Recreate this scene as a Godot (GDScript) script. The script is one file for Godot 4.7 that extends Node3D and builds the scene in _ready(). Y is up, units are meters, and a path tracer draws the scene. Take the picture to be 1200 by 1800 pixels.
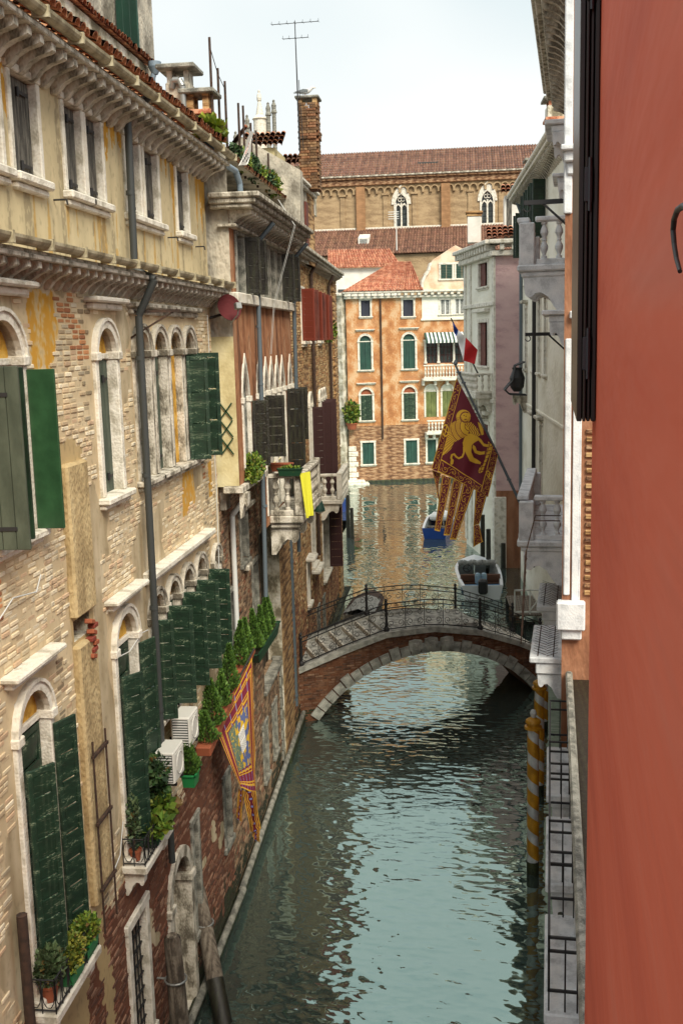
extends Node3D
# A narrow canal between old houses, seen from an upper window. World: y up, -z along the left house front, water at y = 0.

const FPX := 1850.0                       # focal length in photo pixels (1200 x 1800)
const EYE := Vector3(0, 11.5, 0)
var CB := Basis()                         # camera axes
var M := {}                               # materials
var NI := {}                              # noise pictures as bytes
var used := {}
var rng := RandomNumberGenerator.new()
var noise := FastNoiseLite.new()

class Fr:                                 # an upright plane: x = along it, y = up, z = out of it
	var O: Vector3
	var d: Vector3
	var n: Vector3
	func _init(o: Vector3, dir: Vector3):
		O = o; d = dir.normalized(); n = d.cross(Vector3.UP)
	func xf() -> Transform3D:
		return Transform3D(Basis(d, Vector3.UP, n), O)
	func at(s: float, y: float, o := 0.0) -> Vector3:
		return O + d * s + Vector3.UP * y + n * o

class MB:                                 # collects faces of one mesh
	var v := PackedVector3Array()
	var n := PackedVector3Array()
	var c := PackedColorArray()
	var u := PackedVector2Array()
	var col := Color(1, 1, 1)
	func tn(a: Vector3, b: Vector3, d: Vector3, na: Vector3, nb: Vector3, nd: Vector3):
		v.append(a); v.append(d); v.append(b)
		n.append(na); n.append(nd); n.append(nb)
		c.append(col); c.append(col); c.append(col)
	func tri(a: Vector3, b: Vector3, d: Vector3):
		var m := (b - a).cross(d - a).normalized()
		tn(a, b, d, m, m, m)
	func quad(a: Vector3, b: Vector3, d: Vector3, e: Vector3):
		tri(a, b, d); tri(a, d, e)
	func quad_out(a: Vector3, b: Vector3, d: Vector3, e: Vector3, mid: Vector3):
		if (b - a).cross(d - a).dot((a + d) * 0.5 - mid) < 0.0: quad(a, e, d, b)
		else: quad(a, b, d, e)
	func tri_out(a: Vector3, b: Vector3, d: Vector3, mid: Vector3):
		if (b - a).cross(d - a).dot(a - mid) < 0.0: tri(a, d, b)
		else: tri(a, b, d)
	func obox(m: Vector3, h: Vector3, B := Basis()):
		for ax in 3:
			var i := (ax + 1) % 3
			var j := (ax + 2) % 3
			for sg in [-1.0, 1.0]:
				var q: Array[Vector3] = []
				for k in [[-1.0, -1.0], [1.0, -1.0], [1.0, 1.0], [-1.0, 1.0]]:
					var p := Vector3.ZERO
					p[ax] = sg * h[ax]; p[i] = k[0] * h[i]; p[j] = k[1] * h[j]
					q.append(m + B * p)
				quad_out(q[0], q[1], q[2], q[3], m)
	func box(x0: float, y0: float, z0: float, x1: float, y1: float, z1: float):
		obox(Vector3(x0 + x1, y0 + y1, z0 + z1) * 0.5, Vector3(absf(x1 - x0), absf(y1 - y0), absf(z1 - z0)) * 0.5)
	func cb(x0: float, y0: float, z0: float, x1: float, y1: float, z1: float, k := 0.012):   # box with chamfered edges
		cbox(Vector3(x0 + x1, y0 + y1, z0 + z1) * 0.5, Vector3(absf(x1 - x0), absf(y1 - y0), absf(z1 - z0)) * 0.5, k)
	func cbox(m: Vector3, h: Vector3, k: float, B := Basis()):
		k = minf(k, minf(h.x, minf(h.y, h.z)) * 0.6)
		var P := func(sx: float, sy: float, sz: float, ax: int) -> Vector3:
			var s := Vector3(sx, sy, sz)
			var p := Vector3(sx * (h.x - k), sy * (h.y - k), sz * (h.z - k))
			p[ax] = s[ax] * h[ax]
			return m + B * p
		for ax in 3:
			var i := (ax + 1) % 3
			var j := (ax + 2) % 3
			for sg in [-1.0, 1.0]:
				var q: Array[Vector3] = []
				for kk in [[-1.0, -1.0], [1.0, -1.0], [1.0, 1.0], [-1.0, 1.0]]:
					var s := Vector3.ZERO
					s[ax] = sg; s[i] = kk[0]; s[j] = kk[1]
					q.append(P.call(s.x, s.y, s.z, ax))
				quad_out(q[0], q[1], q[2], q[3], m)
				for s2 in [-1.0, 1.0]:            # edge between faces ax and i, running along j
					var e1 := Vector3.ZERO
					e1[ax] = sg; e1[i] = s2; e1[j] = -1.0
					var e2 := e1
					e2[j] = 1.0
					quad_out(P.call(e1.x, e1.y, e1.z, ax), P.call(e1.x, e1.y, e1.z, i), P.call(e2.x, e2.y, e2.z, i), P.call(e2.x, e2.y, e2.z, ax), m)
		for sx in [-1.0, 1.0]:
			for sy in [-1.0, 1.0]:
				for sz in [-1.0, 1.0]:
					tri_out(P.call(sx, sy, sz, 0), P.call(sx, sy, sz, 1), P.call(sx, sy, sz, 2), m)
	func prism(poly: PackedVector2Array, z0: float, z1: float, X := Transform3D.IDENTITY):   # outline in x, y; from z0 to z1
		if Geometry2D.is_polygon_clockwise(poly): poly.reverse()
		var ix := Geometry2D.triangulate_polygon(poly)
		var lo := minf(z0, z1)
		var hi := maxf(z0, z1)
		var cw := 1.0 if X.basis.determinant() > 0.0 else -1.0
		for t in range(0, ix.size(), 3):
			var a := poly[ix[t]]
			var b := poly[ix[t + 1]]
			var d := poly[ix[t + 2]]
			if (b - a).cross(d - a) * cw < 0.0:
				var w := b
				b = d; d = w
			tri(X * Vector3(a.x, a.y, hi), X * Vector3(b.x, b.y, hi), X * Vector3(d.x, d.y, hi))
			tri(X * Vector3(a.x, a.y, lo), X * Vector3(d.x, d.y, lo), X * Vector3(b.x, b.y, lo))
		for k in poly.size():
			var a := poly[k]
			var b := poly[(k + 1) % poly.size()]
			if cw < 0.0: quad(X * Vector3(b.x, b.y, lo), X * Vector3(a.x, a.y, lo), X * Vector3(a.x, a.y, hi), X * Vector3(b.x, b.y, hi))
			else: quad(X * Vector3(a.x, a.y, lo), X * Vector3(b.x, b.y, lo), X * Vector3(b.x, b.y, hi), X * Vector3(a.x, a.y, hi))
	func ring(a: Vector3, b: Vector3, ra: float, rb: float, k := 8, caps := true):           # a straight tapered round bar
		var w := (b - a).normalized()
		var p := w.cross(Vector3.UP if absf(w.y) < 0.9 else Vector3.RIGHT).normalized()
		var q := w.cross(p)
		for i in k:
			var t0 := TAU * i / k
			var t1 := TAU * (i + 1) / k
			var n0 := p * cos(t0) + q * sin(t0)
			var n1 := p * cos(t1) + q * sin(t1)
			tn(a + n0 * ra, a + n1 * ra, b + n1 * rb, n0, n1, n1)
			tn(a + n0 * ra, b + n1 * rb, b + n0 * rb, n0, n1, n0)
			if caps:
				tri(a, a + n1 * ra, a + n0 * ra); tri(b, b + n0 * rb, b + n1 * rb)
	func tube(pts: Array, r: float, k := 6, r1 := -1.0):
		if r1 < 0.0: r1 = r
		for i in pts.size() - 1:
			ring(pts[i], pts[i + 1], lerpf(r, r1, float(i) / (pts.size() - 1)), lerpf(r, r1, float(i + 1) / (pts.size() - 1)), k)
	func lathe(prof: Array, at: Vector3, k := 10, sx := 1.0, sz := 1.0):                     # prof of Vector2(radius, height) from below
		for i in prof.size() - 1:
			var a: Vector2 = prof[i]
			var b: Vector2 = prof[i + 1]
			var sl := Vector2(b.y - a.y, a.x - b.x).normalized()
			for j in k:
				var t0 := TAU * j / k
				var t1 := TAU * (j + 1) / k
				var e0 := Vector3(cos(t0) * sx, 0, sin(t0) * sz)
				var e1 := Vector3(cos(t1) * sx, 0, sin(t1) * sz)
				var n0 := (e0 * sl.x + Vector3.UP * sl.y).normalized()
				var n1 := (e1 * sl.x + Vector3.UP * sl.y).normalized()
				var A0 := at + e0 * a.x + Vector3.UP * a.y
				var A1 := at + e1 * a.x + Vector3.UP * a.y
				var B0 := at + e0 * b.x + Vector3.UP * b.y
				var B1 := at + e1 * b.x + Vector3.UP * b.y
				if a.x > 0.0: tn(A0, B1, A1, n0, n1, n1)
				if b.x > 0.0: tn(A0, B0, B1, n0, n0, n1)
	func mesh() -> ArrayMesh:
		var arr := []
		arr.resize(Mesh.ARRAY_MAX)
		arr[Mesh.ARRAY_VERTEX] = v; arr[Mesh.ARRAY_NORMAL] = n; arr[Mesh.ARRAY_COLOR] = c
		if u.size() == v.size(): arr[Mesh.ARRAY_TEX_UV] = u
		var m := ArrayMesh.new()
		if v.size() > 0: m.add_surface_from_arrays(Mesh.PRIMITIVE_TRIANGLES, arr)
		return m

# ---------- nodes ----------
func named(nm: String, parent: Node) -> String:
	var key := str(parent.get_instance_id()) + nm
	var k: int = used.get(key, 0)
	used[key] = k + 1
	return nm if k == 0 else "%s_%03d" % [nm, k]
func thing(nm: String, label: String, cat: String, group := "", xf := Transform3D.IDENTITY) -> Node3D:
	var o := Node3D.new()
	o.name = named(nm, self); add_child(o); o.transform = xf
	tag(o, label, cat, group)
	return o
func tag(o: Node, label: String, cat: String, group := ""):
	o.set_meta("label", label); o.set_meta("category", cat)
	if group != "": o.set_meta("group", group)
func put(nm: String, what, mat: Material, parent: Node = self, xf := Transform3D.IDENTITY) -> MeshInstance3D:
	var o := MeshInstance3D.new()
	o.mesh = what.mesh() if what is MB else what
	o.material_override = mat
	o.name = named(nm, parent); parent.add_child(o); o.transform = xf
	return o
func part(nm: String, parent: Node, xf := Transform3D.IDENTITY) -> Node3D:
	var o := Node3D.new()
	o.name = named(nm, parent); parent.add_child(o); o.transform = xf
	return o
func structure(nm: String, what, mat: Material) -> MeshInstance3D:
	var o := put(nm, what, mat)
	o.set_meta("kind", "structure")
	return o
func T(p: Vector3, ry := 0.0) -> Transform3D:
	return Transform3D(Basis(Vector3.UP, ry), p)
func ray(px: float, py: float) -> Vector3:
	return (CB * Vector3(px - 600.0, 900.0 - py, -FPX)).normalized()
func on(F: Fr, px: float, py: float, o := 0.0) -> Vector2:      # photo pixel -> (along, height) where its ray meets the plane F
	var r := ray(px, py)
	var t := (F.O + F.n * o - EYE).dot(F.n) / r.dot(F.n)
	var P := EYE + r * t
	return Vector2((P - F.O).dot(F.d), P.y)
func atz(px: float, py: float, z: float) -> Vector3:            # where its ray reaches depth z
	var r := ray(px, py)
	return EYE + r * (z / r.z)
func onwater(px: float, py: float, y := 0.0) -> Vector3:
	var r := ray(px, py)
	return EYE + r * ((y - EYE.y) / r.y)

# ---------- materials ----------
func lin(r: float, g: float, b: float) -> Color: return Color(r, g, b).linear_to_srgb()
func rgb(r: int, g: int, b: int) -> Color: return Color8(r, g, b)                 # sRGB base colour
func noise_bytes(key: String, freq: float, oct: int, sd: int, kind := FastNoiseLite.TYPE_SIMPLEX_SMOOTH, size := 256) -> PackedByteArray:
	if not NI.has(key):
		var f := FastNoiseLite.new()
		f.noise_type = kind; f.frequency = freq; f.fractal_octaves = oct; f.seed = sd
		if kind == FastNoiseLite.TYPE_CELLULAR: f.cellular_return_type = FastNoiseLite.RETURN_CELL_VALUE
		var im := f.get_seamless_image(size, size)
		im.convert(Image.FORMAT_L8)
		NI[key] = im.get_data()
	return NI[key]
func ramp_tex(cols: Array, coarse: PackedByteArray, fine: PackedByteArray, contrast := 1.6, grain := 0.35) -> ImageTexture:
	var size := int(sqrt(coarse.size()))
	var lut := PackedByteArray()
	for k in 256:
		var t := k / 255.0 * (cols.size() - 1)
		var i := mini(int(t), cols.size() - 2)
		var q: Color = cols[i].lerp(cols[i + 1], t - i)
		lut.append(q.r8); lut.append(q.g8); lut.append(q.b8)
	var out := PackedByteArray()
	out.resize(size * size * 3)
	for p in size * size:
		var k := int((coarse[p] - 127) * contrast + 127.0 + (fine[p] - 127) * grain)
		k = clampi(k, 0, 255) * 3
		out[p * 3] = lut[k]; out[p * 3 + 1] = lut[k + 1]; out[p * 3 + 2] = lut[k + 2]
	return ImageTexture.create_from_image(Image.create_from_data(size, size, false, Image.FORMAT_RGB8, out))
func bump_tex(bytes: PackedByteArray, strength: float) -> ImageTexture:
	var size := int(sqrt(bytes.size()))
	var im := Image.create_from_data(size, size, false, Image.FORMAT_L8, bytes)
	im.bump_map_to_normal_map(strength)
	return ImageTexture.create_from_image(im)
func stdm(c: Color, rough := 0.85) -> StandardMaterial3D:
	var m := StandardMaterial3D.new()
	m.albedo_color = c; m.roughness = rough
	return m
func triplanar(m: StandardMaterial3D, sc: Vector3) -> StandardMaterial3D:
	m.uv1_triplanar = true; m.uv1_world_triplanar = true; m.uv1_scale = sc
	return m
func surf(cols: Array, sc: Vector3, rough := 0.9, contrast := 1.6, grain := 0.35, bump := "", bs := 1.0) -> StandardMaterial3D:
	var m := stdm(Color(1, 1, 1), rough)
	m.albedo_texture = ramp_tex(cols, NI["coarse"], NI["fine"], contrast, grain)
	if bump != "":
		m.normal_enabled = true; m.normal_texture = M[bump]; m.normal_scale = bs
	return triplanar(m, sc)
func vcol(rough := 0.9) -> StandardMaterial3D:
	var m := stdm(Color(1, 1, 1), rough)
	m.vertex_color_use_as_albedo = true
	return m
func make_materials():
	noise_bytes("coarse", 0.012, 5, 3)
	noise_bytes("fine", 0.11, 3, 7)
	noise_bytes("cell", 0.09, 1, 5, FastNoiseLite.TYPE_CELLULAR)
	M.bump = bump_tex(NI["fine"], 3.0)
	M.bump2 = bump_tex(NI["coarse"], 6.0)
	var u := Vector3.ONE
	M.stone = surf([rgb(176, 170, 154), rgb(212, 207, 194), rgb(228, 224, 213), rgb(218, 210, 194)], u * 0.7, 0.8, 1.5, 0.4, "bump", 0.4)
	M.dirtystone = surf([rgb(104, 98, 86), rgb(156, 150, 136), rgb(194, 188, 174), rgb(210, 204, 192)], Vector3(0.9, 0.5, 0.9), 0.85, 1.7, 0.6, "bump", 0.5)
	M.greystone = surf([rgb(88, 88, 82), rgb(128, 127, 118), rgb(160, 158, 148)], u * 0.9, 0.85, 1.6, 0.7, "bump", 0.6)
	M.gutter = surf([rgb(110, 100, 78), rgb(160, 150, 122), rgb(196, 188, 160)], Vector3(0.6, 0.6, 0.6), 0.7, 1.6, 0.5)
	M.greyplaster = surf([rgb(118, 112, 100), rgb(152, 146, 134), rgb(172, 166, 152), rgb(190, 182, 166)], Vector3(0.35, 0.22, 0.35), 0.92, 1.8, 0.4, "bump", 0.5)
	M.whiteplaster = surf([rgb(120, 112, 92), rgb(176, 168, 148), rgb(206, 200, 184), rgb(216, 210, 198)], u * 0.35, 0.92, 2.2, 0.45, "bump", 0.6)
	M.cleanwhite = surf([rgb(206, 204, 196), rgb(232, 230, 224)], u * 0.3, 0.9, 1.2, 0.3)
	M.creamplaster = surf([rgb(186, 172, 128), rgb(206, 194, 150), rgb(214, 204, 164)], u * 0.4, 0.92, 1.5, 0.35, "bump", 0.15)
	M.paleplaster = surf([rgb(214, 209, 192), rgb(234, 231, 216), rgb(240, 237, 225)], Vector3(0.08, 0.16, 0.08), 0.92, 1.4, 0.2, "bump", 0.2)
	M.coolstone = surf([rgb(186, 190, 194), rgb(222, 226, 230), rgb(236, 238, 240)], u * 0.7, 0.8, 1.4, 0.4, "bump", 0.3)
	M.bridgestone = surf([rgb(128, 128, 121), rgb(174, 173, 165), rgb(200, 199, 190)], u * 0.9, 0.85, 1.6, 0.6, "bump", 0.6)
	M.terracotta_wall = surf([rgb(112, 72, 46), rgb(150, 98, 64), rgb(164, 112, 76), rgb(172, 128, 96)], Vector3(0.45, 0.1, 0.45), 0.92, 1.9, 0.3, "bump", 0.4)
	M.orange_wall = surf([rgb(160, 106, 66), rgb(182, 126, 80), rgb(192, 140, 94), rgb(206, 174, 138)], Vector3(0.3, 0.2, 0.3), 0.92, 1.8, 0.9, "bump", 0.3)
	M.brownwall = surf([rgb(132, 88, 64), rgb(154, 106, 78), rgb(164, 118, 90)], Vector3(0.5, 0.15, 0.5), 0.92, 1.5, 0.3, "bump", 0.3)
	M.pinkwall = surf([rgb(178, 146, 148), rgb(204, 172, 172), rgb(212, 182, 180)], Vector3(0.18, 0.35, 0.18), 0.92, 1.5, 0.3, "bump", 0.3)
	M.redwall = surf([rgb(192, 80, 54), rgb(204, 90, 62), rgb(210, 98, 70), rgb(204, 106, 84)], Vector3(0.035, 0.3, 0.035), 0.85, 1.1, 0.1, "bump", 0.08)
	M.oldbrick = surf([rgb(92, 66, 44), rgb(140, 104, 66), rgb(176, 138, 92), rgb(196, 162, 116)], Vector3(0.2, 1.6, 0.2), 0.95, 1.8, 0.9, "bump", 0.5)
	M.redbrickfar = surf([rgb(94, 66, 50), rgb(136, 98, 70), rgb(156, 118, 86), rgb(184, 152, 120)], Vector3(0.4, 1.3, 0.4), 0.95, 2.0, 1.0, "bump", 0.8)
	M.churchbrick = surf([rgb(140, 118, 90), rgb(164, 140, 108), rgb(180, 156, 122)], Vector3(0.12, 0.4, 0.12), 0.95, 1.4, 0.9, "bump", 0.5)
	M.brickbase = surf([rgb(84, 52, 36), rgb(112, 70, 48), rgb(132, 94, 70)], u * 0.6, 0.95, 1.6, 0.6, "bump", 0.8)
	M.mortar = surf([rgb(150, 132, 102), rgb(184, 166, 132), rgb(200, 184, 152)], u * 0.6, 0.95, 1.6, 0.7, "bump", 0.8)
	M.algae = surf([rgb(22, 26, 16), rgb(40, 48, 26), rgb(66, 72, 40)], u * 0.8, 0.6, 1.8, 0.8, "bump", 0.8)
	M.ochre = surf([rgb(166, 122, 40), rgb(206, 158, 60), rgb(214, 172, 84)], u * 0.8, 0.9, 1.7, 0.4, "bump", 0.3)
	M.rooftile = surf([rgb(104, 60, 44), rgb(148, 88, 62), rgb(176, 112, 80), rgb(196, 150, 112)], u * 1.1, 0.9, 2.4, 1.2)
	M.roofbright = surf([rgb(132, 76, 56), rgb(170, 100, 72), rgb(190, 122, 92), rgb(202, 154, 124)], u * 0.6, 0.9, 2.2, 1.2)
	M.roofdark = surf([rgb(78, 56, 46), rgb(110, 74, 58), rgb(130, 90, 70), rgb(146, 112, 92)], u * 0.35, 0.9, 2.2, 1.4)
	M.darkgreen = surf([rgb(14, 30, 20), rgb(22, 46, 30), rgb(30, 58, 38)], Vector3(1, 0.4, 1), 0.45, 1.4, 0.4)
	M.oldgreen = surf([rgb(16, 34, 24), rgb(20, 42, 29), rgb(23, 47, 32), rgb(25, 50, 34), rgb(26, 52, 36), rgb(28, 54, 38), rgb(30, 58, 40), rgb(34, 62, 44), rgb(130, 140, 116)], Vector3(0.7, 1.8, 0.7), 0.55, 1.2, 1.0)
	M.leafgreen_paint = surf([rgb(34, 66, 40), rgb(48, 86, 54)], u, 0.4, 1.2, 0.2)
	M.teal = surf([rgb(20, 56, 48), rgb(34, 76, 64)], Vector3(0.6, 0.3, 0.6), 0.6, 1.4, 0.4)
	M.bluedark = stdm(rgb(40, 44, 58), 0.5)
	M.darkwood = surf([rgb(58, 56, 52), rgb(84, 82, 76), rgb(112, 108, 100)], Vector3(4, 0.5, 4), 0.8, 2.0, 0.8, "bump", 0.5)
	M.shutgrey = surf([rgb(56, 68, 58), rgb(76, 88, 76)], Vector3(2, 0.4, 2), 0.6, 1.6, 0.5)
	M.lowbrick = surf([rgb(70, 56, 44), rgb(108, 86, 66), rgb(136, 110, 84), rgb(158, 134, 108)], Vector3(0.5, 1.4, 0.5), 0.95, 2.0, 1.0, "bump", 0.8)
	M.redwood = surf([rgb(70, 30, 24), rgb(98, 44, 34), rgb(112, 58, 44)], Vector3(2, 0.4, 2), 0.7, 1.6, 0.5)
	M.redshut = stdm(rgb(124, 54, 40), 0.7)
	M.purplewood = stdm(rgb(62, 34, 34), 0.7)
	M.greywood = surf([rgb(66, 58, 50), rgb(104, 94, 82), rgb(140, 130, 116)], Vector3(3, 0.5, 3), 0.9, 2.0, 0.8, "bump", 0.8)
	M.wetwood = surf([rgb(22, 20, 16), rgb(38, 34, 26), rgb(48, 50, 34)], Vector3(3, 0.6, 3), 0.5, 1.8, 0.8, "bump", 0.8)
	M.iron = stdm(rgb(38, 38, 40), 0.55)
	M.rust = surf([rgb(48, 36, 30), rgb(78, 56, 44)], u * 2.0, 0.8, 1.6, 0.6)
	M.pipe = stdm(rgb(58, 62, 62), 0.5)
	M.bluepipe = stdm(rgb(120, 136, 150), 0.45)
	M.greypipe = stdm(rgb(92, 104, 112), 0.5)
	M.whitepipe = stdm(rgb(206, 208, 206), 0.4)
	M.alu = stdm(rgb(36, 26, 26), 0.35)
	M.zinc = stdm(rgb(160, 162, 160), 0.4); M.zinc.metallic = 0.6
	M.glass = stdm(Color(0.55, 0.62, 0.62, 0.16), 0.03); M.glass.transparency = BaseMaterial3D.TRANSPARENCY_ALPHA
	M.whitepaint = stdm(rgb(222, 222, 218), 0.5)
	M.plasticwhite = stdm(rgb(214, 212, 204), 0.45)
	M.plasticgreen = stdm(rgb(36, 128, 70), 0.4)
	M.plasticdarkgreen = stdm(rgb(24, 62, 40), 0.45)
	M.plasticblue = stdm(rgb(28, 60, 78), 0.4)
	M.pot = stdm(rgb(150, 82, 54), 0.8)
	M.yellowcloth = stdm(rgb(206, 204, 52), 0.8)
	M.postyellow = surf([rgb(160, 112, 20), rgb(206, 150, 32)], Vector3(2, 0.7, 2), 0.5, 1.6, 0.5)
	M.postwhite = surf([rgb(170, 176, 178), rgb(214, 218, 218)], Vector3(2, 0.7, 2), 0.5, 1.6, 0.5)
	M.dishred = stdm(rgb(84, 22, 26), 0.85)
	M.leaf = vcol(0.6); M.leaf.backlight_enabled = true; M.leaf.backlight = Color(0.12, 0.16, 0.03)
	M.brick = vcol(0.95); M.brick.normal_enabled = true; M.brick.normal_texture = M.bump; M.brick.normal_scale = 0.9; triplanar(M.brick, u * 3.0)
	M.boatwhite = stdm(rgb(230, 234, 238), 0.3)
	M.boatblue = stdm(rgb(28, 66, 140), 0.35)
	M.brass = stdm(rgb(214, 176, 56), 0.6)
	M.tarp = surf([rgb(120, 122, 120), rgb(170, 172, 168)], u * 1.5, 0.8, 1.8, 0.4)
	M.red = stdm(rgb(190, 30, 36), 0.75)
	M.blue = stdm(rgb(30, 64, 150), 0.75)
	M.white = stdm(rgb(226, 226, 230), 0.75)

func _ready():
	rng.seed = 11
	set_camera()
	set_light()
	make_materials()
	build_water()
	build_all()

func set_camera():
	var roll := deg_to_rad(1.5)
	var vp := Vector2(218, 310)                     # where the left house front vanishes, from the picture's middle
	var n2 := Vector2(-sin(roll), cos(roll))
	var th := atan(n2.dot(vp) / FPX)
	var up := Vector3(n2.x * cos(th), n2.y * cos(th), sin(th))
	var f := Vector3(vp.x, vp.y, -FPX).normalized()
	var r := f.cross(up)
	CB = Basis(Vector3(r.x, up.x, -f.x), Vector3(r.y, up.y, -f.y), Vector3(r.z, up.z, -f.z))
	var c := Camera3D.new()
	c.name = "camera"
	c.fov = rad_to_deg(2.0 * atan(900.0 / FPX))
	c.near = 0.1; c.far = 600.0
	c.transform = Transform3D(CB, EYE)
	add_child(c)
	c.current = true

func set_light():
	var e := Environment.new()
	e.background_mode = Environment.BG_SKY
	e.tonemap_mode = Environment.TONE_MAPPER_LINEAR
	e.tonemap_exposure = 4.2
	e.sdfgi_enabled = true; e.ssao_enabled = true; e.ssil_enabled = true
	# an even, thin overcast: pale grey with soft brighter and bluer areas
	var w := 512
	var h := 256
	var im := Image.create(w, h, false, Image.FORMAT_RGBF)
	var f := FastNoiseLite.new()
	f.seed = 21; f.frequency = 1.3; f.fractal_octaves = 4
	for j in h:
		var la := (0.5 - (j + 0.5) / h) * PI
		for i in w:
			var lo := (i + 0.5) / w * TAU
			var p := Vector3(cos(la) * cos(lo), sin(la) * 2.0, cos(la) * sin(lo))
			var t := clampf(f.get_noise_3dv(p) * 1.7 + 0.5, 0.0, 1.0)
			var q := Color(0.68, 0.76, 0.78).lerp(Color(0.86, 0.885, 0.875), t)
			if la < 0.0: q = Color(0.2, 0.2, 0.19)
			im.set_pixel(i, j, q)
	var ps := PanoramaSkyMaterial.new()
	ps.panorama = ImageTexture.create_from_image(im)
	ps.energy_multiplier = 0.285
	var sky := Sky.new()
	sky.sky_material = ps
	e.sky = sky
	var we := WorldEnvironment.new()
	we.name = "environment"; we.environment = e
	add_child(we)
	var sun := DirectionalLight3D.new()             # hazy sun behind the viewer's right shoulder
	sun.name = "sun"
	sun.light_energy = 0.36; sun.light_angular_distance = 28.0; sun.light_color = Color(1.0, 0.96, 0.88)
	sun.shadow_enabled = true
	add_child(sun)
	sun.look_at_from_position(Vector3.ZERO, Vector3(-0.38, -0.72, -0.58), Vector3.UP)

func build_water():
	var f := FastNoiseLite.new()
	f.seed = 5; f.frequency = 0.55; f.fractal_octaves = 2
	var g := FastNoiseLite.new()
	g.seed = 9; g.frequency = 1.6; g.fractal_octaves = 2
	var hgt := func(x: float, z: float) -> float:
		var calm := clampf(0.75 + f.get_noise_2d(x * 0.25 + 50.0, z * 0.16) * 1.3, 0.25, 1.3)
		return (f.get_noise_2d(x * 0.7, z * 1.1) * 0.014 + f.get_noise_2d(x * 1.6 + 9.0, z * 3.0) * 0.0085 + g.get_noise_2d(x * 1.1, z * 2.6) * 0.0085) * calm
	var mb := MB.new()
	for zone in [[-5.4, 3.2, -48.0, -11.0, 0.06], [-7.4, 3.2, -66.0, -48.0, 0.12], [-60.0, 40.0, -92.0, -66.0, 0.35]]:
		var st: float = zone[4]
		var nx := int((zone[1] - zone[0]) / st)
		var nz := int((zone[3] - zone[2]) / st)
		var P := PackedVector3Array()
		var N := PackedVector3Array()
		for j in nz + 1:
			for i in nx + 1:
				var x: float = zone[0] + i * st
				var z: float = zone[2] + j * st
				var y: float = hgt.call(x, z)
				P.append(Vector3(x, y, z))
				N.append(Vector3(y - hgt.call(x + 0.04, z), 0.04, y - hgt.call(x, z + 0.04)).normalized())
		for j in nz:
			for i in nx:
				var a := j * (nx + 1) + i
				var b := a + nx + 1
				mb.tn(P[a], P[b], P[b + 1], N[a], N[b], N[b + 1])
				mb.tn(P[a], P[b + 1], P[a + 1], N[a], N[b + 1], N[a + 1])
	var m := stdm(lin(0.26, 0.36, 0.325), 0.02)
	m.metallic = 0.88
	structure("water", mb, m)
	var bed := MB.new()
	bed.box(-300, -3.2, -400, 300, -3.0, 60)
	structure("canal_bed", bed, stdm(rgb(60, 62, 48), 0.95))

# ---------- pieces of architecture; all in the axes of a house front: x along, y up, z out of the wall ----------
func wall(mb: MB, s0: float, s1: float, y0: float, y1: float, holes: Array, o := 0.0, uv := Rect2()):
	var xs := [s0, s1]
	var ys := [y0, y1]
	for h in holes:
		for k in [h[0], h[1]]:
			if k > s0 and k < s1 and not xs.has(k): xs.append(k)
		for k in [h[2], h[3]]:
			if k > y0 and k < y1 and not ys.has(k): ys.append(k)
	xs.sort(); ys.sort()
	for i in xs.size() - 1:
		for j in ys.size() - 1:
			var mx: float = (xs[i] + xs[i + 1]) * 0.5
			var my: float = (ys[j] + ys[j + 1]) * 0.5
			var open := false
			for h in holes:
				if mx > h[0] and mx < h[1] and my > h[2] and my < h[3]: open = true
			if open: continue
			var q := [Vector2(xs[i], ys[j]), Vector2(xs[i + 1], ys[j]), Vector2(xs[i + 1], ys[j + 1]), Vector2(xs[i], ys[j + 1])]
			mb.quad(Vector3(q[0].x, q[0].y, o), Vector3(q[1].x, q[1].y, o), Vector3(q[2].x, q[2].y, o), Vector3(q[3].x, q[3].y, o))
			if uv.size.x > 0.0:
				for k in [0, 2, 1, 0, 3, 2]:
					mb.u.append(Vector2((q[k].x - uv.position.x) / uv.size.x, 1.0 - (q[k].y - uv.position.y) / uv.size.y))
func reveals(mb: MB, holes: Array, depth := 0.3, o := 0.0):
	for h in holes:
		var a: float = h[0] - 0.006
		var b: float = h[1] + 0.006
		var c: float = h[2] - 0.006
		var d: float = h[3] + 0.006
		var z := o - depth
		mb.quad(Vector3(a, c, o), Vector3(a, d, o), Vector3(a, d, z), Vector3(a, c, z))
		mb.quad(Vector3(b, d, o), Vector3(b, c, o), Vector3(b, c, z), Vector3(b, d, z))
		mb.quad(Vector3(a, d, o), Vector3(b, d, o), Vector3(b, d, z), Vector3(a, d, z))
		mb.quad(Vector3(b, c, o), Vector3(a, c, o), Vector3(a, c, z), Vector3(b, c, z))
func put_reveals(parent: Node, holes: Array, depth: float, mat: Material):
	for h in holes:
		var mb := MB.new()
		reveals(mb, [h], depth)
		put("reveal", mb, mat, parent)
func body(mb: MB, s0: float, s1: float, y0: float, y1: float, depth: float, o := 0.0):      # sides, back and top behind a front
	var z := o - depth
	mb.quad(Vector3(s0, y0, z), Vector3(s0, y0, o), Vector3(s0, y1, o), Vector3(s0, y1, z))
	mb.quad(Vector3(s1, y0, o), Vector3(s1, y0, z), Vector3(s1, y1, z), Vector3(s1, y1, o))
	mb.quad(Vector3(s1, y0, z), Vector3(s0, y0, z), Vector3(s0, y1, z), Vector3(s1, y1, z))
	mb.quad(Vector3(s0, y1, o), Vector3(s1, y1, o), Vector3(s1, y1, z), Vector3(s0, y1, z))
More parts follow.
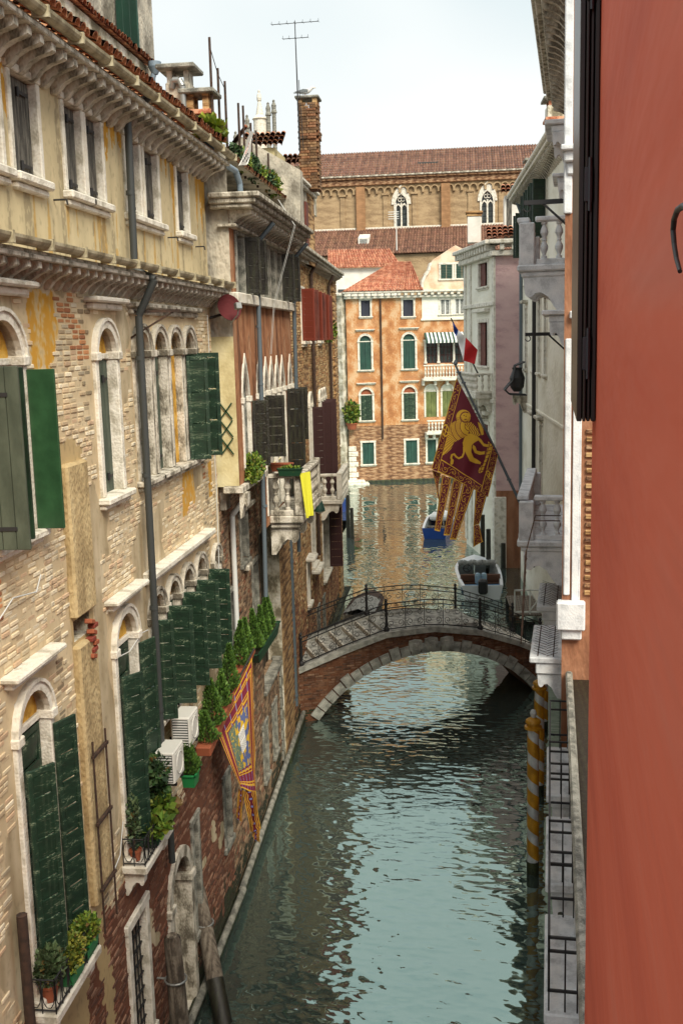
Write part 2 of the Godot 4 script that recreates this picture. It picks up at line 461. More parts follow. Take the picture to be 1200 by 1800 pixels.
func arc(s0: float, s1: float, ys: float, kind := 0, k := 12, grow := 0.0) -> PackedVector2Array:   # from (s0, ys) over the top to (s1, ys); 0 round, 1 pointed, 2 ogee
	var r := (s1 - s0) * 0.5
	var m := (s0 + s1) * 0.5
	var out := PackedVector2Array()
	if kind == 0:
		for i in k + 1:
			var t := PI - PI * i / k
			out.append(Vector2(m + cos(t) * (r + grow), ys + sin(t) * (r + grow)))
	else:
		var R := r * 2.0 + grow
		var top := sqrt(R * R - r * r)
		for i in k / 2 + 1:
			var t := PI - (PI - atan2(top, -r)) * i / (k / 2)
			var p := Vector2(s1 + cos(t) * R, ys + sin(t) * R)
			if kind == 2: p.y += pow(float(i) / (k / 2), 4.0) * r * 0.5
			out.append(p)
		for i in range(k / 2 - 1, -1, -1):
			out.append(Vector2(2.0 * m - out[i].x, out[i].y))
	return out
func arch_top(s0: float, s1: float, ys: float, kind: int) -> float:
	var q := arc(s0, s1, ys, kind)
	return q[q.size() / 2].y
func spandrel(mb: MB, s0: float, s1: float, ys: float, yt: float, kind: int, z0: float, z1: float):
	var q := arc(s0, s1, ys, kind)
	var k := q.size() / 2
	var left := PackedVector2Array()
	var right := PackedVector2Array()
	for i in k + 1: left.append(q[i])
	left.append(Vector2(q[k].x, yt + 0.001)); left.append(Vector2(s0, yt + 0.001))
	for i in range(k, q.size()): right.append(q[i])
	right.append(Vector2(s1, yt + 0.001)); right.append(Vector2(q[k].x, yt + 0.001))
	mb.prism(left, z0, z1); mb.prism(right, z0, z1)
func archivolt(mb: MB, s0: float, s1: float, ys: float, kind: int, w: float, z0: float, z1: float):
	var a := arc(s0, s1, ys, kind)
	var b := arc(s0, s1, ys, kind, 12, w)
	if kind > 0:
		b = PackedVector2Array()
		var m := (s0 + s1) * 0.5
		var r := (s1 - s0) * 0.5
		for p in a: b.append(Vector2(m + (p.x - m) * (r + w) / r, ys + (p.y - ys) * (r + w * 1.25) / r))
	for i in a.size() - 1:
		mb.prism(PackedVector2Array([a[i], b[i], b[i + 1], a[i + 1]]), z0, z1)
func leaf(w: float, h: float, boards: int, t := 0.04) -> MB:       # one shutter leaf, hinge on the y axis, board rows between stiles
	var mb := MB.new()
	var st := minf(0.07, w * 0.18)
	mb.cb(0, 0, -t / 2, st, h, t / 2, 0.006); mb.cb(w - st, 0, -t / 2, w, h, t / 2, 0.006)
	mb.cb(st, 0, -t / 2, w - st, 0.08, t / 2, 0.006); mb.cb(st, h - 0.08, -t / 2, w - st, h, t / 2, 0.006)
	var bh := (h - 0.16) / boards
	for i in boards:
		var y := 0.08 + i * bh
		mb.obox(Vector3(w / 2, y + bh / 2, 0), Vector3((w - 2 * st) / 2, bh * 0.49, t * 0.28), Basis(Vector3.RIGHT, 0.10))
	return mb
func plain_leaf(w: float, h: float, t := 0.04, planks := 3) -> MB:  # boarded leaf with upright planks and two hinge straps
	var mb := MB.new()
	for i in planks:
		mb.cb(w * i / planks + 0.002, 0, -t / 2, w * (i + 1) / planks - 0.002, h, t / 2, 0.006)
	return mb
func shutter(parent: Node, mb: MB, hinge: Vector3, ang: float, mat: Material, label := "") -> Node3D:
	var o := put("shutter", mb, mat, parent, T(hinge, ang))
	if label != "": o.set_meta("label", label)
	return o
func straps(parent: Node, w: float, h: float, hinge: Vector3, ang: float):
	for y in [h * 0.12, h * 0.86]:
		var mb := MB.new()
		mb.box(-0.01, y - 0.02, 0.021, w * 0.75, y + 0.02, 0.03)
		mb.ring(Vector3(0, y - 0.05, 0.02), Vector3(0, y + 0.05, 0.02), 0.02, 0.02, 6)
		put("hinge", mb, M.iron, parent, T(hinge, ang))
func frame_rect(mb: MB, s0: float, s1: float, y0: float, y1: float, w: float, z0: float, z1: float):
	mb.cb(s0 - w, y0, z0, s0, y1, z1); mb.cb(s1, y0, z0, s1 + w, y1, z1)
	mb.cb(s0 - w - 0.03, y1, z0, s1 + w + 0.03, y1 + w, z1 + 0.01)
func sill(parent: Node, s0: float, s1: float, y: float, out: float, h: float, mat: Material):
	var mb := MB.new()
	mb.cb(s0, y - h, -0.15, s1, y, out, 0.02)
	mb.cb(s0 + 0.04, y - h * 1.8, -0.05, s1 - 0.04, y - h - 0.002, out * 0.55, 0.02)
	put("sill", mb, mat, parent)
func bracket_mesh(depth: float, h: float, t: float) -> ArrayMesh:   # curved corbel, profile in z (out) and y (up, 0 at the top)
	var poly := PackedVector2Array([Vector2(0, 0), Vector2(depth, 0), Vector2(depth, -h * 0.28), Vector2(depth * 0.93, -h * 0.34), Vector2(depth * 0.62, -h * 0.46), Vector2(depth * 0.36, -h * 0.66), Vector2(depth * 0.2, -h * 0.92), Vector2(depth * 0.1, -h), Vector2(0, -h)])
	var mb := MB.new()
	mb.prism(poly, -t / 2, t / 2, Transform3D(Basis(Vector3(0, 0, 1), Vector3.UP, Vector3(-1, 0, 0)), Vector3.ZERO))
	return mb.mesh()
func tile_mesh(len_: float, r: float, k := 6) -> ArrayMesh:         # half-round roof tile lying along z (z = 0 is its lower end), slightly tapered
	var mb := MB.new()
	for i in k:
		var a := PI * i / k
		var b := PI * (i + 1) / k
		var pa := Vector3(cos(a) * r, sin(a) * r, 0)
		var pb := Vector3(cos(b) * r, sin(b) * r, 0)
		var qa := Vector3(cos(a) * r * 0.8, sin(a) * r * 0.8, -len_)
		var qb := Vector3(cos(b) * r * 0.8, sin(b) * r * 0.8, -len_)
		mb.tn(pa, pb, qb, pa.normalized(), pb.normalized(), pb.normalized())
		mb.tn(pa, qb, qa, pa.normalized(), pb.normalized(), pa.normalized())
		var ia := pa * 0.84
		var ib := pb * 0.84
		mb.quad(ia, ib, pb, pa)
		mb.quad(ib, ia, ia + Vector3(0, 0, -len_), ib + Vector3(0, 0, -len_))
	return mb.mesh()
func tile_row(parent: Node, s0: float, s1: float, y: float, z: float, slope: float, mat: Material, step := 0.2, rows := 1):
	var m := tile_mesh(0.42, step * 0.46)
	for j in rows:
		var n := int((s1 - s0) / step)
		for i in n:
			var B := Basis(Vector3.RIGHT, slope + rng.randf_range(-0.03, 0.03)) * Basis(Vector3.UP, rng.randf_range(-0.05, 0.05))
			put("tile", m, mat, parent, Transform3D(B, Vector3(s0 + (i + 0.5) * step + rng.randf_range(-0.01, 0.01), y + j * 0.34 * sin(slope) + rng.randf_range(-0.008, 0.008), z - j * 0.34 * cos(slope) + rng.randf_range(-0.03, 0.02))))
func tile_field(a: Vector3, b: Vector3, c: Vector3, d: Vector3, step: float, course: float, mb: MB):   # a-b is the eave, d-c the ridge: ribs of tiles with stepped courses
	var n := maxi(2, int(a.distance_to(b) / step))
	var m := maxi(2, int(a.distance_to(d) / course))
	var up := (b - a).cross(d - a).normalized()
	for i in n:
		for j in m:
			var f := func(u: float, v: float) -> Vector3: return a.lerp(b, u).lerp(d.lerp(c, u), v)
			var u0 := float(i) / n
			var u1 := float(i + 1) / n
			var v0 := float(j) / m
			var v1 := float(j + 1) / m
			var g := rng.randf_range(0.75, 1.15)
			mb.col = Color(g, g * rng.randf_range(0.93, 1.05), g)
			var lift := up * (step * 0.42)
			var drop := up * (step * 0.12)
			var p0: Vector3 = f.call(u0, v0)
			var p1: Vector3 = f.call(lerpf(u0, u1, 0.30), v0) + lift
			var p2: Vector3 = f.call(lerpf(u0, u1, 0.62), v0) + lift
			var p3: Vector3 = f.call(u1, v0)
			var q0: Vector3 = f.call(u0, v1) - drop
			var q1: Vector3 = f.call(lerpf(u0, u1, 0.30), v1) + lift - drop
			var q2: Vector3 = f.call(lerpf(u0, u1, 0.62), v1) + lift - drop
			var q3: Vector3 = f.call(u1, v1) - drop
			mb.quad(p0, p1, q1, q0); mb.quad(p1, p2, q2, q1); mb.quad(p2, p3, q3, q2)
			mb.quad(p0, p3, p2, p1)
func baluster_mesh(h: float, r: float, k := 8) -> ArrayMesh:
	var mb := MB.new()
	var pr := []
	for q in [[0.75, 0.0], [0.75, 0.07], [0.42, 0.09], [0.5, 0.13], [0.95, 0.26], [1.0, 0.33], [0.6, 0.43], [0.42, 0.47], [0.6, 0.49], [0.6, 0.52], [0.42, 0.54], [0.6, 0.6], [1.0, 0.69], [0.92, 0.76], [0.5, 0.88], [0.45, 0.91], [0.75, 0.93], [0.75, 1.0]]:
		pr.append(Vector2(q[0] * r, q[1] * h))
	mb.lathe(pr, Vector3.ZERO, k)
	return mb.mesh()
func balustrade(parent: Node, a: Vector3, b: Vector3, h: float, step: float, mat: Material, thick := 0.16):   # rail, plinth and balusters between a and b (floor level)
	var w := b - a
	var l := w.length()
	var B := Basis(w / l, Vector3.UP, (w / l).cross(Vector3.UP))
	var mb := MB.new()
	mb.cbox((a + b) / 2 + Vector3.UP * 0.06, Vector3(l / 2, 0.06, thick / 2), 0.015, B)
	put("plinth", mb, mat, parent)
	var mr := MB.new()
	mr.cbox((a + b) / 2 + Vector3.UP * (h - 0.05), Vector3(l / 2 + 0.03, 0.05, thick / 2 + 0.03), 0.02, B)
	put("rail", mr, mat, parent)
	var n := maxi(1, int(l / step))
	var m := baluster_mesh(h - 0.22, minf(step * 0.4, 0.085))
	for i in n:
		put("baluster", m, mat, parent, Transform3D(Basis(), a.lerp(b, (i + 0.5) / n) + Vector3.UP * 0.12))
func volute_console(mb: MB, s: float, y: float, depth: float, h: float, t: float):      # stone bracket under a balcony, top at y
	var poly := PackedVector2Array([Vector2(0, 0), Vector2(depth, 0), Vector2(depth, -h * 0.25)])
	for i in 7:
		var a := -0.3 - 2.4 * i / 6.0
		poly.append(Vector2(depth * 0.86 + cos(a) * depth * 0.13, -h * 0.36 + sin(a) * h * 0.2))
	for q in [[0.6, -0.42], [0.42, -0.56], [0.3, -0.8], [0.16, -1.0], [0.0, -1.0]]: poly.append(Vector2(depth * q[0], h * q[1]))
	mb.prism(poly, -t / 2, t / 2, Transform3D(Basis(Vector3(0, 0, 1), Vector3.UP, Vector3(-1, 0, 0)), Vector3(s, y, 0)))
func leaves(mb: MB, mid: Vector3, rad: Vector3, n: int, size: float, cols: Array, upright := 0.0):
	for i in n:
		var p := Vector3(rng.randfn(), rng.randfn(), rng.randfn()).normalized() * pow(rng.randf(), 0.4)
		var at := mid + p * rad
		var dir := (p + Vector3(rng.randfn(), rng.randfn(), rng.randfn()) * 0.6 + Vector3.UP * upright).normalized()
		var side := dir.cross(Vector3(rng.randfn(), rng.randfn(), rng.randfn())).normalized()
		var l := size * rng.randf_range(0.4, 1.5)
		var w := l * 0.38
		var c: Color = cols[rng.randi() % cols.size()]
		mb.col = c * rng.randf_range(0.55, 1.3) if rng.randf() > 0.05 else Color(0.16, 0.10, 0.03)
		var nn := dir.cross(side) * l * 0.12
		mb.tri(at, at + dir * l * 0.5 + side * w + nn, at + dir * l)
		mb.tri(at, at + dir * l, at + dir * l * 0.5 - side * w + nn)
func bush(nm: String, label: String, cat: String, at: Vector3, clumps: Array, n: int, size: float, cols: Array, group := "", upright := 0.3) -> Node3D:
	var t := thing(nm, label, cat, group, T(at))
	var mb := MB.new()
	var st := MB.new()
	for c in clumps:
		leaves(mb, c[0], c[1], int(n * c[1].x * c[1].y * c[1].z / (clumps[0][1].x * clumps[0][1].y * clumps[0][1].z)) if n > 0 else 50, size, cols, upright)
		for k in 3:
			st.ring(Vector3(c[0].x * 0.4, 0, c[0].z * 0.4), c[0] + Vector3(rng.randfn(), rng.randf(), rng.randfn()) * c[1] * 0.5, 0.008, 0.004, 5)
	put("foliage", mb, M.leaf, t)
	put("stem", st, M.rust, t)
	return t
func planter(nm: String, label: String, at: Vector3, ry: float, l: float, w: float, h: float, mat: Material, group := "") -> Node3D:
	var t := thing(nm, label, "planter", group, T(at, ry))
	var mb := MB.new()
	var a := 0.82
	for q in [[-1, 0], [1, 0], [0, -1], [0, 1]]:                         # four leaning sides with a rim
		var e := Vector3(q[0], 0, q[1])
		var r := Vector3(q[1], 0, q[0])
		var hw := l / 2 if q[0] != 0 else w / 2
		var hr := w / 2 if q[0] != 0 else l / 2
		mb.quad_out(e * hw * a - r * hr * a, e * hw * a + r * hr * a, e * hw + r * hr + Vector3.UP * h, e * hw - r * hr + Vector3.UP * h, Vector3(0, h / 2, 0))
		mb.cbox(e * hw + Vector3.UP * h, Vector3(absf(r.x) * hr + 0.015, 0.015, absf(r.z) * hr + 0.015), 0.004)
	mb.quad(Vector3(-l / 2, 0, w / 2) * a, Vector3(-l / 2, 0, -w / 2) * a, Vector3(l / 2, 0, -w / 2) * a, Vector3(l / 2, 0, w / 2) * a)
	put("trough", mb, mat, t)
	var so := MB.new()
	so.quad(Vector3(-l / 2, h * 0.85, w / 2) * Vector3(0.97, 1, 0.97), Vector3(l / 2, h * 0.85, w / 2) * Vector3(0.97, 1, 0.97), Vector3(l / 2, h * 0.85, -w / 2) * Vector3(0.97, 1, 0.97), Vector3(-l / 2, h * 0.85, -w / 2) * Vector3(0.97, 1, 0.97))
	put("soil", so, M.wetwood, t)
	return t
func round_pot(nm: String, label: String, at: Vector3, r: float, h: float, mat: Material) -> Node3D:
	var t := thing(nm, label, "pot", "", T(at))
	var mb := MB.new()
	mb.lathe([Vector2(0, 0), Vector2(r * 0.7, 0), Vector2(r * 0.95, h * 0.85), Vector2(r * 1.05, h * 0.85), Vector2(r * 1.05, h), Vector2(r * 0.92, h), Vector2(r * 0.9, h * 0.88), Vector2(0, h * 0.88)], Vector3.ZERO, 14)
	put("bowl", mb, mat, t)
	return t
func conifer(label: String, at: Vector3, h: float, r: float, group: String) -> Node3D:
	var t := thing("conifer", label, "shrub", group, T(at))
	var tr := MB.new()
	tr.ring(Vector3.ZERO, Vector3(0, h * 0.7, 0), 0.02, 0.006, 6)
	put("trunk", tr, M.rust, t)
	var mb := MB.new()
	var cols := [Color(0.06, 0.13, 0.02), Color(0.09, 0.19, 0.03), Color(0.13, 0.24, 0.04), Color(0.04, 0.09, 0.02)]
	var lobes := []
	for i in 12:
		lobes.append([rng.randf() * TAU, rng.randf() * 0.75, rng.randf_range(0.2, 0.5)])
	var lean := Vector3(rng.randfn() * 0.06, 0, rng.randfn() * 0.06)
	var bulge := rng.randf_range(0.8, 1.5)
	for i in int(2600 * h):
		var y := pow(rng.randf(), bulge) * 0.96
		var a := rng.randf() * TAU
		var rad := r * (1.0 - y) * 1.05 * minf(1.0, 0.55 + y * 4.0)
		for l in lobes:
			rad += r * 0.9 * l[2] * exp(-pow(angle_difference(a, l[0]) / 0.5, 2.0) - pow((y - l[1]) / 0.09, 2.0)) * (1.0 - y)
		rad *= sqrt(rng.randf_range(0.35, 1.05))
		var p := Vector3(cos(a) * rad, y * h + 0.02, sin(a) * rad) + lean * y * h
		var dir := (Vector3(cos(a), 0, sin(a)) * 0.55 + Vector3.UP + Vector3(rng.randfn(), rng.randfn(), rng.randfn()) * 0.25).normalized()
		var side := dir.cross(Vector3(-sin(a), rng.randfn() * 0.4, cos(a))).normalized()
		if rng.randf() < 0.5: side = Vector3(-sin(a), 0, cos(a))
		var l2 := rng.randf_range(0.035, 0.075)
		mb.col = (cols[rng.randi() % 4] as Color) * rng.randf_range(0.8, 1.25)
		mb.tri(p, p + dir * l2 * 0.5 + side * l2 * 0.3, p + dir * l2)
		mb.tri(p, p + dir * l2, p + dir * l2 * 0.5 - side * l2 * 0.3)
	put("crown", mb, M.leaf, t)
	return t
# bricks laid over a wall: the largest in view as single parts, the rest joined as one field
func lay_bricks(parent: Node, s0: float, s1: float, y0: float, y1: float, skip: Callable, colour: Callable, single: Callable, most := 300, bl := 0.245, bh := 0.068, o := 0.0, mats := []):
	var m := MB.new()
	m.cbox(Vector3.ZERO, Vector3(0.5, 0.5, 0.5), 0.13)
	var unit := m.mesh()
	var xs: Array[Transform3D] = []
	var cs: Array[Color] = []
	var row := 0
	var made := 0
	var y := y0
	while y < y1:
		var s := s0 - (0.5 if row % 2 else 0.0) * bl
		while s < s1:
			var l := bl * (0.5 if rng.randf() < 0.12 else 1.0) - 0.012
			var mid := Vector2(s + l / 2, y + bh / 2)
			if mid.x > s0 and mid.x + l / 2 < s1 + 0.05 and not skip.call(mid.x, mid.y):
				var pr := rng.randf_range(-0.005, 0.018)
				var B := Basis(Vector3(0, 0, 1), rng.randf_range(-0.02, 0.02)).scaled(Vector3(l * rng.randf_range(0.9, 1.0), (bh - 0.012) * rng.randf_range(0.82, 1.02), 0.05))
				var x := Transform3D(B, Vector3(mid.x, mid.y, o + pr - 0.025))
				if made < most and single.call(mid.x, mid.y):
					put("brick", unit, mats[rng.randi() % mats.size()], parent, x)
					made += 1
				else:
					xs.append(x); cs.append(colour.call(mid.x, mid.y))
			s += l + 0.012
		y += bh
		row += 1
	if xs.size() > 0:
		var mm := MultiMesh.new()
		mm.transform_format = MultiMesh.TRANSFORM_3D
		mm.use_colors = true
		mm.mesh = unit
		mm.instance_count = xs.size()
		for i in xs.size():
			mm.set_instance_transform(i, xs[i]); mm.set_instance_color(i, cs[i])
		var mi := MultiMeshInstance3D.new()
		mi.multimesh = mm
		mi.material_override = M.brick
		mi.name = named("brick_field", parent); mi.set_meta("kind", "stuff")
		parent.add_child(mi)
func brick_mats(cols: Array) -> Array:
	var out := []
	for c in cols:
		var q: Color = c
		out.append(surf([q.darkened(0.25), q, q.lightened(0.12)], Vector3.ONE * 1.5, 0.95, 1.6, 1.0, "bump", 0.9))
	return out
func pick(cols: Array) -> Color:
	var q: Color = cols[rng.randi() % cols.size()]
	return q.srgb_to_linear() * rng.randf_range(0.8, 1.12)

# ---------- the yellow and brick house on the left bank ----------
const A_TOP := [[10.35, 10.95, 13.36, 14.42], [11.28, 11.98, 13.36, 14.42], [12.8, 13.38, 13.36, 14.42], [13.54, 14.12, 13.36, 14.42], [15.13, 15.78, 13.36, 14.42], [16.02, 16.72, 13.36, 14.42], [17.84, 18.52, 13.36, 14.42]]
const A_SECOND := [[10.15, 11.0], [13.42, 14.15], [15.05, 15.7], [15.95, 16.6], [16.85, 17.5], [17.75, 18.4]]
const A_FIRST := [[10.25, 11.05], [13.45, 14.3], [15.1, 15.75], [16.0, 16.65], [16.9, 17.55], [17.8, 18.45], [19.12, 19.6]]
func a_plaster(s: float, y: float) -> int:      # 0 brick shows, 1 beige, 2 ochre, 3 pale render
	var w := noise.get_noise_2d(s * 2.2, y * 2.2) * 0.22 + noise.get_noise_2d(s * 9.0, y * 9.0) * 0.13
	if y > 12.12 + w * 0.6: return 3
	if s + w > 11.32 and s + w < 12.15 - maxf(0.0, 11.9 - y) * 0.3 and y + w > 11.25: return 2
	if s + w * 0.5 > 17.3 and s + w * 0.5 < 18.1 and y + w > 8.65 and y < 9.36: return 2
	if s > 19.15 and s < 19.4 and y + w > 8.75 and y < 9.3: return 2
	if s + w * 0.2 > 11.95 and s + w * 0.25 < 12.72 and y < 10.3 + w and y > 4.4: return 1
	if s + w * 0.6 > 12.72 and s + w < 13.25 and y > 4.8 + w and y < 9.2 + w: return 3
	if y < 4.1 + w * 0.4 and s + w < 11.75 and y > 2.9 + w * 2.0: return 1
	if y < 4.3 and y > 2.2 and absf(s + w - 12.25 - (4.3 - y) * 0.12) < 0.16: return 1
	if noise.get_noise_2d(s * 0.9 + 40.0, y * 0.9) > 0.27 and y > 4.3: return 3
	if y < 4.0 and noise.get_noise_2d(s * 1.3 + 9.0, y * 1.3) > 0.5: return 3
	return 0
func a_holes() -> Array:
	var holes := A_TOP.duplicate()
	for q in A_SECOND: holes.append([q[0], q[1], 9.5, 11.36 + (q[1] - q[0]) * 0.5])
	for q in A_FIRST: holes.append([q[0], q[1], 4.4 if q[0] < 15.0 else 5.75, 7.35 + (q[1] - q[0]) * 0.5])
	holes.append_array([[12.05, 12.6, 7.9, 8.16], [13.3, 14.0, 1.3, 3.3], [15.3, 16.4, 0.12, 3.05], [16.8, 17.1, 1.2, 3.2], [19.2, 19.58, 1.6, 2.95]])
	return holes
func a_texture() -> ImageTexture:
	var w := 720
	var h := 952
	var out := PackedByteArray()
	out.resize(w * h * 3)
	var cream := rgb(204, 188, 150)
	var cream2 := rgb(178, 164, 130)
	var ochre := rgb(206, 152, 44)
	var ochre2 := rgb(186, 140, 62)
	var mortar := rgb(216, 200, 168)
	var mortar2 := rgb(186, 164, 128)
	var red := rgb(122, 74, 50)
	var red2 := rgb(92, 54, 38)
	var beige := rgb(190, 166, 120)
	var pale := rgb(206, 192, 164)
	var green := rgb(40, 44, 26)
	var p := 0
	for j in h:
		var y := 15.2 * (1.0 - (j + 0.5) / h)
		for i in w:
			var s := 9.0 + 11.5 * (i + 0.5) / w
			var k := a_plaster(s, y)
			var n1 := noise.get_noise_2d(s * 3.0, y * 3.0) * 0.5 + 0.5
			var n2 := noise.get_noise_2d(s * 22.0, y * 14.0) * 0.5 + 0.5
			var st := noise.get_noise_2d(s * 7.0, y * 0.5 + 77.0)
			var c: Color
			if y > 12.45:
				c = cream.lerp(cream2, clampf(n1 * 0.9 - 0.1 + st * 0.7, 0.0, 1.0))
				var base := 0.8
				if s > 17.0: base = 1.15
				if s > 18.65: base = 1.7
				if s > 11.9 and s < 12.6: base = 0.95
				if s > 14.2 and s < 14.75: base = 0.9
				var reach := base * (0.75 + noise.get_noise_2d(s * 5.0, 3.0) * 1.7)
				if 14.85 - y < reach: c = ochre.lerp(ochre2, n1) if n2 > 0.34 or n1 > 0.55 else pale
				elif noise.get_noise_2d(s * 9.0, y * 0.8 + 20.0) > 0.34 and y < 13.3: c = c.lerp(ochre2, 0.55)
				if st > 0.28 and n2 > 0.4: c = c.lerp(rgb(112, 100, 78), 0.35)
			elif k == 2: c = ochre.lerp(ochre2, n1 * 0.9).lerp(pale, clampf((n2 - 0.5) * 3.0 + st, 0.0, 0.7))
			elif k == 1: c = beige.lerp(rgb(160, 140, 104), n1 * 0.7)
			elif k == 3: c = pale.lerp(rgb(150, 132, 100), clampf(n1 * 0.9 + st * 0.6, 0.0, 1.0))
			elif y > 4.05: c = mortar.lerp(mortar2, n1)
			else: c = red.lerp(red2, n1)
			if y < 0.75 + st * 0.7: c = c.lerp(green, 0.85)
			c = c.lerp(rgb(70, 60, 44), clampf((n2 - 0.62) * 0.9, 0.0, 0.4))
			out[p] = c.r8; out[p + 1] = c.g8; out[p + 2] = c.b8
			p += 3
	return ImageTexture.create_from_image(Image.create_from_data(w, h, false, Image.FORMAT_RGB8, out))
func stone_arch_window(b: Node, q: Array, y0: float, ys: float, opt: Dictionary) -> Node3D:      # round-headed stone window: jambs, capitals, archivolt, tympanum, sill
	var s0: float = q[0]
	var s1: float = q[1]
	var r := (s1 - s0) * 0.5
	var kind: int = opt.get("kind", 0)
	var yt := arch_top(s0, s1, ys, kind)
	var w: float = opt.get("w", 0.13)
	var mat: Material = opt.get("mat", M.stone)
	var win := part("window", b)
	var fr := MB.new()
	fr.cb(s0 - w, y0, -0.28, s0, ys, 0.05); fr.cb(s1, y0, -0.28, s1 + w, ys, 0.05)
	fr.cb(s0 - w - 0.03, ys - 0.06, -0.28, s0 + 0.02, ys + 0.05, 0.09); fr.cb(s1 - 0.02, ys - 0.06, -0.28, s1 + w + 0.03, ys + 0.05, 0.09)
	archivolt(fr, s0, s1, ys, kind, w, -0.26, 0.06)
	archivolt(fr, s0 - w * 0.8, s1 + w * 0.8, ys, kind, 0.04, -0.1, 0.085)
	put("stone_frame", fr, mat, win)
	var sp := MB.new()
	spandrel(sp, s0, s1, ys, yt, kind, -0.3, -0.012)
	put("spandrel", sp, opt.get("wallmat", M.mortar), win)
	var tz: float = opt.get("tz", -0.1)
	var ty := MB.new()
	var ar := arc(s0, s1, ys, kind)
	ty.prism(ar, tz - 0.04, tz)
	put("tympanum", ty, opt.get("tymp", M.ochre), win)
	var bk := MB.new()
	var bz: float = opt.get("bz", -0.3)
	bk.quad(Vector3(s0, y0, bz), Vector3(s1, y0, bz), Vector3(s1, ys, bz), Vector3(s0, ys, bz))
	put("pane", bk, opt.get("back", M.glass), win)
	var bar := MB.new()
	bar.cb(s0, ys - 0.05, -0.26, s1, ys + 0.03, -0.06)
	put("transom", bar, mat, win)
	if opt.get("sill", true): sill(win, s0 - w - 0.08, s1 + w + 0.08, y0, 0.16, 0.09, mat)
	if opt.has("hood"):
		var hd := MB.new()
		var hy: float = opt["hood"]
		hd.cb(s0 - w - 0.16, hy - 0.07, -0.05, s1 + w + 0.16, hy, 0.2, 0.02)
		hd.cb(s0 - w - 0.08, hy - 0.16, -0.05, s1 + w + 0.08, hy - 0.072, 0.11, 0.02)
		put("hood", hd, mat, win)
	return win
func build_a():
	var F := Fr.new(Vector3(-4.8, 0, 0), Vector3(0, 0, -1))
	var b := thing("house", "tall yellow and bare brick house with two bracketed cornices and green shutters", "house", "", F.xf())
	noise.seed = 4; noise.frequency = 0.35; noise.fractal_octaves = 3
	var holes := a_holes()
	var wm := MB.new()
	wall(wm, 7.0, 19.85, -1.5, 14.95, holes, 0.0, Rect2(9.0, 0.0, 11.5, 15.2))
	M.a_wall = stdm(Color(1, 1, 1), 0.95)
	M.a_wall.albedo_texture = a_texture()
	M.a_wall.normal_enabled = true
	M.a_wall.normal_texture = M.bump
	M.a_wall.uv1_scale = Vector3.ONE
	M.a_wall.normal_enabled = false
	var wl := put("wall", wm, M.a_wall, b)
	put_reveals(b, holes, 0.34, M.whiteplaster)
	var bd := MB.new()
	body(bd, 7.0, 19.85, -1.5, 14.95, 7.0)
	put("side_wall", bd, M.greyplaster, b)
	# bricks
	var pale_cols := [rgb(220, 204, 172), rgb(214, 196, 162), rgb(224, 210, 182), rgb(212, 190, 156), rgb(206, 182, 148), rgb(228, 216, 190), rgb(206, 176, 144), rgb(218, 202, 172)]
	var red_cols := [rgb(114, 76, 58), rgb(100, 66, 50), rgb(128, 90, 70), rgb(90, 60, 48), rgb(142, 108, 88), rgb(116, 72, 54)]
	var covered := func(s: float, y: float) -> bool:
		for h in holes:
			var m := 0.14 if y > 4.0 else 0.05
			if s > h[0] - m - 0.1 and s < h[1] + m + 0.1 and y > h[2] - 0.14 and y < h[3] + 0.18: return true
		if s > 11.93 and s < 12.72 and y > 4.3 and y < 10.2: return true
		return a_plaster(s, y) != 0
	var far_low := func(s: float, y: float) -> Color:
		if y < 0.6 + noise.get_noise_2d(s * 7.0, 0.0) * 0.4: return Color(0.02, 0.024, 0.01) * rng.randf_range(0.7, 1.6)
		if y < 4.05 + noise.get_noise_2d(s * 3.0, 8.0) * 0.5: return pick(red_cols)
		if noise.get_noise_2d(s * 1.6 + 5.0, y * 1.1) > 0.42: return pick([rgb(176, 118, 78), rgb(190, 132, 88), rgb(160, 104, 70)])
		var dirt := noise.get_noise_2d(s * 5.0, y * 0.45 + 60.0) + (0.18 if s > 12.2 and s < 13.4 and y > 9.0 else -0.04) + noise.get_noise_2d(s * 12.0, y * 9.0) * 0.25
		if dirt > 0.22: return pick(pale_cols).lerp(Color(0.13, 0.10, 0.06), clampf((dirt - 0.2) * 2.2, 0.2, 0.75))
		return pick(pale_cols)
	var wall_bricks := part("brickwork", b)
	lay_bricks(wall_bricks, 9.4, 19.82, -0.2, 12.1, covered, far_low, func(s, y): return s > 11.1 and s < 14.9 and y > 8.3 and y < 11.6, 300, 0.225, 0.064, 0.0, brick_mats(pale_cols.slice(0, 7)))
	# broken flue
	var fl := MB.new()
	for q in [[11.98, 12.68, 8.2, 10.1], [11.98, 12.62, 4.4, 7.86]]:
		fl.cb(q[0], q[2], -0.05, q[1], q[3], 0.09, 0.03)
	put("flue", fl, surf([rgb(150, 130, 94), rgb(182, 160, 118), rgb(196, 176, 134)], Vector3(0.7, 0.3, 0.7), 0.95, 1.3, 0.3, "bump", 0.5), b)
	for i in 7:
		put("broken_brick", bracket_brick(), M.redshut if i % 2 else M.pot, b, Transform3D(Basis(Vector3(0, 0, 1), rng.randf_range(-0.4, 0.4)), Vector3(12.4 + 0.05 * (i % 3), 7.62 + i * 0.075, 0.08)))
	var ir := MB.new()
	for s in [12.08, 12.55]: ir.ring(Vector3(s, 4.0, 0.13), Vector3(s, 6.6, 0.13), 0.014, 0.014, 5)
	for y in [4.6, 5.5, 6.4]: ir.box(12.05, y - 0.02, 0.11, 12.6, y + 0.02, 0.15)
	put("iron_ladder_frame", ir, M.rust, b)
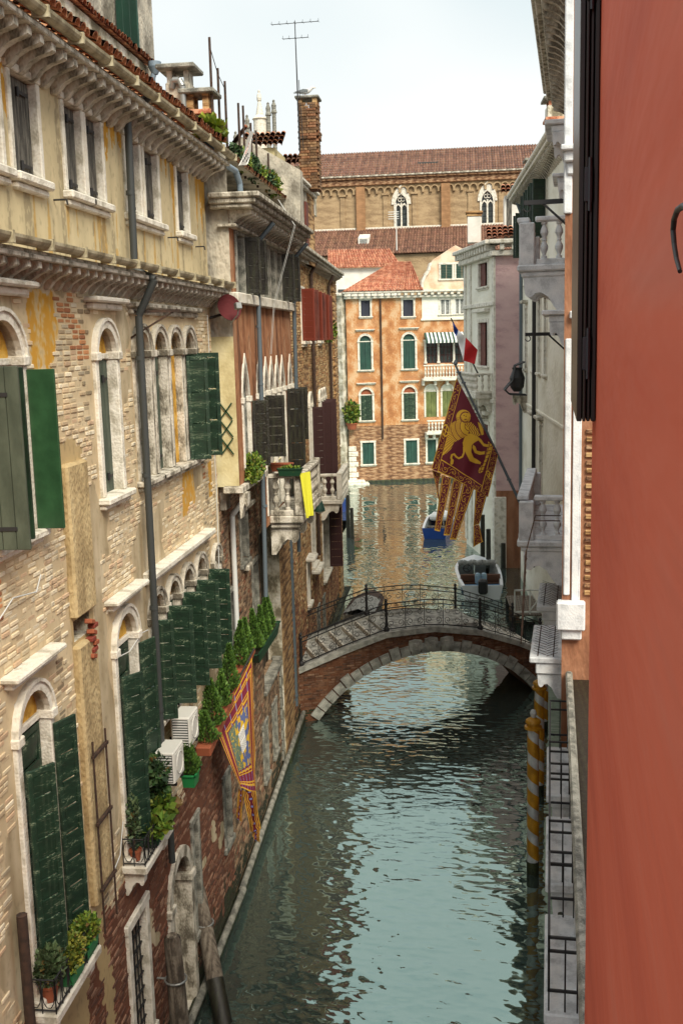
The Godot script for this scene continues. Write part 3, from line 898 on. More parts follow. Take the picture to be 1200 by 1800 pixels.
	# two cornices
	for cor in [[14.92, 0.46, 0.30, 0.325, 7.0, 20.2, 0.11], [12.52, 0.34, 0.25, 0.29, 7.0, 20.1, 0.09]]:
		var ct: float = cor[0]
		var dep: float = cor[1]
		var bm := bracket_mesh(dep - 0.03, cor[2], cor[6])
		var yb: float = ct - 0.2 if ct > 13.0 else ct - 0.12
		var cn := MB.new()
		cn.cb(7.0, yb, -0.05, 19.98, yb + 0.06, dep + 0.02)
		cn.cb(7.0, yb + 0.06, -0.05, 20.0, yb + 0.11, dep - 0.03)
		var cp := put("cornice", cn, M.dirtystone, b)
		var s := 9.6
		while s < 19.9:
			put("bracket", bm, M.dirtystone, cp, Transform3D(Basis(), Vector3(s, yb - 0.002, 0.0)))
			s += cor[3]
		var gt := MB.new()
		var prof := PackedVector2Array()
		for i in 9:
			var a := PI + PI * i / 8.0
			prof.append(Vector2(dep + 0.05 + cos(a) * 0.085, yb + 0.2 + sin(a) * 0.085))
		for i in 9:
			var a := TAU - PI * i / 8.0
			prof.append(Vector2(dep + 0.05 + cos(a) * 0.07, yb + 0.2 + sin(a) * 0.07))
		gt.prism(prof, 7.0, 20.05, Transform3D(Basis(Vector3(0, 0, 1), Vector3.UP, Vector3(-1, 0, 0)), Vector3(27.05, 0, 0)))
		for i in 13: gt.box(8.0 + i, yb + 0.1, dep - 0.04, 8.04 + i, yb + 0.22, dep + 0.15)
		put("gutter", gt, M.gutter, b)
	tile_row(b, 9.8, 19.9, 15.12, 0.42, 0.33, M.rooftile, 0.19, 2)
	var rf := MB.new()
	rf.quad(Vector3(7, 14.93, 0.3), Vector3(19.9, 14.93, 0.3), Vector3(19.9, 16.9, -6.0), Vector3(7, 16.9, -6.0))
	put("roof", rf, M.rooftile, b)
	# top floor windows
	for i in A_TOP.size():
		var h: Array = A_TOP[i]
		var win := part("window", b)
		var fr := MB.new()
		frame_rect(fr, h[0], h[1], h[2], h[3], 0.085, -0.2, 0.035)
		put("stone_frame", fr, M.stone, win)
		sill(win, h[0] - 0.13, h[1] + 0.13, h[2], 0.13, 0.1, M.stone)
		var lw: float = (h[1] - h[0]) * 0.5
		shutter(win, plain_leaf(lw, 1.05), Vector3(h[0], h[2], -0.09), 0.0, M.darkwood)
		shutter(win, plain_leaf(lw, 1.05), Vector3(h[0] + lw, h[2], -0.09), 0.0, M.darkwood)
		straps(win, lw, 1.05, Vector3(h[0] + lw, h[2], -0.07), 0.0)
		var bk := MB.new()
		bk.quad(Vector3(h[0], h[2], -0.3), Vector3(h[1], h[2], -0.3), Vector3(h[1], h[3], -0.3), Vector3(h[0], h[3], -0.3))
		put("pane", bk, M.glass, win)
	for s in [12.35, 17.2, 19.0]:
		var hk := MB.new()
		hk.tube([Vector3(s, 13.2, 0), Vector3(s, 13.2, 0.16), Vector3(s, 13.14, 0.17)], 0.012, 5)
		put("shutter_hook", hk, M.iron, b)
	# second floor
	for i in A_SECOND.size():
		var opt := {"wallmat": M.mortar, "w": 0.12 if i < 2 else 0.1}
		if i == 0: opt["hood"] = 12.2
		elif i == 1: opt["hood"] = 12.12
		if i == 4: opt["back"] = M.ochre; opt["bz"] = -0.08
		if i > 1: opt["mat"] = M.dirtystone
		var win := stone_arch_window(b, A_SECOND[i], 9.5, 11.36, opt)
		var s0: float = A_SECOND[i][0]
		var s1: float = A_SECOND[i][1]
		if i == 0:
			shutter(win, plain_leaf(0.42, 1.82), Vector3(9.87, 9.5, 0.06), -1.5, surf([rgb(62, 70, 58), rgb(84, 92, 78)], Vector3(1, 0.4, 1), 0.5), "faded grey green shutter leaf swung out from the wall")
			shutter(win, leaf(0.26, 1.8, 4), Vector3(s0 + 0.3, 9.5, 0.02), -1.5, M.darkgreen)
			shutter(win, plain_leaf(0.31, 1.76, 0.045, 1), Vector3(s1 + 0.1, 9.5, 0.05), -1.54, M.leafgreen_paint, "freshly painted green shutter leaf swung out")
			straps(win, 0.4, 1.8, Vector3(9.87, 9.5, 0.06), -1.5)
		elif i == 5:
			shutter(win, leaf(0.36, 1.78, 3), Vector3(s0 - 0.02, 9.5, 0.06), -1.25, M.oldgreen)
			shutter(win, leaf(0.4, 1.82, 3), Vector3(s1 + 0.02, 9.5, 0.06), -1.5, M.oldgreen)
			shutter(win, leaf(0.3, 1.8, 3), Vector3(s1 - 0.02, 9.5, -0.1), -2.2, M.oldgreen)
		elif i != 4:
			shutter(win, plain_leaf(s1 - s0, 1.8, 0.04, 4), Vector3(s0, 9.5, -0.12), 0.0, M.shutgrey)
			straps(win, 0.2, 1.8, Vector3(s1 - 0.25, 9.5, -0.1), 0.0)
	var lh := MB.new()
	lh.cb(14.86, 12.02, -0.05, 18.7, 12.1, 0.16, 0.02); lh.cb(14.9, 11.93, -0.05, 18.66, 12.018, 0.08, 0.02)
	put("string_course", lh, M.dirtystone, b)
	# first floor
	for i in A_FIRST.size():
		var opt := {"wallmat": M.mortar, "mat": M.stone if i < 2 else M.dirtystone, "w": 0.12 if i < 2 else 0.1, "back": M.glass}
		if i < 2: opt["hood"] = 8.12
		var y0 := 4.4 if i < 2 else 5.75
		var win := stone_arch_window(b, A_FIRST[i], y0, 7.35, opt)
		var s0: float = A_FIRST[i][0]
		var s1: float = A_FIRST[i][1]
		if i < 2:
			shutter(win, leaf((s1 - s0) * 0.98, 2.85, 8), Vector3(s0, 4.42, -0.1), 0.0, M.oldgreen)
			shutter(win, leaf(0.36, 2.55, 10), Vector3(s0 - 0.05, 4.45, 0.1), -0.55, M.oldgreen, "chipped green shutter leaf ajar")
			shutter(win, leaf(0.36, 2.8, 8), Vector3(s1 + 0.03, 4.42, 0.07), -0.35, M.oldgreen)
		elif i < 6:
			shutter(win, leaf(0.4, 1.62, 5), Vector3(s1 + 0.1, 5.76, 0.06), -1.45 - 0.1 * (i % 2), M.oldgreen)
			if i % 2 == 0: shutter(win, leaf(0.3, 1.58, 5), Vector3(s0 - 0.02, 5.77, 0.06), -1.2 - 0.05 * i, M.oldgreen)
			shutter(win, leaf(s1 - s0, 1.58, 5), Vector3(s0, 5.76, -0.1), 0.0, M.oldgreen)
	var l2 := MB.new()
	l2.cb(14.9, 8.02, -0.05, 18.75, 8.12, 0.2, 0.02); l2.cb(14.94, 7.92, -0.05, 18.7, 8.018, 0.1, 0.02)
	put("string_course", l2, M.stone, b)
	# ground floor
	var gw := part("window", b)
	var g1 := MB.new()
	frame_rect(g1, 13.3, 14.0, 1.3, 3.3, 0.14, -0.2, 0.05)
	g1.cb(13.1, 1.15, -0.2, 14.2, 1.298, 0.08)
	put("stone_frame", g1, M.stone, gw)
	var gg := MB.new()
	for i in 5: gg.ring(Vector3(13.38 + i * 0.135, 1.3, -0.06), Vector3(13.38 + i * 0.135, 3.3, -0.06), 0.012, 0.012, 5)
	for i in 8: gg.box(13.3, 1.5 + i * 0.24, -0.075, 14.0, 1.52 + i * 0.24, -0.045)
	put("grille", gg, M.iron, gw)
	var gp := MB.new()
	gp.quad(Vector3(13.3, 1.3, -0.3), Vector3(14.0, 1.3, -0.3), Vector3(14.0, 3.3, -0.3), Vector3(13.3, 3.3, -0.3))
	put("pane", gp, M.glass, gw)
	var dw := part("water_gate", b)
	var d1 := MB.new()
	d1.cb(15.12, 0.05, -0.3, 15.3, 2.45, 0.06); d1.cb(16.4, 0.05, -0.3, 16.58, 2.45, 0.06)
	d1.cb(15.08, 2.4, -0.3, 15.36, 2.54, 0.1); d1.cb(16.34, 2.4, -0.3, 16.62, 2.54, 0.1)
	archivolt(d1, 15.3, 16.4, 2.5, 0, 0.18, -0.3, 0.06)
	put("stone_frame", d1, M.dirtystone, dw)
	var d2 := MB.new()
	d2.box(15.3, -0.5, -0.34, 16.4, 3.06, -0.26)
	put("infill", d2, M.greyplaster, dw)
	var d3 := MB.new()
	spandrel(d3, 15.3, 16.4, 2.5, 3.05, 0, -0.3, -0.012)
	put("spandrel", d3, M.brickbase, dw)
	for q in [[16.8, 17.1, 1.2, 3.2], [19.2, 19.58, 1.6, 2.95]]:
		var sw := part("window", b)
		var s3 := MB.new()
		frame_rect(s3, q[0], q[1], q[2], q[3], 0.12, -0.2, 0.04)
		s3.cb(q[0] - 0.2, q[2] - 0.12, -0.2, q[1] + 0.2, q[2] - 0.002, 0.07)
		put("stone_frame", s3, M.greystone, sw)
		var s4 := MB.new()
		s4.quad(Vector3(q[0], q[2], -0.3), Vector3(q[1], q[2], -0.3), Vector3(q[1], q[3], -0.3), Vector3(q[0], q[3], -0.3))
		put("pane", s4, M.glass, sw)
	# pipes and wires
	var pp := MB.new()
	pp.tube([Vector3(14.89, 14.9, 0.5), Vector3(14.89, 14.6, 0.16), Vector3(14.89, 12.55, 0.14), Vector3(14.89, 12.4, 0.42), Vector3(14.89, 11.9, 0.16), Vector3(14.89, 5.2, 0.14), Vector3(15.1, 4.6, 0.14), Vector3(15.1, 3.4, 0.14)], 0.055, 10)
	for y in [13.6, 11.3, 9.6, 7.6, 6.0, 4.2]: pp.ring(Vector3(14.89 if y > 5.0 else 15.1, y - 0.03, 0.14), Vector3(14.89 if y > 5.0 else 15.1, y + 0.03, 0.14), 0.066, 0.066, 10)
	put("drainpipe", pp, M.pipe, b)
	var wp := MB.new()
	wp.tube([Vector3(14.72, 7.0, 0.09), Vector3(14.72, 4.6, 0.09)], 0.04, 8)
	put("drainpipe", wp, M.whitepipe, b)
	var np := MB.new()
	np.tube([Vector3(9.78, 5.6, 0.12), Vector3(9.78, 0.0, 0.12)], 0.06, 8)
	put("drainpipe", np, M.rust, b)
	var cb_ := MB.new()
	for q in [[[13.3, 7.3], [13.9, 7.22], [14.5, 7.32], [14.8, 7.28]], [[9.9, 8.75], [10.3, 8.9], [10.9, 8.82], [11.05, 8.98]], [[19.4, 12.0], [19.42, 10.0], [19.5, 8.9], [19.4, 7.0], [19.3, 6.6]], [[12.3, 4.4], [13.0, 4.6], [13.2, 5.0]]]:
		var pts := []
		for w in q: pts.append(Vector3(w[0], w[1], 0.06))
		cb_.tube(pts, 0.009, 4)
	put("cable", cb_, M.whitepipe, b)
	var ib := MB.new()
	ib.box(14.95, 11.94, 0.0, 14.99, 11.98, 0.75); ib.obox(Vector3(14.97, 11.78, 0.34), Vector3(0.012, 0.012, 0.42), Basis(Vector3.RIGHT, -0.5))
	put("iron_bracket", ib, M.rust, b)
	# little iron balconies on stone slabs under the first two windows
	for q in [[9.95, 11.35, 0.36], [13.2, 14.55, 0.36]]:
		var bal := part("balcony", b)
		var sl := MB.new()
		sl.cb(q[0], 4.2, -0.02, q[1], 4.32, q[2], 0.02)
		for s in [q[0] + 0.15, q[1] - 0.15]: volute_console(sl, s, 4.198, q[2] * 0.8, 0.35, 0.14)
		put("slab", sl, M.stone, bal)
		var rl := MB.new()
		var corners := [Vector3(q[0] + 0.03, 0, 0.02), Vector3(q[0] + 0.03, 0, q[2] - 0.03), Vector3(q[1] - 0.03, 0, q[2] - 0.03), Vector3(q[1] - 0.03, 0, 0.02)]
		for k in 3:
			var a: Vector3 = corners[k]
			var c: Vector3 = corners[k + 1]
			for y in [4.36, 4.72]: rl.ring(a + Vector3.UP * y, c + Vector3.UP * y, 0.011, 0.011, 5)
			var n := maxi(2, int(a.distance_to(c) / 0.17))
			for i in n + 1:
				var p := a.lerp(c, float(i) / n)
				rl.ring(p + Vector3.UP * 4.32, p + Vector3.UP * 4.74, 0.008, 0.008, 5)
				if i < n:                                                  # round loops between the bars
					var m := a.lerp(c, (i + 0.5) / n)
					var e := (c - a).normalized()
					for w in 10:
						var t0 := TAU * w / 10.0
						var t1 := TAU * (w + 1) / 10.0
						rl.ring(m + Vector3.UP * (4.54 + sin(t0) * 0.16) + e * cos(t0) * 0.07, m + Vector3.UP * (4.54 + sin(t1) * 0.16) + e * cos(t1) * 0.07, 0.006, 0.006, 4, false)
		put("railing", rl, M.iron, bal)
	var ks := MB.new()                                                    # stone footing along the water
	ks.cb(7.0, -1.0, -0.02, 19.85, 0.18, 0.13, 0.05)
	put("footing", ks, M.algae, b)
	var kt := MB.new()
	kt.tube([Vector3(9.0, 0.3, 0.16), Vector3(19.85, 0.3, 0.16)], 0.07, 8)
	put("water_main", kt, M.greystone, b)
	# set-back attic storey and roof dormer behind the eave
	var F2 := Fr.new(Vector3(-6.6, 0, 0), Vector3(0, 0, -1))
	var at := thing("attic_storey", "weathered white plastered attic set back above the tiled eave", "attic", "", F2.xf())
	var aw := MB.new()
	wall(aw, 8.0, 22.8, 14.5, 17.25, []); body(aw, 8.0, 22.8, 14.5, 17.25, 5.0)
	put("wall", aw, M.whiteplaster, at)
	tile_row(at, 12.0, 22.9, 17.3, 0.12, 0.3, M.rooftile, 0.2, 1)
	var ar := MB.new()
	ar.quad(Vector3(8, 17.28, 0.1), Vector3(22.9, 17.28, 0.1), Vector3(22.9, 18.4, -5), Vector3(8, 18.4, -5))
	put("roof", ar, M.rooftile, at)
	var ag := MB.new()
	ag.tube([Vector3(22.6, 17.15, 0.2), Vector3(22.6, 16.9, 0.12), Vector3(22.6, 14.6, 0.1)], 0.06, 8)
	ag.lathe([Vector2(0.06, 0), Vector2(0.14, 0.15), Vector2(0.14, 0.25)], Vector3(22.6, 17.05, 0.2), 10)
	put("drainpipe", ag, M.bluepipe, at)
	var ad := MB.new()
	ad.cb(22.8, 14.5, -2.0, 23.9, 16.7, -0.05, 0.02)
	put("orange_end_wall", ad, M.orange_wall, at)
	var dm := thing("dormer_house", "small plastered roof dormer with open green shutters above the white attic", "dormer", "", T(Vector3(-8.3, 16.6, -22.4)))
	var dd := MB.new()
	dd.box(-1.2, 0, -3.4, 1.0, 3.6, 1.6)
	put("wall", dd, M.greyplaster, dm)
	for q in [[Vector3(1.05, 1.0, -0.5), -0.5], [Vector3(1.05, 1.0, -1.1), -1.2]]:
		put("shutter", plain_leaf(0.62, 1.3), M.teal, dm, T(q[0], q[1]))
	var dr := MB.new()
	dr.quad(Vector3(1.3, 3.55, 1.8), Vector3(1.3, 3.55, -3.6), Vector3(-1.4, 4.4, -3.6), Vector3(-1.4, 4.4, 1.8))
	put("roof", dr, M.rooftile, dm)
	# two rendered chimneys at the house corner
	for q in [[Vector3(-5.3, 13.0, -20.4), 0.46, 3.3, "square grey rendered chimney with a bent metal flue pipe"], [Vector3(-4.92, 8.2, -20.35), 0.40, 7.5, "tall grey rendered chimney with brick cap rising beside the yellow house"]]:
		var ch := thing("chimney", q[3], "chimney", "", T(q[0]))
		var hw: float = q[1] / 2
		var hh: float = q[2]
		var c1 := MB.new()
		c1.cb(-hw, 0, -hw, hw, hh, hw, 0.02)
		put("stack", c1, M.greyplaster, ch)
		var c2 := MB.new()
		if hh > 5.0:
			for y in [hh - 0.75, hh]: c2.cb(-hw - 0.05, y, -hw - 0.05, hw + 0.05, y + 0.09, hw + 0.05, 0.01)
			put("brick_band", c2, M.roofbright, ch)
			for x in [-1, 1]:
				for z in [-1, 1]:
					var c4 := MB.new()
					c4.box(x * hw * 0.75 - 0.06, hh + 0.09, z * hw * 0.75 - 0.06, x * hw * 0.75 + 0.06, hh + 0.36, z * hw * 0.75 + 0.06)
					put("cap_post", c4, M.oldbrick, ch)
		else:
			c2.tube([Vector3(0.12, hh - 0.6, hw + 0.06), Vector3(0.12, hh - 0.1, hw + 0.08), Vector3(0.06, hh + 0.02, hw + 0.06), Vector3(-0.06, hh + 0.02, hw + 0.05), Vector3(-0.1, hh - 0.1, hw)], 0.06, 10)
			put("flue_pipe", c2, M.zinc, ch)
			var c5 := MB.new()
			for x in [-1, 1]: c5.box(x * hw * 0.7 - 0.05, hh, -hw * 0.7, x * hw * 0.7 + 0.05, hh + 0.22, hw * 0.7)
			put("cap_post", c5, M.dirtystone, ch)
		var c3 := MB.new()
		var cy := hh + (0.36 if hh > 5.0 else 0.22)
		c3.cb(-hw - 0.14, cy, -hw - 0.14, hw + 0.14, cy + 0.09, hw + 0.14, 0.02)
		put("cap_slab", c3, M.greystone, ch)
func bracket_brick() -> ArrayMesh:
	var mb := MB.new()
	mb.cbox(Vector3.ZERO, Vector3(0.07, 0.03, 0.05), 0.01)
	return mb.mesh()

# ---------- houses further along the left bank ----------
func rect_window(b: Node, s0: float, s1: float, y0: float, y1: float, mat: Material, pane: Material, w := 0.1, with_sill := true, depth := 0.28) -> Node3D:
	var win := part("window", b)
	var fr := MB.new()
	frame_rect(fr, s0, s1, y0, y1, w, -0.2, 0.04)
	put("stone_frame", fr, mat, win)
	if with_sill: sill(win, s0 - w - 0.06, s1 + w + 0.06, y0, 0.14, 0.1, mat)
	var bk := MB.new()
	if pane == M.glass: bk.quad(Vector3(s0, y0, -depth), Vector3(s1, y0, -depth), Vector3(s1, y1, -depth), Vector3(s0, y1, -depth))
	else: bk.box(s0, y0, -depth - 0.05, s1, y1, -depth)
	put("pane", bk, pane, win)
	return win
func build_b():
	var U := Fr.new(Vector3(-4.4, 0, -20.0), Vector3(-0.006, 0, -1))
	var b := thing("house", "narrow house with brown plaster, pointed white arches and a heavy stone cornice", "house", "", U.xf())
	var gothic := [[0.6, 1.25, 8.95], [2.15, 2.75, 8.95], [2.95, 3.5, 7.62], [3.65, 4.2, 7.62], [4.4, 4.95, 7.62], [5.15, 5.7, 7.62], [6.35, 6.9, 8.95]]
	var tops := [[0.55, 1.25], [1.5, 1.95], [2.4, 3.0], [3.3, 3.9], [4.2, 4.8], [5.1, 5.7], [6.0, 6.6]]
	var holes := []
	for g in gothic: holes.append([g[0], g[1], g[2], arch_top(g[0], g[1], 10.35, 2)])
	for t in tops: holes.append([t[0], t[1], 12.45, 13.55])
	var w1 := MB.new()
	wall(w1, 0.0, 7.0, 9.0, 14.15, holes)
	wall(w1, 2.6, 7.0, 7.4, 9.0, holes)
	wall(w1, 0.0, 2.6, 8.7, 9.0, holes)
	put("wall", w1, M.terracotta_wall, b)
	put_reveals(b, holes, 0.12, M.greystone)
	var e1 := MB.new()
	body(e1, 0.0, 7.0, 11.6, 15.0, 6.0)
	put("side_wall", e1, M.greyplaster, b)
	var e2 := MB.new()
	body(e2, 0.002, 6.998, 8.7, 11.6, 6.0)
	e2.quad(Vector3(0, 8.7, -6), Vector3(7, 8.7, -6), Vector3(7, 8.7, 0), Vector3(0, 8.7, 0))
	put("side_wall", e2, M.creamplaster, b)
	for i in gothic.size():
		var g: Array = gothic[i]
		var win := part("window", b)
		var fr := MB.new()
		archivolt(fr, g[0], g[1], 10.35, 2, 0.07, -0.06, 0.025)
		fr.cb(g[0] - 0.09, g[2], -0.06, g[0], 10.35, 0.03); fr.cb(g[1], g[2], -0.06, g[1] + 0.09, 10.35, 0.03)
		fr.cb(g[0] - 0.12, 10.28, -0.06, g[0] + 0.02, 10.4, 0.06); fr.cb(g[1] - 0.02, 10.28, -0.06, g[1] + 0.12, 10.4, 0.06)
		put("stone_frame", fr, M.stone, win)
		var sp := MB.new()
		spandrel(sp, g[0], g[1], 10.35, arch_top(g[0], g[1], 10.35, 2), 2, -0.06, -0.01)
		put("spandrel", sp, M.terracotta_wall, win)
		var bk := MB.new()
		bk.quad(Vector3(g[0], g[2], -0.07), Vector3(g[1], g[2], -0.07), Vector3(g[1], arch_top(g[0], g[1], 10.35, 2), -0.07), Vector3(g[0], arch_top(g[0], g[1], 10.35, 2), -0.07))
		put("pane", bk, M.glass, win)
		if i == 1 or i == 5: shutter(win, leaf(0.42, 10.3 - g[2], 6), Vector3(g[1] + 0.06, g[2] + 0.02, 0.05), -1.45, M.wetwood)
		if i == 0 or i == 6: shutter(win, leaf(0.34, 1.35, 6), Vector3(g[1] + 0.06, g[2], 0.05), -1.3, M.wetwood)
	for i in tops.size():
		var t: Array = tops[i]
		var win := rect_window(b, t[0], t[1], 12.45, 13.55, M.greystone, M.glass, 0.09, false, 0.08)
		if i in [0, 1, 5, 6]: shutter(win, leaf(0.3, 1.1, 4), Vector3(t[1] + 0.02, 12.45, 0.05), -1.4, M.wetwood)
		elif i == 3: shutter(win, plain_leaf(0.3, 1.1), Vector3(t[0], 12.45, -0.15), 0.0, M.greywood)
	var bnd := MB.new()
	bnd.cb(-0.05, 12.22, -0.05, 7.02, 12.43, 0.14, 0.02)
	put("sill_band", bnd, M.stone, b)
	var cn := MB.new()
	cn.cb(-0.35, 14.12, -0.3, 7.1, 14.22, 0.66, 0.02); cn.cb(-0.3, 14.02, -0.3, 7.08, 14.118, 0.58, 0.02); cn.cb(-0.25, 13.94, -0.3, 7.05, 14.018, 0.5, 0.02)
	cn.cb(-0.1, 13.62, -0.2, 7.03, 13.68, 0.16, 0.015)
	var cp := put("cornice", cn, M.dirtystone, b)
	var bm := bracket_mesh(0.44, 0.27, 0.16)
	for i in 20: put("bracket", bm, M.dirtystone, cp, Transform3D(Basis(), Vector3(0.1 + i * 0.35, 13.938, 0.0)))
	for s in [2.1, 6.97]:
		var pp := MB.new()
		pp.tube([Vector3(s, 13.9, 0.5), Vector3(s, 13.5, 0.12), Vector3(s, 10.2, 0.1), Vector3(s - 0.1, 9.7, 0.1), Vector3(s - 0.1, 6.0, 0.05)], 0.05, 8)
		for y in [13.0, 11.8, 10.6, 9.2, 8.0]: pp.ring(Vector3(s - (0.1 if y < 9.7 else 0.0), y - 0.025, 0.1), Vector3(s - (0.1 if y < 9.7 else 0.0), y + 0.025, 0.1), 0.06, 0.06, 8)
		put("drainpipe", pp, M.greypipe, b)
	var wr := MB.new()
	for s in [3.6, 3.75]: wr.tube([Vector3(s + 0.3, 14.6, 0.3), Vector3(s, 14.0, 0.7), Vector3(s, 12.3, 0.17), Vector3(s, 11.2, 0.06)], 0.005, 4)
	put("cable", wr, M.whitepipe, b)
	# jetty edge with curved stone corbel
	var jt := MB.new()
	jt.cb(-0.15, 8.58, -0.3, 2.6, 8.72, 0.1, 0.02)
	volute_console(jt, 0.1, 8.578, 0.16, 0.5, 0.3)
	put("jetty_ledge", jt, M.dirtystone, b)
	# balcony with balusters
	var bal := part("balcony", b)
	var sl := MB.new()
	sl.cb(3.05, 7.42, 0.0, 6.1, 7.6, 0.78, 0.03); sl.cb(3.12, 7.3, 0.0, 6.0, 7.418, 0.68, 0.03)
	for s in [3.3, 4.5, 5.8]: volute_console(sl, s, 7.298, 0.62, 0.62, 0.2)
	put("slab", sl, M.dirtystone, bal)
	balustrade(bal, Vector3(3.25, 7.6, 0.68), Vector3(5.9, 7.6, 0.68), 0.95, 0.22, M.dirtystone)
	balustrade(bal, Vector3(3.15, 7.6, 0.02), Vector3(3.15, 7.6, 0.55), 0.95, 0.24, M.dirtystone)
	for q in [Vector3(3.15, 0, 0.68), Vector3(5.98, 0, 0.68)]:
		var ps := MB.new()
		ps.cb(q.x - 0.1, 7.6, q.z - 0.1, q.x + 0.1, 8.58, q.z + 0.1, 0.02)
		put("post", ps, M.dirtystone, bal)
	# lower storeys, standing back under the jetty
	var L := Fr.new(Vector3(-4.83, 0, -19.86), Vector3(-0.029, 0, -1))
	var X := U.xf().affine_inverse() * L.xf()
	var lo := part("lower_front", b, X)
	var lh := [[2.25, 3.0, 6.7, 7.75], [4.6, 8.6, 3.0, 6.9], [4.1, 4.6, 0.9, 2.2], [5.6, 6.1, 0.9, 2.2], [7.2, 8.2, 0.2, 3.0], [9.0, 9.5, 1.2, 2.5], [0.8, 1.3, 4.7, 6.4], [3.5, 4.1, 4.6, 6.4]]
	var w2 := MB.new()
	wall(w2, 0.0, 11.5, -1.5, 8.7, lh)
	reveals(w2, lh, 0.35)
	body(w2, 0.0, 11.5, -1.5, 8.69, 5.5)
	put("wall", w2, M.lowbrick, lo)
	var lcols := [rgb(112, 88, 68), rgb(134, 106, 82), rgb(150, 120, 94), rgb(98, 78, 62), rgb(160, 136, 110), rgb(128, 84, 62)]
	var lskip := func(s: float, y: float) -> bool:
		for h in lh:
			if s > h[0] - 0.25 and s < h[1] + 0.25 and y > h[2] - 0.15 and y < h[3] + 0.15: return true
		return noise.get_noise_2d(s * 1.5 + 20.0, y * 1.5) > 0.32
	lay_bricks(lo, 0.0, 11.4, 0.2, 8.6, lskip, func(s, y): return pick(lcols) if y > 0.6 else Color(0.02, 0.025, 0.012), func(s, y): return false, 0, 0.25, 0.08)
	var ft := MB.new()
	ft.cb(0.0, -1.0, -0.02, 11.5, 0.16, 0.16, 0.05)
	put("footing", ft, M.algae, lo)
	var tb := MB.new()
	tb.tube([Vector3(0.0, 0.3, 0.16), Vector3(11.0, 0.3, 0.16)], 0.07, 8)
	put("water_main", tb, M.greystone, lo)
	for q in lh:
		var fr := MB.new()
		var big: bool = q[1] - q[0] > 2.0
		if not big: frame_rect(fr, q[0], q[1], q[2], q[3], 0.11, -0.2, 0.04)
		fr.cb(q[0] - 0.15, q[2] - 0.1, -0.2, q[1] + 0.15, q[2] - 0.002, 0.08)
		if q[0] == 7.2:
			for i in 9: fr.cb(q[0] - 0.3, 0.2 + i * 0.3, -0.1, q[0] - (0.0 if i % 2 else 0.12), 0.48 + i * 0.3, 0.06, 0.02)
			for i in 9: fr.cb(q[1] + (0.0 if i % 2 else 0.12), 0.2 + i * 0.3, -0.1, q[1] + 0.3, 0.48 + i * 0.3, 0.06, 0.02)
		put("stone_frame", fr, M.greystone, lo)
		var bk := MB.new()
		if big:
			for i in 12: bk.cb(q[0] + i * 0.333 + 0.004, q[2], -0.4, q[0] + i * 0.333 + 0.329, q[3], -0.32 + 0.02 * (i % 2), 0.01)
		else: bk.quad(Vector3(q[0], q[2], -0.3), Vector3(q[1], q[2], -0.3), Vector3(q[1], q[3], -0.3), Vector3(q[0], q[3], -0.3))
		put("boarding" if big else "pane", bk, M.wetwood if big else M.glass, lo)
	var gp := MB.new()
	gp.tube([Vector3(0.85, 8.3, 0.35), Vector3(0.95, 8.0, 0.1), Vector3(1.0, 7.3, 0.09), Vector3(1.0, 3.6, 0.09)], 0.055, 10)
	put("drainpipe", gp, M.whitepipe, lo)
	var gq := MB.new()
	gq.tube([Vector3(9.3, 7.5, 0.1), Vector3(9.35, 0.9, 0.1)], 0.055, 8)
	for y in [6.5, 5.2, 3.8, 2.4, 1.2]: gq.ring(Vector3(9.32, y, 0.1), Vector3(9.32, y + 0.06, 0.1), 0.07, 0.07, 8)
	put("drainpipe", gq, M.greypipe, lo)
	var hd := MB.new()
	hd.cb(2.0, 7.9, -0.05, 3.25, 8.0, 0.2, 0.02); hd.cb(2.4, 6.5, -0.05, 2.85, 6.62, 0.14, 0.02)
	put("hood", hd, M.dirtystone, lo)
	# roof terrace: tiled parapet edge, poles and sloping tiled gable behind
	tile_row(b, 0.9, 7.0, 14.98, 0.0, 0.45, M.rooftile, 0.19, 2)
	for q in [[0.15, 1.75, 2.1], [0.75, 1.45, 1.7], [1.35, 1.15, 1.6], [2.6, 1.5, 1.45], [3.1, 1.2, 1.5], [3.9, 1.1, 1.3], [4.5, 1.0, 1.25], [6.0, 0.8, 1.0]]:
		var pl := MB.new()
		pl.ring(Vector3(q[0], 14.95, -0.25), Vector3(q[0] + 0.02, 14.95 + q[2], -0.25), 0.028, 0.024, 6)
		put("terrace_pole", pl, M.rust, b)
	var tw := MB.new()
	tw.tube([Vector3(0.15, 16.9, -0.25), Vector3(0.75, 16.55, -0.25), Vector3(1.35, 16.4, -0.25)], 0.008, 4)
	put("cable", tw, M.iron, b)
	var bp := MB.new()
	bp.tube([Vector3(-0.4, 14.8, -0.1), Vector3(0.75, 14.75, 0.02), Vector3(0.95, 14.55, 0.05), Vector3(1.0, 14.25, 0.05)], 0.06, 10)
	put("drainpipe", bp, M.bluepipe, b)
	var gb := thing("gabled_roof", "pale gable wall with sloping tiled edge behind the roof terrace poles", "roof")
	var pts := PackedVector2Array()
	for q in [[402, 400], [402, 262], [420, 238], [528, 299], [528, 400]]:
		var P := atz(q[0], q[1], -32.0)
		pts.append(Vector2(P.x, P.y))
	var gm := MB.new()
	gm.prism(pts, -32.45, -32.0)
	put("wall", gm, M.greyplaster, gb)
	var a0 := pts[2]
	var a1 := pts[3]
	for i in 13:
		var p := a0.lerp(a1, i / 12.0)
		put("tile", tile_mesh(0.35, 0.1), M.roofbright, gb, Transform3D(Basis(Vector3(0, 0, 1), (a1 - a0).angle()) * Basis(Vector3.UP, PI / 2), Vector3(p.x, p.y + 0.02, -31.95)))
	var dm := thing("tiled_dormer", "small dormer with clay tiled roof and arched opening behind the terrace", "dormer")
	var P0 := atz(425, 262, -33.0)
	var P1 := atz(488, 258, -33.0)
	var db := MB.new()
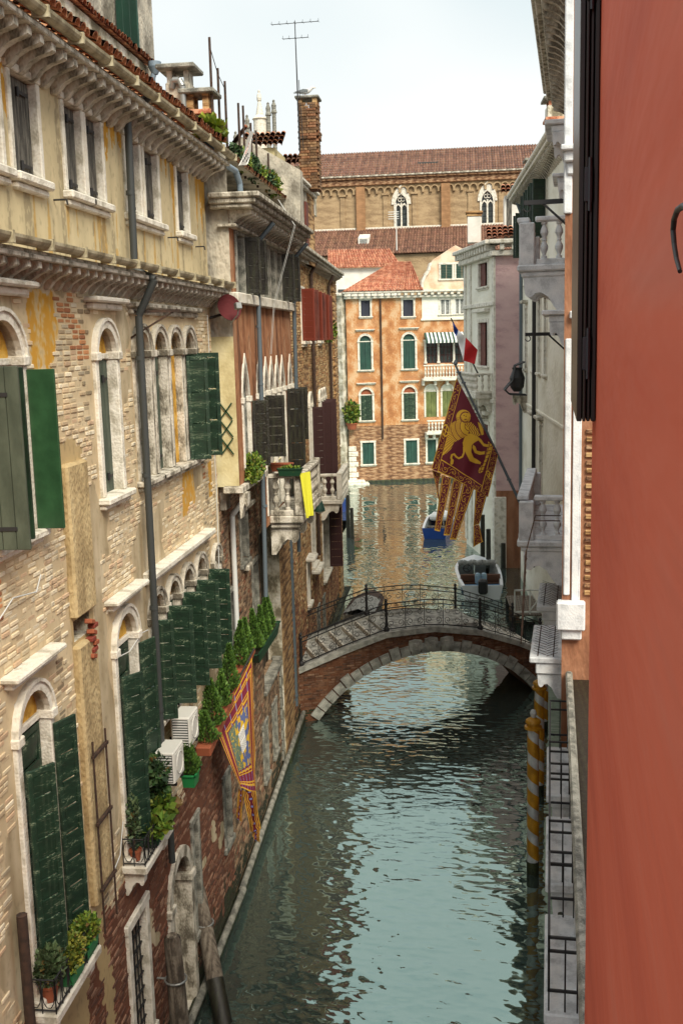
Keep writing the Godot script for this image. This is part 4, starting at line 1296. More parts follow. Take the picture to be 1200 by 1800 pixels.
	db.box(P0.x, P0.y - 1.2, -35.0, P1.x - 0.1, P0.y, -33.0)
	put("wall", db, M.creamplaster, dm)
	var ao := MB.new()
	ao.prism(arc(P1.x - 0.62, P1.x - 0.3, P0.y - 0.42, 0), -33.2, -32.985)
	put("shutter", ao, M.darkwood, dm)  # no shutter: dark colour stands for the shade inside the arched opening
	for j in 3:
		for i in 8:
			put("tile", tile_mesh(0.4, 0.085), M.rooftile, dm, Transform3D(Basis(Vector3.RIGHT, 0.5 + rng.randf_range(-0.03, 0.03)), Vector3(P0.x + 0.03 + i * 0.165, P0.y + 0.02 + j * 0.17, -32.85 - j * 0.28)))
	var r2 := thing("tiled_lean_to", "short clay tiled roof leaning on the brick chimney", "roof")
	var Q0 := atz(480, 292, -35.5)
	for j in 2:
		for i in 6: put("tile", tile_mesh(0.42, 0.085), M.rooftile, r2, Transform3D(Basis(Vector3.RIGHT, 0.5), Vector3(Q0.x + i * 0.165, Q0.y + j * 0.2, -35.4 - j * 0.3)))
	var qb := MB.new()
	qb.box(Q0.x - 0.1, Q0.y - 1.5, -37.0, Q0.x + 1.2, Q0.y - 0.02, -35.6)
	put("wall", qb, M.whiteplaster, r2)
func build_c():
	var F := Fr.new(Vector3(-4.95, 0, -27.0), Vector3(-0.035, 0, -1))
	var b := thing("house", "ochre brick house with dark red shutters beside the bridge", "house", "", F.xf())
	var red := [[6.6, 7.4], [9.1, 9.8], [11.6, 12.3]]
	var arched := [[7.85, 8.6, 6.9], [11.2, 11.8, 5.7], [12.0, 12.6, 5.7], [12.8, 13.4, 5.7]]
	var low := [[7.6, 8.6, 3.9, 6.3], [11.2, 13.4, 2.6, 5.3], [8.6, 9.3, 0.9, 2.1], [6.0, 6.5, 3.0, 4.4], [10.6, 11.2, 0.3, 2.0]]
	var holes := []
	for q in red: holes.append([q[0], q[1], 11.45, 13.1])
	for q in arched: holes.append([q[0], q[1], q[2], 9.3 + (q[1] - q[0]) * 0.5])
	holes.append_array(low)
	var w := MB.new()
	wall(w, 0.0, 19.3, -1.5, 14.3, holes)
	put("wall", w, M.oldbrick, b)
	var ccols := [rgb(178, 146, 102), rgb(160, 126, 84), rgb(190, 160, 116), rgb(142, 110, 74), rgb(170, 122, 82), rgb(198, 174, 134)]
	var cskip := func(s: float, y: float) -> bool:
		for h in holes:
			if s > h[0] - 0.2 and s < h[1] + 0.2 and y > h[2] - 0.15 and y < h[3] + 0.15: return true
		return noise.get_noise_2d(s * 1.2, y * 1.2 + 30.0) > 0.4
	lay_bricks(b, 2.0, 17.6, 0.2, 14.0, cskip, func(s, y): return (pick(ccols) if y > 3.2 + noise.get_noise_2d(s * 2.0, 5.0) * 2.0 else pick([rgb(130, 84, 58), rgb(112, 74, 54), rgb(146, 104, 74)])) if y > 0.6 else Color(0.02, 0.025, 0.012), func(s, y): return false, 0, 0.25, 0.08)
	var rv := MB.new()
	reveals(rv, holes, 0.3)
	body(rv, 0.0, 19.3, -1.5, 14.3, 8.0)
	put("side_wall", rv, M.whiteplaster, b)
	for q in red:
		var win := rect_window(b, q[0], q[1], 11.45, 13.1, M.stone, M.glass, 0.09, true, 0.1)
		shutter(win, leaf(0.45, 1.62, 8), Vector3(q[1] + 0.03, 11.47, 0.05), -1.4, M.redwood)
		shutter(win, leaf(0.45, 1.62, 8), Vector3(q[0] - 0.03, 11.47, 0.05), -2.0, M.redshut)
	for q in arched:
		var win := stone_arch_window(b, q, q[2], 9.3, {"mat": M.stone, "wallmat": M.oldbrick, "tymp": M.glass, "back": M.glass, "w": 0.09, "sill": q[2] > 6.0})
		shutter(win, leaf(0.4, 9.2 - q[2], 9), Vector3(q[1] + 0.03, q[2] + 0.03, 0.05), -1.35, M.purplewood)
		shutter(win, leaf(0.38, 9.2 - q[2], 9), Vector3(q[0], q[2] + 0.03, -0.15), 0.0, M.purplewood)
	for q in low:
		var win := rect_window(b, q[0], q[1], q[2], q[3], M.stone if q[2] > 2.3 else M.greystone, M.glass, 0.1, true, 0.12)
		if q[0] == 11.2: shutter(win, leaf(0.5, 2.6, 8), Vector3(q[1], q[2] + 0.03, 0.05), -1.4, M.purplewood)
	var cn := MB.new()
	cn.cb(-0.1, 14.2, -0.2, 19.5, 14.32, 0.42, 0.02); cn.cb(-0.05, 14.1, -0.2, 19.45, 14.198, 0.34, 0.02)
	var cp := put("cornice", cn, M.dirtystone, b)
	var bm := bracket_mesh(0.3, 0.24, 0.1)
	for i in 46: put("bracket", bm, M.dirtystone, cp, Transform3D(Basis(), Vector3(3.5 + i * 0.34, 14.098, 0.0)))
	var pil := MB.new()
	for i in 36: pil.cb(17.6 + (0.12 if i % 2 else 0.0), 0.2 + i * 0.39, -0.1, 19.36, 0.57 + i * 0.39, 0.07, 0.02)
	put("corner_quoins", pil, M.oldbrick, b)
	for q in [[9.0, 14.1, 8.0], [15.4, 14.0, 9.0]]:
		var pp := MB.new()
		pp.tube([Vector3(q[0], q[1], 0.3), Vector3(q[0], q[1] - 0.4, 0.1), Vector3(q[0], q[2] - 4.0, 0.1)], 0.06, 8)
		put("drainpipe", pp, M.rust, b)
	var bal := part("balcony", b)
	var sl := MB.new()
	sl.cb(10.9, 5.5, 0.0, 14.0, 5.68, 0.8, 0.03)
	for s in [11.1, 12.4, 13.7]: volute_console(sl, s, 5.498, 0.66, 0.6, 0.22)
	put("slab", sl, M.stone, bal)
	balustrade(bal, Vector3(11.1, 5.68, 0.7), Vector3(13.9, 5.68, 0.7), 0.95, 0.24, M.stone)
	balustrade(bal, Vector3(11.0, 5.68, 0.02), Vector3(11.0, 5.68, 0.58), 0.95, 0.26, M.stone)
	for s in [11.0, 13.92]:
		var ps := MB.new()
		ps.cb(s - 0.1, 5.68, 0.6, s + 0.1, 6.66, 0.8, 0.02)
		put("post", ps, M.stone, bal)
	var lg := MB.new()
	for q in [[5.8, 6.8, 4.55], [7.3, 8.9, 3.8], [7.4, 8.8, 6.55]]: lg.cb(q[0], q[2] - 0.12, -0.05, q[1], q[2], 0.3, 0.03)
	put("stone_ledge", lg, M.stone, b)
	var ft := MB.new()
	ft.cb(0.0, -1.0, -0.02, 19.3, 0.25, 0.14, 0.05)
	put("footing", ft, M.algae, b)
	# upper box and brick chimney
	var tw := thing("roof_tower", "beige rendered roof box with stone cornice under the tall brick chimney", "roof tower", "", T(Vector3(-5.02, 13.9, -32.5)))
	var t1 := MB.new()
	t1.box(-3.0, 0.0, -3.6, 0.0, 2.35, 0.0)
	put("wall", t1, M.greyplaster, tw)
	var t2 := MB.new()
	t2.cb(-3.1, 2.35, -3.75, 0.2, 2.45, 0.2, 0.02); t2.cb(-3.05, 2.25, -3.7, 0.12, 2.348, 0.12, 0.02)
	put("cornice", t2, M.stone, tw)
	var t3 := MB.new()
	t3.box(0.0, 0.5, -1.9, 0.06, 1.9, -1.4)
	put("shutter", t3, M.redwood, tw)
	var t4 := MB.new()
	t4.cb(-0.2, 0.0, -3.5, 0.03, 2.25, -2.1, 0.02)
	put("brick_pier", t4, M.oldbrick, tw)
	var C0 := atz(545, 292, -34.6)
	var ch := thing("chimney", "tall weathered brick chimney with flat stone cap and a gull on top", "chimney", "", T(Vector3(C0.x, 16.2, -34.6)))
	var hh := atz(545, 176, -34.6).y - 16.2
	var cm := MB.new()
	cm.box(-0.29, 0, -0.29, 0.29, hh - 0.3, 0.29)
	put("stack", cm, M.brickbase, ch)
	var cols := [rgb(128, 96, 66), rgb(112, 82, 56), rgb(146, 112, 78), rgb(100, 74, 52), rgb(136, 92, 62)]
	var mats := brick_mats(cols)
	var bmesh := MB.new()
	bmesh.cbox(Vector3.ZERO, Vector3(0.14, 0.037, 0.03), 0.008)
	var bk := bmesh.mesh()
	var rows := int((hh - 0.1) / 0.085)
	for j in rows:
		var y := 0.05 + j * 0.085
		var grow := 0.04 if absf(y - hh * 0.6) < 0.09 else 0.0
		for f in 2:
			for i in 2:
				var off := -0.15 + i * 0.3 + (0.05 if j % 2 else -0.02)
				var X := Transform3D(Basis(Vector3.UP, 0.0 if f == 0 else PI / 2), Vector3(off, y, 0.285 + grow + rng.randf_range(0, 0.02)) if f == 0 else Vector3(0.285 + grow + rng.randf_range(0, 0.02), y, off))
				put("brick", bk, mats[rng.randi() % 5], ch, X)
	for x in [-1, 1]:
		for z in [-1, 1]:
			var cs := MB.new()
			cs.box(x * 0.24 - 0.07, hh - 0.3, z * 0.24 - 0.07, x * 0.24 + 0.07, hh, z * 0.24 + 0.07)
			put("cap_post", cs, M.oldbrick, ch)
	var cc := MB.new()
	cc.cb(-0.38, hh, -0.38, 0.38, hh + 0.08, 0.38, 0.02)
	put("cap_slab", cc, M.greystone, ch)
	gull(Vector3(C0.x - 0.08, 16.2 + hh + 0.08, -34.5))
	# aerial strapped to the chimney
	var A0 := atz(527, 265, -34.2)
	var A1 := atz(518, 37, -34.2)
	var an := thing("television_aerial", "tall television aerial mast strapped beside the brick chimney", "aerial")
	var am := MB.new()
	am.tube([A0, A0.lerp(A1, 0.5), A1], 0.03, 7, 0.014)
	am.ring(A0 + Vector3(0.12, 0, 0), A0.lerp(A1, 0.55) + Vector3(0.05, 0, 0), 0.012, 0.012, 5)
	put("mast", am, M.iron, an)
	for q in [[0.985, 0.78, 7, 0.22], [0.87, 0.42, 5, 0.16]]:
		var bm2 := MB.new()
		var c := A0.lerp(A1, q[0])
		var ax := Vector3(0.97, -0.05, 0.22)
		bm2.ring(c - ax * q[1], c + ax * q[1], 0.011, 0.011, 5)
		for i in q[2]:
			var p: Vector3 = c + ax * q[1] * (i / float(q[2] - 1) * 2.0 - 1.0)
			bm2.ring(p - Vector3(-0.1, 0.0, 0.5) * q[3], p + Vector3(-0.1, 0.0, 0.5) * q[3], 0.006, 0.006, 4)
			bm2.ring(p, p + Vector3(0, 0.09, 0), 0.006, 0.006, 4)
		put("antenna_boom", bm2, M.iron, an)
func gull(at: Vector3):
	var t := thing("seagull", "grey and white gull standing on the brick chimney cap", "bird", "", T(at, 0.15))
	var b := MB.new()
	var P := [[-0.30, 0.14, 0.008], [-0.2, 0.145, 0.04], [-0.08, 0.15, 0.075], [0.06, 0.165, 0.085], [0.15, 0.2, 0.06], [0.2, 0.25, 0.045], [0.24, 0.275, 0.048], [0.275, 0.275, 0.035], [0.29, 0.272, 0.015]]
	for i in P.size() - 1:
		b.col = Color(0.75, 0.75, 0.73) if i > 2 else Color(0.5, 0.52, 0.53)
		b.ring(Vector3(P[i][0], P[i][1], 0), Vector3(P[i + 1][0], P[i + 1][1], 0), P[i][2], P[i + 1][2], 10, i == 0 or i == P.size() - 2)
	put("body", b, M.brick, t)
	for s in [-1.0, 1.0]:
		var w := MB.new()
		w.col = Color(0.16, 0.18, 0.19)
		w.prism(PackedVector2Array([Vector2(0.1, 0.21), Vector2(-0.06, 0.225), Vector2(-0.24, 0.17), Vector2(-0.37, 0.125), Vector2(-0.22, 0.13), Vector2(-0.04, 0.135), Vector2(0.09, 0.15)]), s * 0.06, s * 0.088)
		put("wing", w, M.brick, t)
		var l := MB.new()
		l.tube([Vector3(0.0, 0.1, s * 0.03), Vector3(0.01, 0.05, s * 0.03), Vector3(0.0, 0.004, s * 0.03), Vector3(0.045, 0.004, s * 0.03)], 0.008, 5)
		put("leg", l, M.pot, t)
	var bk := MB.new()
	bk.ring(Vector3(0.28, 0.272, 0), Vector3(0.345, 0.26, 0), 0.013, 0.004, 6)
	put("beak", bk, M.brass, t)

# ---------- far end of the canal ----------
func px_rect(F: Fr, x0: float, y0: float, x1: float, y1: float) -> Array:      # photo box -> [s0, s1, bottom, top] on the plane
	var xm := (x0 + x1) / 2
	var ym := (y0 + y1) / 2
	return [on(F, x0, ym).x, on(F, x1, ym).x, on(F, xm, y1).y, on(F, xm, y0).y]
func build_orange():
	var F := Fr.new(Vector3(-8.84, 0, -83.38), Vector3(6.11, 0, -1.24))
	var b := thing("palazzo", "orange plastered house with arched teal shutters facing down the canal", "house", "", F.xf())
	var sq := [[634, 528, 650, 556], [708, 527, 726, 556], [773, 527, 791, 552], [799, 526, 816, 551], [637, 778, 657, 816], [713, 774, 733, 814], [751, 773, 766, 812]]
	var ar := [[632, 590, 652, 650], [708, 587, 729, 648], [634, 684, 654, 739], [709, 680, 730, 737], [748, 678, 767, 733], [777, 677, 795, 732]]
	var holes := []
	for q in sq: holes.append(px_rect(F, q[0], q[1], q[2], q[3]))
	for q in ar: holes.append(px_rect(F, q[0], q[1], q[2], q[3]))
	var lg := px_rect(F, 747, 596, 826, 638)
	holes.append(lg)
	var w := MB.new()
	wall(w, -0.45, 11.0, 4.6, 14.75, holes)
	put("wall", w, M.orange_wall, b)
	var w2 := MB.new()
	wall(w2, -0.45, 11.0, -1.5, 4.6, holes)
	put("lower_wall", w2, M.redbrickfar, b)
	var rv := MB.new()
	reveals(rv, holes, 0.25)
	body(rv, -0.45, 11.0, -1.5, 14.75, 12.0)
	put("side_wall", rv, M.whiteplaster, b)
	for i in sq.size():
		var h: Array = holes[i]
		var win := rect_window(b, h[0], h[1], h[2], h[3], M.stone, M.bluedark if i < 2 else M.glass, 0.15, true, 0.16)
		if i < 2: shutter(win, plain_leaf((h[1] - h[0]) / 2, h[3] - h[2], 0.05, 1), Vector3(h[0], h[2], -0.1), 0.0, M.bluedark)
		elif i < 4:
			var cs := MB.new()
			var m: float = (h[0] + h[1]) / 2
			for s in [h[0] + 0.04, m, h[1] - 0.04]: cs.box(s - 0.05, h[2], -0.14, s + 0.05, h[3], -0.06)
			put("casement", cs, M.whitepaint, win)
			var cu := MB.new()
			for k in 6: cu.box(h[0] + 0.1 + k * 0.115, h[2] + 0.05, -0.155, h[0] + 0.19 + k * 0.115, h[3] - 0.05, -0.145 + 0.02 * (k % 2))
			put("curtain", cu, M.tarp, win)
		else:
			for k in 2: shutter(win, plain_leaf((h[1] - h[0]) / 2 - 0.01, h[3] - h[2], 0.05, 2), Vector3(h[0] + k * (h[1] - h[0]) / 2, h[2], -0.1), 0.0, M.teal)
	for i in ar.size():
		var h: Array = holes[sq.size() + i]
		var r: float = (h[1] - h[0]) / 2
		var back: Material = M.teal if i < 2 else M.oldgreen
		var win := stone_arch_window(b, [h[0], h[1]], h[2], h[3] - r, {"mat": M.stone, "wallmat": M.orange_wall, "tymp": back if i < 2 else (M.pot if i < 4 else M.paleplaster), "back": M.glass, "w": 0.16, "tz": -0.1, "hood": h[3] + 0.5} if i < 4 else {"mat": M.stone, "wallmat": M.orange_wall, "tymp": M.paleplaster, "back": M.glass, "w": 0.14, "tz": -0.1, "sill": false})
		var mm: Material = M.teal if i < 2 else M.oldgreen
		if i > 3: mm = surf([rgb(86, 96, 52), rgb(120, 128, 76)], Vector3(0.8, 0.3, 0.8), 0.8)
		for k in 2: shutter(win, plain_leaf(r - 0.01, h[3] - r - h[2], 0.05, 2), Vector3(h[0] + k * r, h[2], -0.1), 0.0, mm)
	# glazed loggia with awning
	var lo := part("loggia", b)
	var gl := MB.new()
	gl.quad(Vector3(lg[0], lg[2], -0.22), Vector3(lg[1], lg[2], -0.22), Vector3(lg[1], lg[3], -0.22), Vector3(lg[0], lg[3], -0.22))
	put("pane", gl, M.glass, lo)
	var bars := MB.new()
	for i in 13: bars.box(lg[0] + i * 0.3, lg[2], -0.2, lg[0] + i * 0.3 + 0.035, lg[3], -0.16)
	for k in 3: bars.box(lg[0], lg[2] + k * 0.62, -0.2, lg[1], lg[2] + k * 0.62 + 0.035, -0.165)
	put("glazing_bars", bars, M.redwood, lo)
	for px in [747, 770, 797, 824]:
		var c := on(F, px, 620).x
		var cm := MB.new()
		cm.lathe([Vector2(0.15, 0), Vector2(0.15, 0.1), Vector2(0.1, 0.16), Vector2(0.085, lg[3] - lg[2] - 0.2), Vector2(0.16, lg[3] - lg[2] - 0.1), Vector2(0.16, lg[3] - lg[2])], Vector3(c, lg[2], 0.02), 10)
		put("column", cm, M.stone, lo)
	var a0 := on(F, 745, 583)
	var a1 := on(F, 826, 583).x
	var n := 24
	for i in n:
		var s := lerpf(a0.x, a1, float(i) / n)
		var e := (a1 - a0.x) / n
		var aw := MB.new()
		aw.quad(Vector3(s, lg[3] - 0.1, 0.9), Vector3(s + e, lg[3] - 0.1, 0.9), Vector3(s + e, lg[3] + 0.55, 0.02), Vector3(s, lg[3] + 0.55, 0.02))
		aw.quad(Vector3(s, lg[3] - 0.28, 0.91), Vector3(s + e, lg[3] - 0.28, 0.91), Vector3(s + e, lg[3] - 0.1, 0.9), Vector3(s, lg[3] - 0.1, 0.9))
		put("awning_stripe", aw, M.whitepaint if i % 2 else M.teal, lo)
	for q in [[742, 640, 826, 664], [748, 737, 800, 758]]:
		var h := px_rect(F, q[0], q[1], q[2], q[3])
		var bal := part("balcony", b)
		var sl := MB.new()
		sl.cb(h[0] - 0.1, h[2] - 0.2, 0.0, h[1], h[2], 0.8, 0.03)
		for k in 5: sl.cb(lerpf(h[0], h[1], k / 4.0) - 0.1, h[2] - 0.55, 0.0, lerpf(h[0], h[1], k / 4.0) + 0.1, h[2] - 0.202, 0.5, 0.03)
		put("slab", sl, M.stone, bal)
		balustrade(bal, Vector3(h[0], h[2], 0.7), Vector3(h[1], h[2], 0.7), h[3] - h[2], 0.24, M.stone)
	# white upper panel, eave course with dentils, downpipe
	var pn := px_rect(F, 741, 515, 830, 559)
	var pm := MB.new()
	var ph := [holes[2], holes[3]]
	wall(pm, pn[0], pn[1], pn[2], pn[3], ph, 0.03)
	pm.cb(pn[0] - 0.1, pn[2] - 0.15, 0.0, pn[1], pn[2], 0.12)
	put("stone_panel", pm, M.paleplaster, b)
	var ev := MB.new()
	ev.cb(-0.6, 14.55, -0.3, 11.0, 14.72, 0.28, 0.02); ev.cb(-0.7, 14.95, -0.3, 11.0, 15.1, 0.55, 0.02)
	var ep := put("cornice", ev, M.stone, b)
	var dn := MB.new()
	dn.cb(-0.12, 0, 0, 0.12, 0.22, 0.48, 0.02)
	var dmesh := dn.mesh()
	for i in 22: put("dentil", dmesh, M.stone, ep, Transform3D(Basis(), Vector3(-0.45 + i * 0.52, 14.725, 0.0)))
	var pp := MB.new()
	pp.tube([Vector3(2.26, 14.5, 0.12), Vector3(2.24, 3.5, 0.12)], 0.07, 8)
	put("drainpipe", pp, M.rust, b)
	var qs := MB.new()
	for i in 7: qs.cb(-0.5, 0.1 + i * 0.42, -0.2, 0.0 + (0.25 if i % 2 else 0.1), 0.48 + i * 0.42, 0.06, 0.03)
	qs.cb(-1.6, -0.5, -0.5, 1.0, 0.14, 1.1, 0.04); qs.cb(-1.6, 0.14, -0.5, 0.7, 0.32, 0.7, 0.04)
	put("corner_stones", qs, M.stone, b)
	var ft := MB.new()
	ft.cb(-0.4, -1.0, -0.05, 11.0, 0.22, 0.1, 0.05)
	put("footing", ft, M.algae, b)
	# hipped tile roof
	var rf := MB.new()
	tile_field(Vector3(-0.75, 15.1, 0.6), Vector3(5.6, 15.1, 0.6), Vector3(5.4, 17.6, -4.4), Vector3(3.9, 17.6, -4.4), 0.24, 0.42, rf)
	M.tiles = vcol(0.9)
	M.tiles.albedo_texture = M.roofbright.albedo_texture
	triplanar(M.tiles, Vector3.ONE * 0.6)
	var ro := put("roof", rf, M.tiles, b)
	var ru := MB.new()
	ru.quad(Vector3(-0.75, 15.08, 0.6), Vector3(-0.75, 15.08, -9.0), Vector3(3.9, 17.58, -4.4), Vector3(3.9, 17.58, -4.4))
	put("roof_side", ru, M.roofbright, ro)
	# pale gable with scrolled shoulder and two green windows
	var gb := part("gable", b)
	var gp := PackedVector2Array()
	for q in [[741, 512], [741, 498], [746, 486], [752, 478], [756, 464], [762, 456], [800, 431], [838, 450], [838, 512]]: gp.append(on(F, q[0], q[1]))
	var gm := MB.new()
	gm.prism(gp, -0.6, 0.0)
	put("wall", gm, surf([rgb(206, 168, 140), rgb(222, 196, 170), rgb(228, 212, 192)], Vector3.ONE * 0.2, 0.92, 2.0, 0.4), gb)
	for k in range(4, 8):
		var e := MB.new()
		var p := gp[k]
		var q := gp[k + 1] if k + 1 < gp.size() else gp[k]
		e.cbox(Vector3((p.x + q.x) / 2, (p.y + q.y) / 2 + 0.06, 0.0), Vector3(p.distance_to(q) / 2, 0.1, 0.3), 0.02, Basis(Vector3(0, 0, 1), (q - p).angle()))
		put("coping", e, M.stone, gb)
	for q in [[774, 465, 794, 490], [801, 464, 821, 489]]:
		var h := px_rect(F, q[0], q[1], q[2], q[3])
		var fr := MB.new()
		frame_rect(fr, h[0], h[1], h[2], h[3], 0.14, 0.0, 0.06)
		fr.cb(h[0] - 0.2, h[2] - 0.12, 0.0, h[1] + 0.2, h[2], 0.12)
		put("stone_frame", fr, M.stone, gb)
		var sh := MB.new()
		for k in 2:
			for i in 9: sh.cb(h[0] + k * (h[1] - h[0]) / 2 + 0.02, lerpf(h[2], h[3], i / 9.0) + 0.01, 0.0, h[0] + (k + 1) * (h[1] - h[0]) / 2 - 0.02, lerpf(h[2], h[3], (i + 1) / 9.0) - 0.01, 0.05, 0.01)
		put("shutter", sh, M.teal, gb)
	var gr := MB.new()
	tile_field(Vector3(gp[6].x, gp[6].y, -8.0), Vector3(gp[6].x, gp[6].y, 0.1), Vector3(gp[6].x, gp[6].y, 0.1), Vector3(gp[6].x, gp[6].y, -8.0), 0.3, 0.5, MB.new())
	gr.quad(Vector3(gp[5].x - 0.5, gp[5].y - 0.3, 0.1), Vector3(gp[6].x, gp[6].y + 0.15, 0.1), Vector3(gp[6].x, gp[6].y + 0.15, -8.0), Vector3(gp[5].x - 0.5, gp[5].y - 0.3, -8.0))
	put("roof", gr, M.roofbright, gb)
	# greyish house turning the corner on its left
	var G := Fr.new(F.at(-6.0, 0, -3.2), Vector3(5.5, 0, 2.2))
	var g := thing("house", "grey white plastered house with narrow windows at the turn of the canal", "house", "", G.xf())
	var gh := [[3.4, 3.9, 12.6, 14.2], [3.5, 4.0, 9.2, 11.2], [4.9, 5.3, 8.6, 11.8], [4.9, 5.3, 5.2, 7.6], [3.4, 3.9, 5.4, 7.2]]
	var gw := MB.new()
	wall(gw, -3.0, 6.2, -1.5, 14.8, gh)
	reveals(gw, gh, 0.2)
	body(gw, -3.0, 6.2, -1.5, 14.8, 3.0)
	put("wall", gw, M.whiteplaster, g)
	for h in gh: rect_window(g, h[0], h[1], h[2], h[3], M.stone, M.glass, 0.12, true, 0.12)
	var gk := MB.new()
	gk.cb(-3.0, 14.8, -0.3, 6.3, 15.0, 0.4, 0.03)
	put("cornice", gk, M.stone, g)
	var gbal := part("balcony", g)
	var gs := MB.new()
	gs.cb(3.0, 3.0, 0.0, 5.9, 3.2, 1.0, 0.03); gs.cb(4.8, 0.2, 0.0, 5.4, 3.0, 0.8, 0.03)
	put("slab", gs, M.stone, gbal)
	balustrade(gbal, Vector3(3.0, 3.2, 0.9), Vector3(5.8, 3.2, 0.9), 1.1, 0.3, M.stone)
	var wh := thing("house", "white house with a low clay tile roof behind the orange house", "house", "", F.xf())
	var wq := [Vector3(-6.0, 12, -13), Vector3(6.0, 12, -13)]
	var wz := -13.0
	var t0 := on(F, 585, 470, wz)
	var t1 := on(F, 702, 470, wz)
	var t2 := on(F, 640, 443, wz)
	var wm := MB.new()
	wm.box(t0.x - 0.2, 12.0, wz - 6.0, t1.x, t0.y - 0.1, wz)
	put("wall", wm, M.cleanwhite, wh)
	var wr := MB.new()
	tile_field(Vector3(t0.x - 0.5, t0.y - 0.1, wz + 0.4), Vector3(t1.x + 0.2, t0.y - 0.1, wz + 0.4), Vector3(t1.x - 0.4, t2.y + 0.5, wz - 3.4), Vector3(t0.x - 0.2, t2.y + 0.5, wz - 3.4), 0.26, 0.45, wr)
	put("roof", wr, M.tiles, wh)
	var wv := MB.new()
	wv.box(t0.x + 0.4, t0.y - 2.2, wz, t0.x + 1.4, t0.y - 1.95, wz + 0.06)
	put("vent", wv, M.pipe, wh)
func build_church():
	var F := Fr.new(Vector3(0, 0, -135), Vector3(1, 0, 0))
	var b := thing("church", "long brick church nave with corbel arcade and pointed windows above the roofs", "church", "", F.xf())
	var wins := [[692, 337, 718, 401], [843, 331, 869, 396]]
	var holes := []
	for q in wins: holes.append(px_rect(F, q[0] + 3, q[1] + 4, q[2] - 3, q[3]))
	var w := MB.new()
	wall(w, -45, 30, 10, 31, holes)
	reveals(w, holes, 0.5)
	body(w, -45, 30, 10, 31, 20.0)
	put("wall", w, M.churchbrick, b)
	for i in 2:
		var h: Array = holes[i]
		var win := part("window", b)
		var r: float = (h[1] - h[0]) / 2
		var ys: float = h[3] - 1.75 * r
		var fr := MB.new()
		archivolt(fr, h[0], h[1], ys, 1, 0.5, -0.3, 0.15)
		fr.cb(h[0] - 0.22, h[2], -0.3, h[0], ys, 0.12); fr.cb(h[1], h[2], -0.3, h[1] + 0.22, ys, 0.12)
		var m: float = (h[0] + h[1]) / 2
		fr.cb(m - 0.1, h[2], -0.35, m + 0.1, ys + 0.2, 0.0)
		archivolt(fr, h[0] + 0.02, m - 0.06, ys - 0.6, 1, 0.1, -0.35, -0.02); archivolt(fr, m + 0.06, h[1] - 0.02, ys - 0.6, 1, 0.1, -0.35, -0.02)
		fr.cb(h[0] - 0.4, h[2] - 0.25, -0.3, h[1] + 0.4, h[2], 0.25)
		for k in 4:
			var a := TAU * k / 4.0 + PI / 4
			for e in 6: fr.ring(Vector3(m + cos(a) * 0.28 + cos(e * TAU / 6) * 0.22, ys + 0.75 + sin(a) * 0.28 + sin(e * TAU / 6) * 0.22, -0.1), Vector3(m + cos(a) * 0.28 + cos((e + 1) * TAU / 6) * 0.22, ys + 0.75 + sin(a) * 0.28 + sin((e + 1) * TAU / 6) * 0.22, -0.1), 0.05, 0.05, 5, false)
		put("stone_tracery", fr, M.stone, win)
		var sp := MB.new()
		spandrel(sp, h[0], h[1], ys, h[3], 1, -0.45, -0.02)
		put("spandrel", sp, M.churchbrick, win)
		var gl := MB.new()
		gl.quad(Vector3(h[0], h[2], -0.42), Vector3(h[1], h[2], -0.42), Vector3(h[1], h[3], -0.42), Vector3(h[0], h[3], -0.42))
		put("pane", gl, M.glass, win)
		var lb := MB.new()
		for k in 6: lb.box(h[0], h[2] + 0.5 + k * 0.6, -0.39, h[1], h[2] + 0.56 + k * 0.6, -0.36)
		put("glazing_bars", lb, M.iron, win)
	for px in [-18, 480, 634, 783, 932]:
		var s := on(F, px, 360).x
		var pl := MB.new()
		pl.cb(s - 0.55, 10, -0.1, s + 0.55, 30.0, 0.55, 0.03)
		put("buttress", pl, surf([rgb(140, 106, 74), rgb(168, 128, 92)], Vector3(0.2, 0.6, 0.2), 0.95), b)
	for px in [602, 677, 728, 826, 880]:
		var s := on(F, px, 360).x
		var pl := MB.new()
		pl.cb(s - 0.3, 10, -0.05, s + 0.3, 28.9, 0.16, 0.03); pl.cb(s - 0.45, 28.9, -0.05, s + 0.45, 29.15, 0.3, 0.03)
		put("pilaster", pl, M.churchbrick, b)
	for i in 44:
		var s := -26.0 + i * 0.95
		var ab := MB.new()
		archivolt(ab, s + 0.14, s + 0.81, 29.5, 0, 0.14, 0.0, 0.3)
		ab.cb(s - 0.14, 29.1, 0.0, s + 0.14, 29.52, 0.3, 0.03)
		put("corbel_arch", ab, M.churchbrick, b)
	var cn := MB.new()
	cn.cb(-45, 30.2, -0.1, 30, 30.9, 0.32, 0.03); cn.cb(-45, 30.9, -0.1, 30, 31.15, 0.6, 0.03)
	put("cornice", cn, M.redbrickfar, b)
	var gt := MB.new()
	gt.cb(-45, 31.15, -0.2, 30, 31.35, 0.75, 0.03)
	put("gutter", gt, M.dirtystone, b)
	var rf := MB.new()
	tile_field(Vector3(-30, 31.3, 0.6), Vector3(20, 31.3, 0.6), Vector3(20, 35.3, -7.0), Vector3(-30, 35.3, -7.0), 0.34, 0.8, rf)
	M.darktiles = vcol(0.9)
	M.darktiles.albedo_texture = M.roofdark.albedo_texture
	triplanar(M.darktiles, Vector3.ONE * 0.35)
	put("roof", rf, M.darktiles, b)
	var hp := on(F, 752, 287, -3.0)
	var hm := MB.new()
	hm.cb(hp.x - 1.3, hp.y - 0.2, -3.2, hp.x + 1.3, hp.y + 0.05, -2.2)
	put("roof_hatch", hm, M.pipe, b)
	var ai := MB.new()
	tile_field(Vector3(-30, 21.2, 8.6), Vector3(20, 21.2, 8.6), Vector3(20, 24.9, 0.1), Vector3(-30, 24.9, 0.1), 0.34, 0.8, ai)
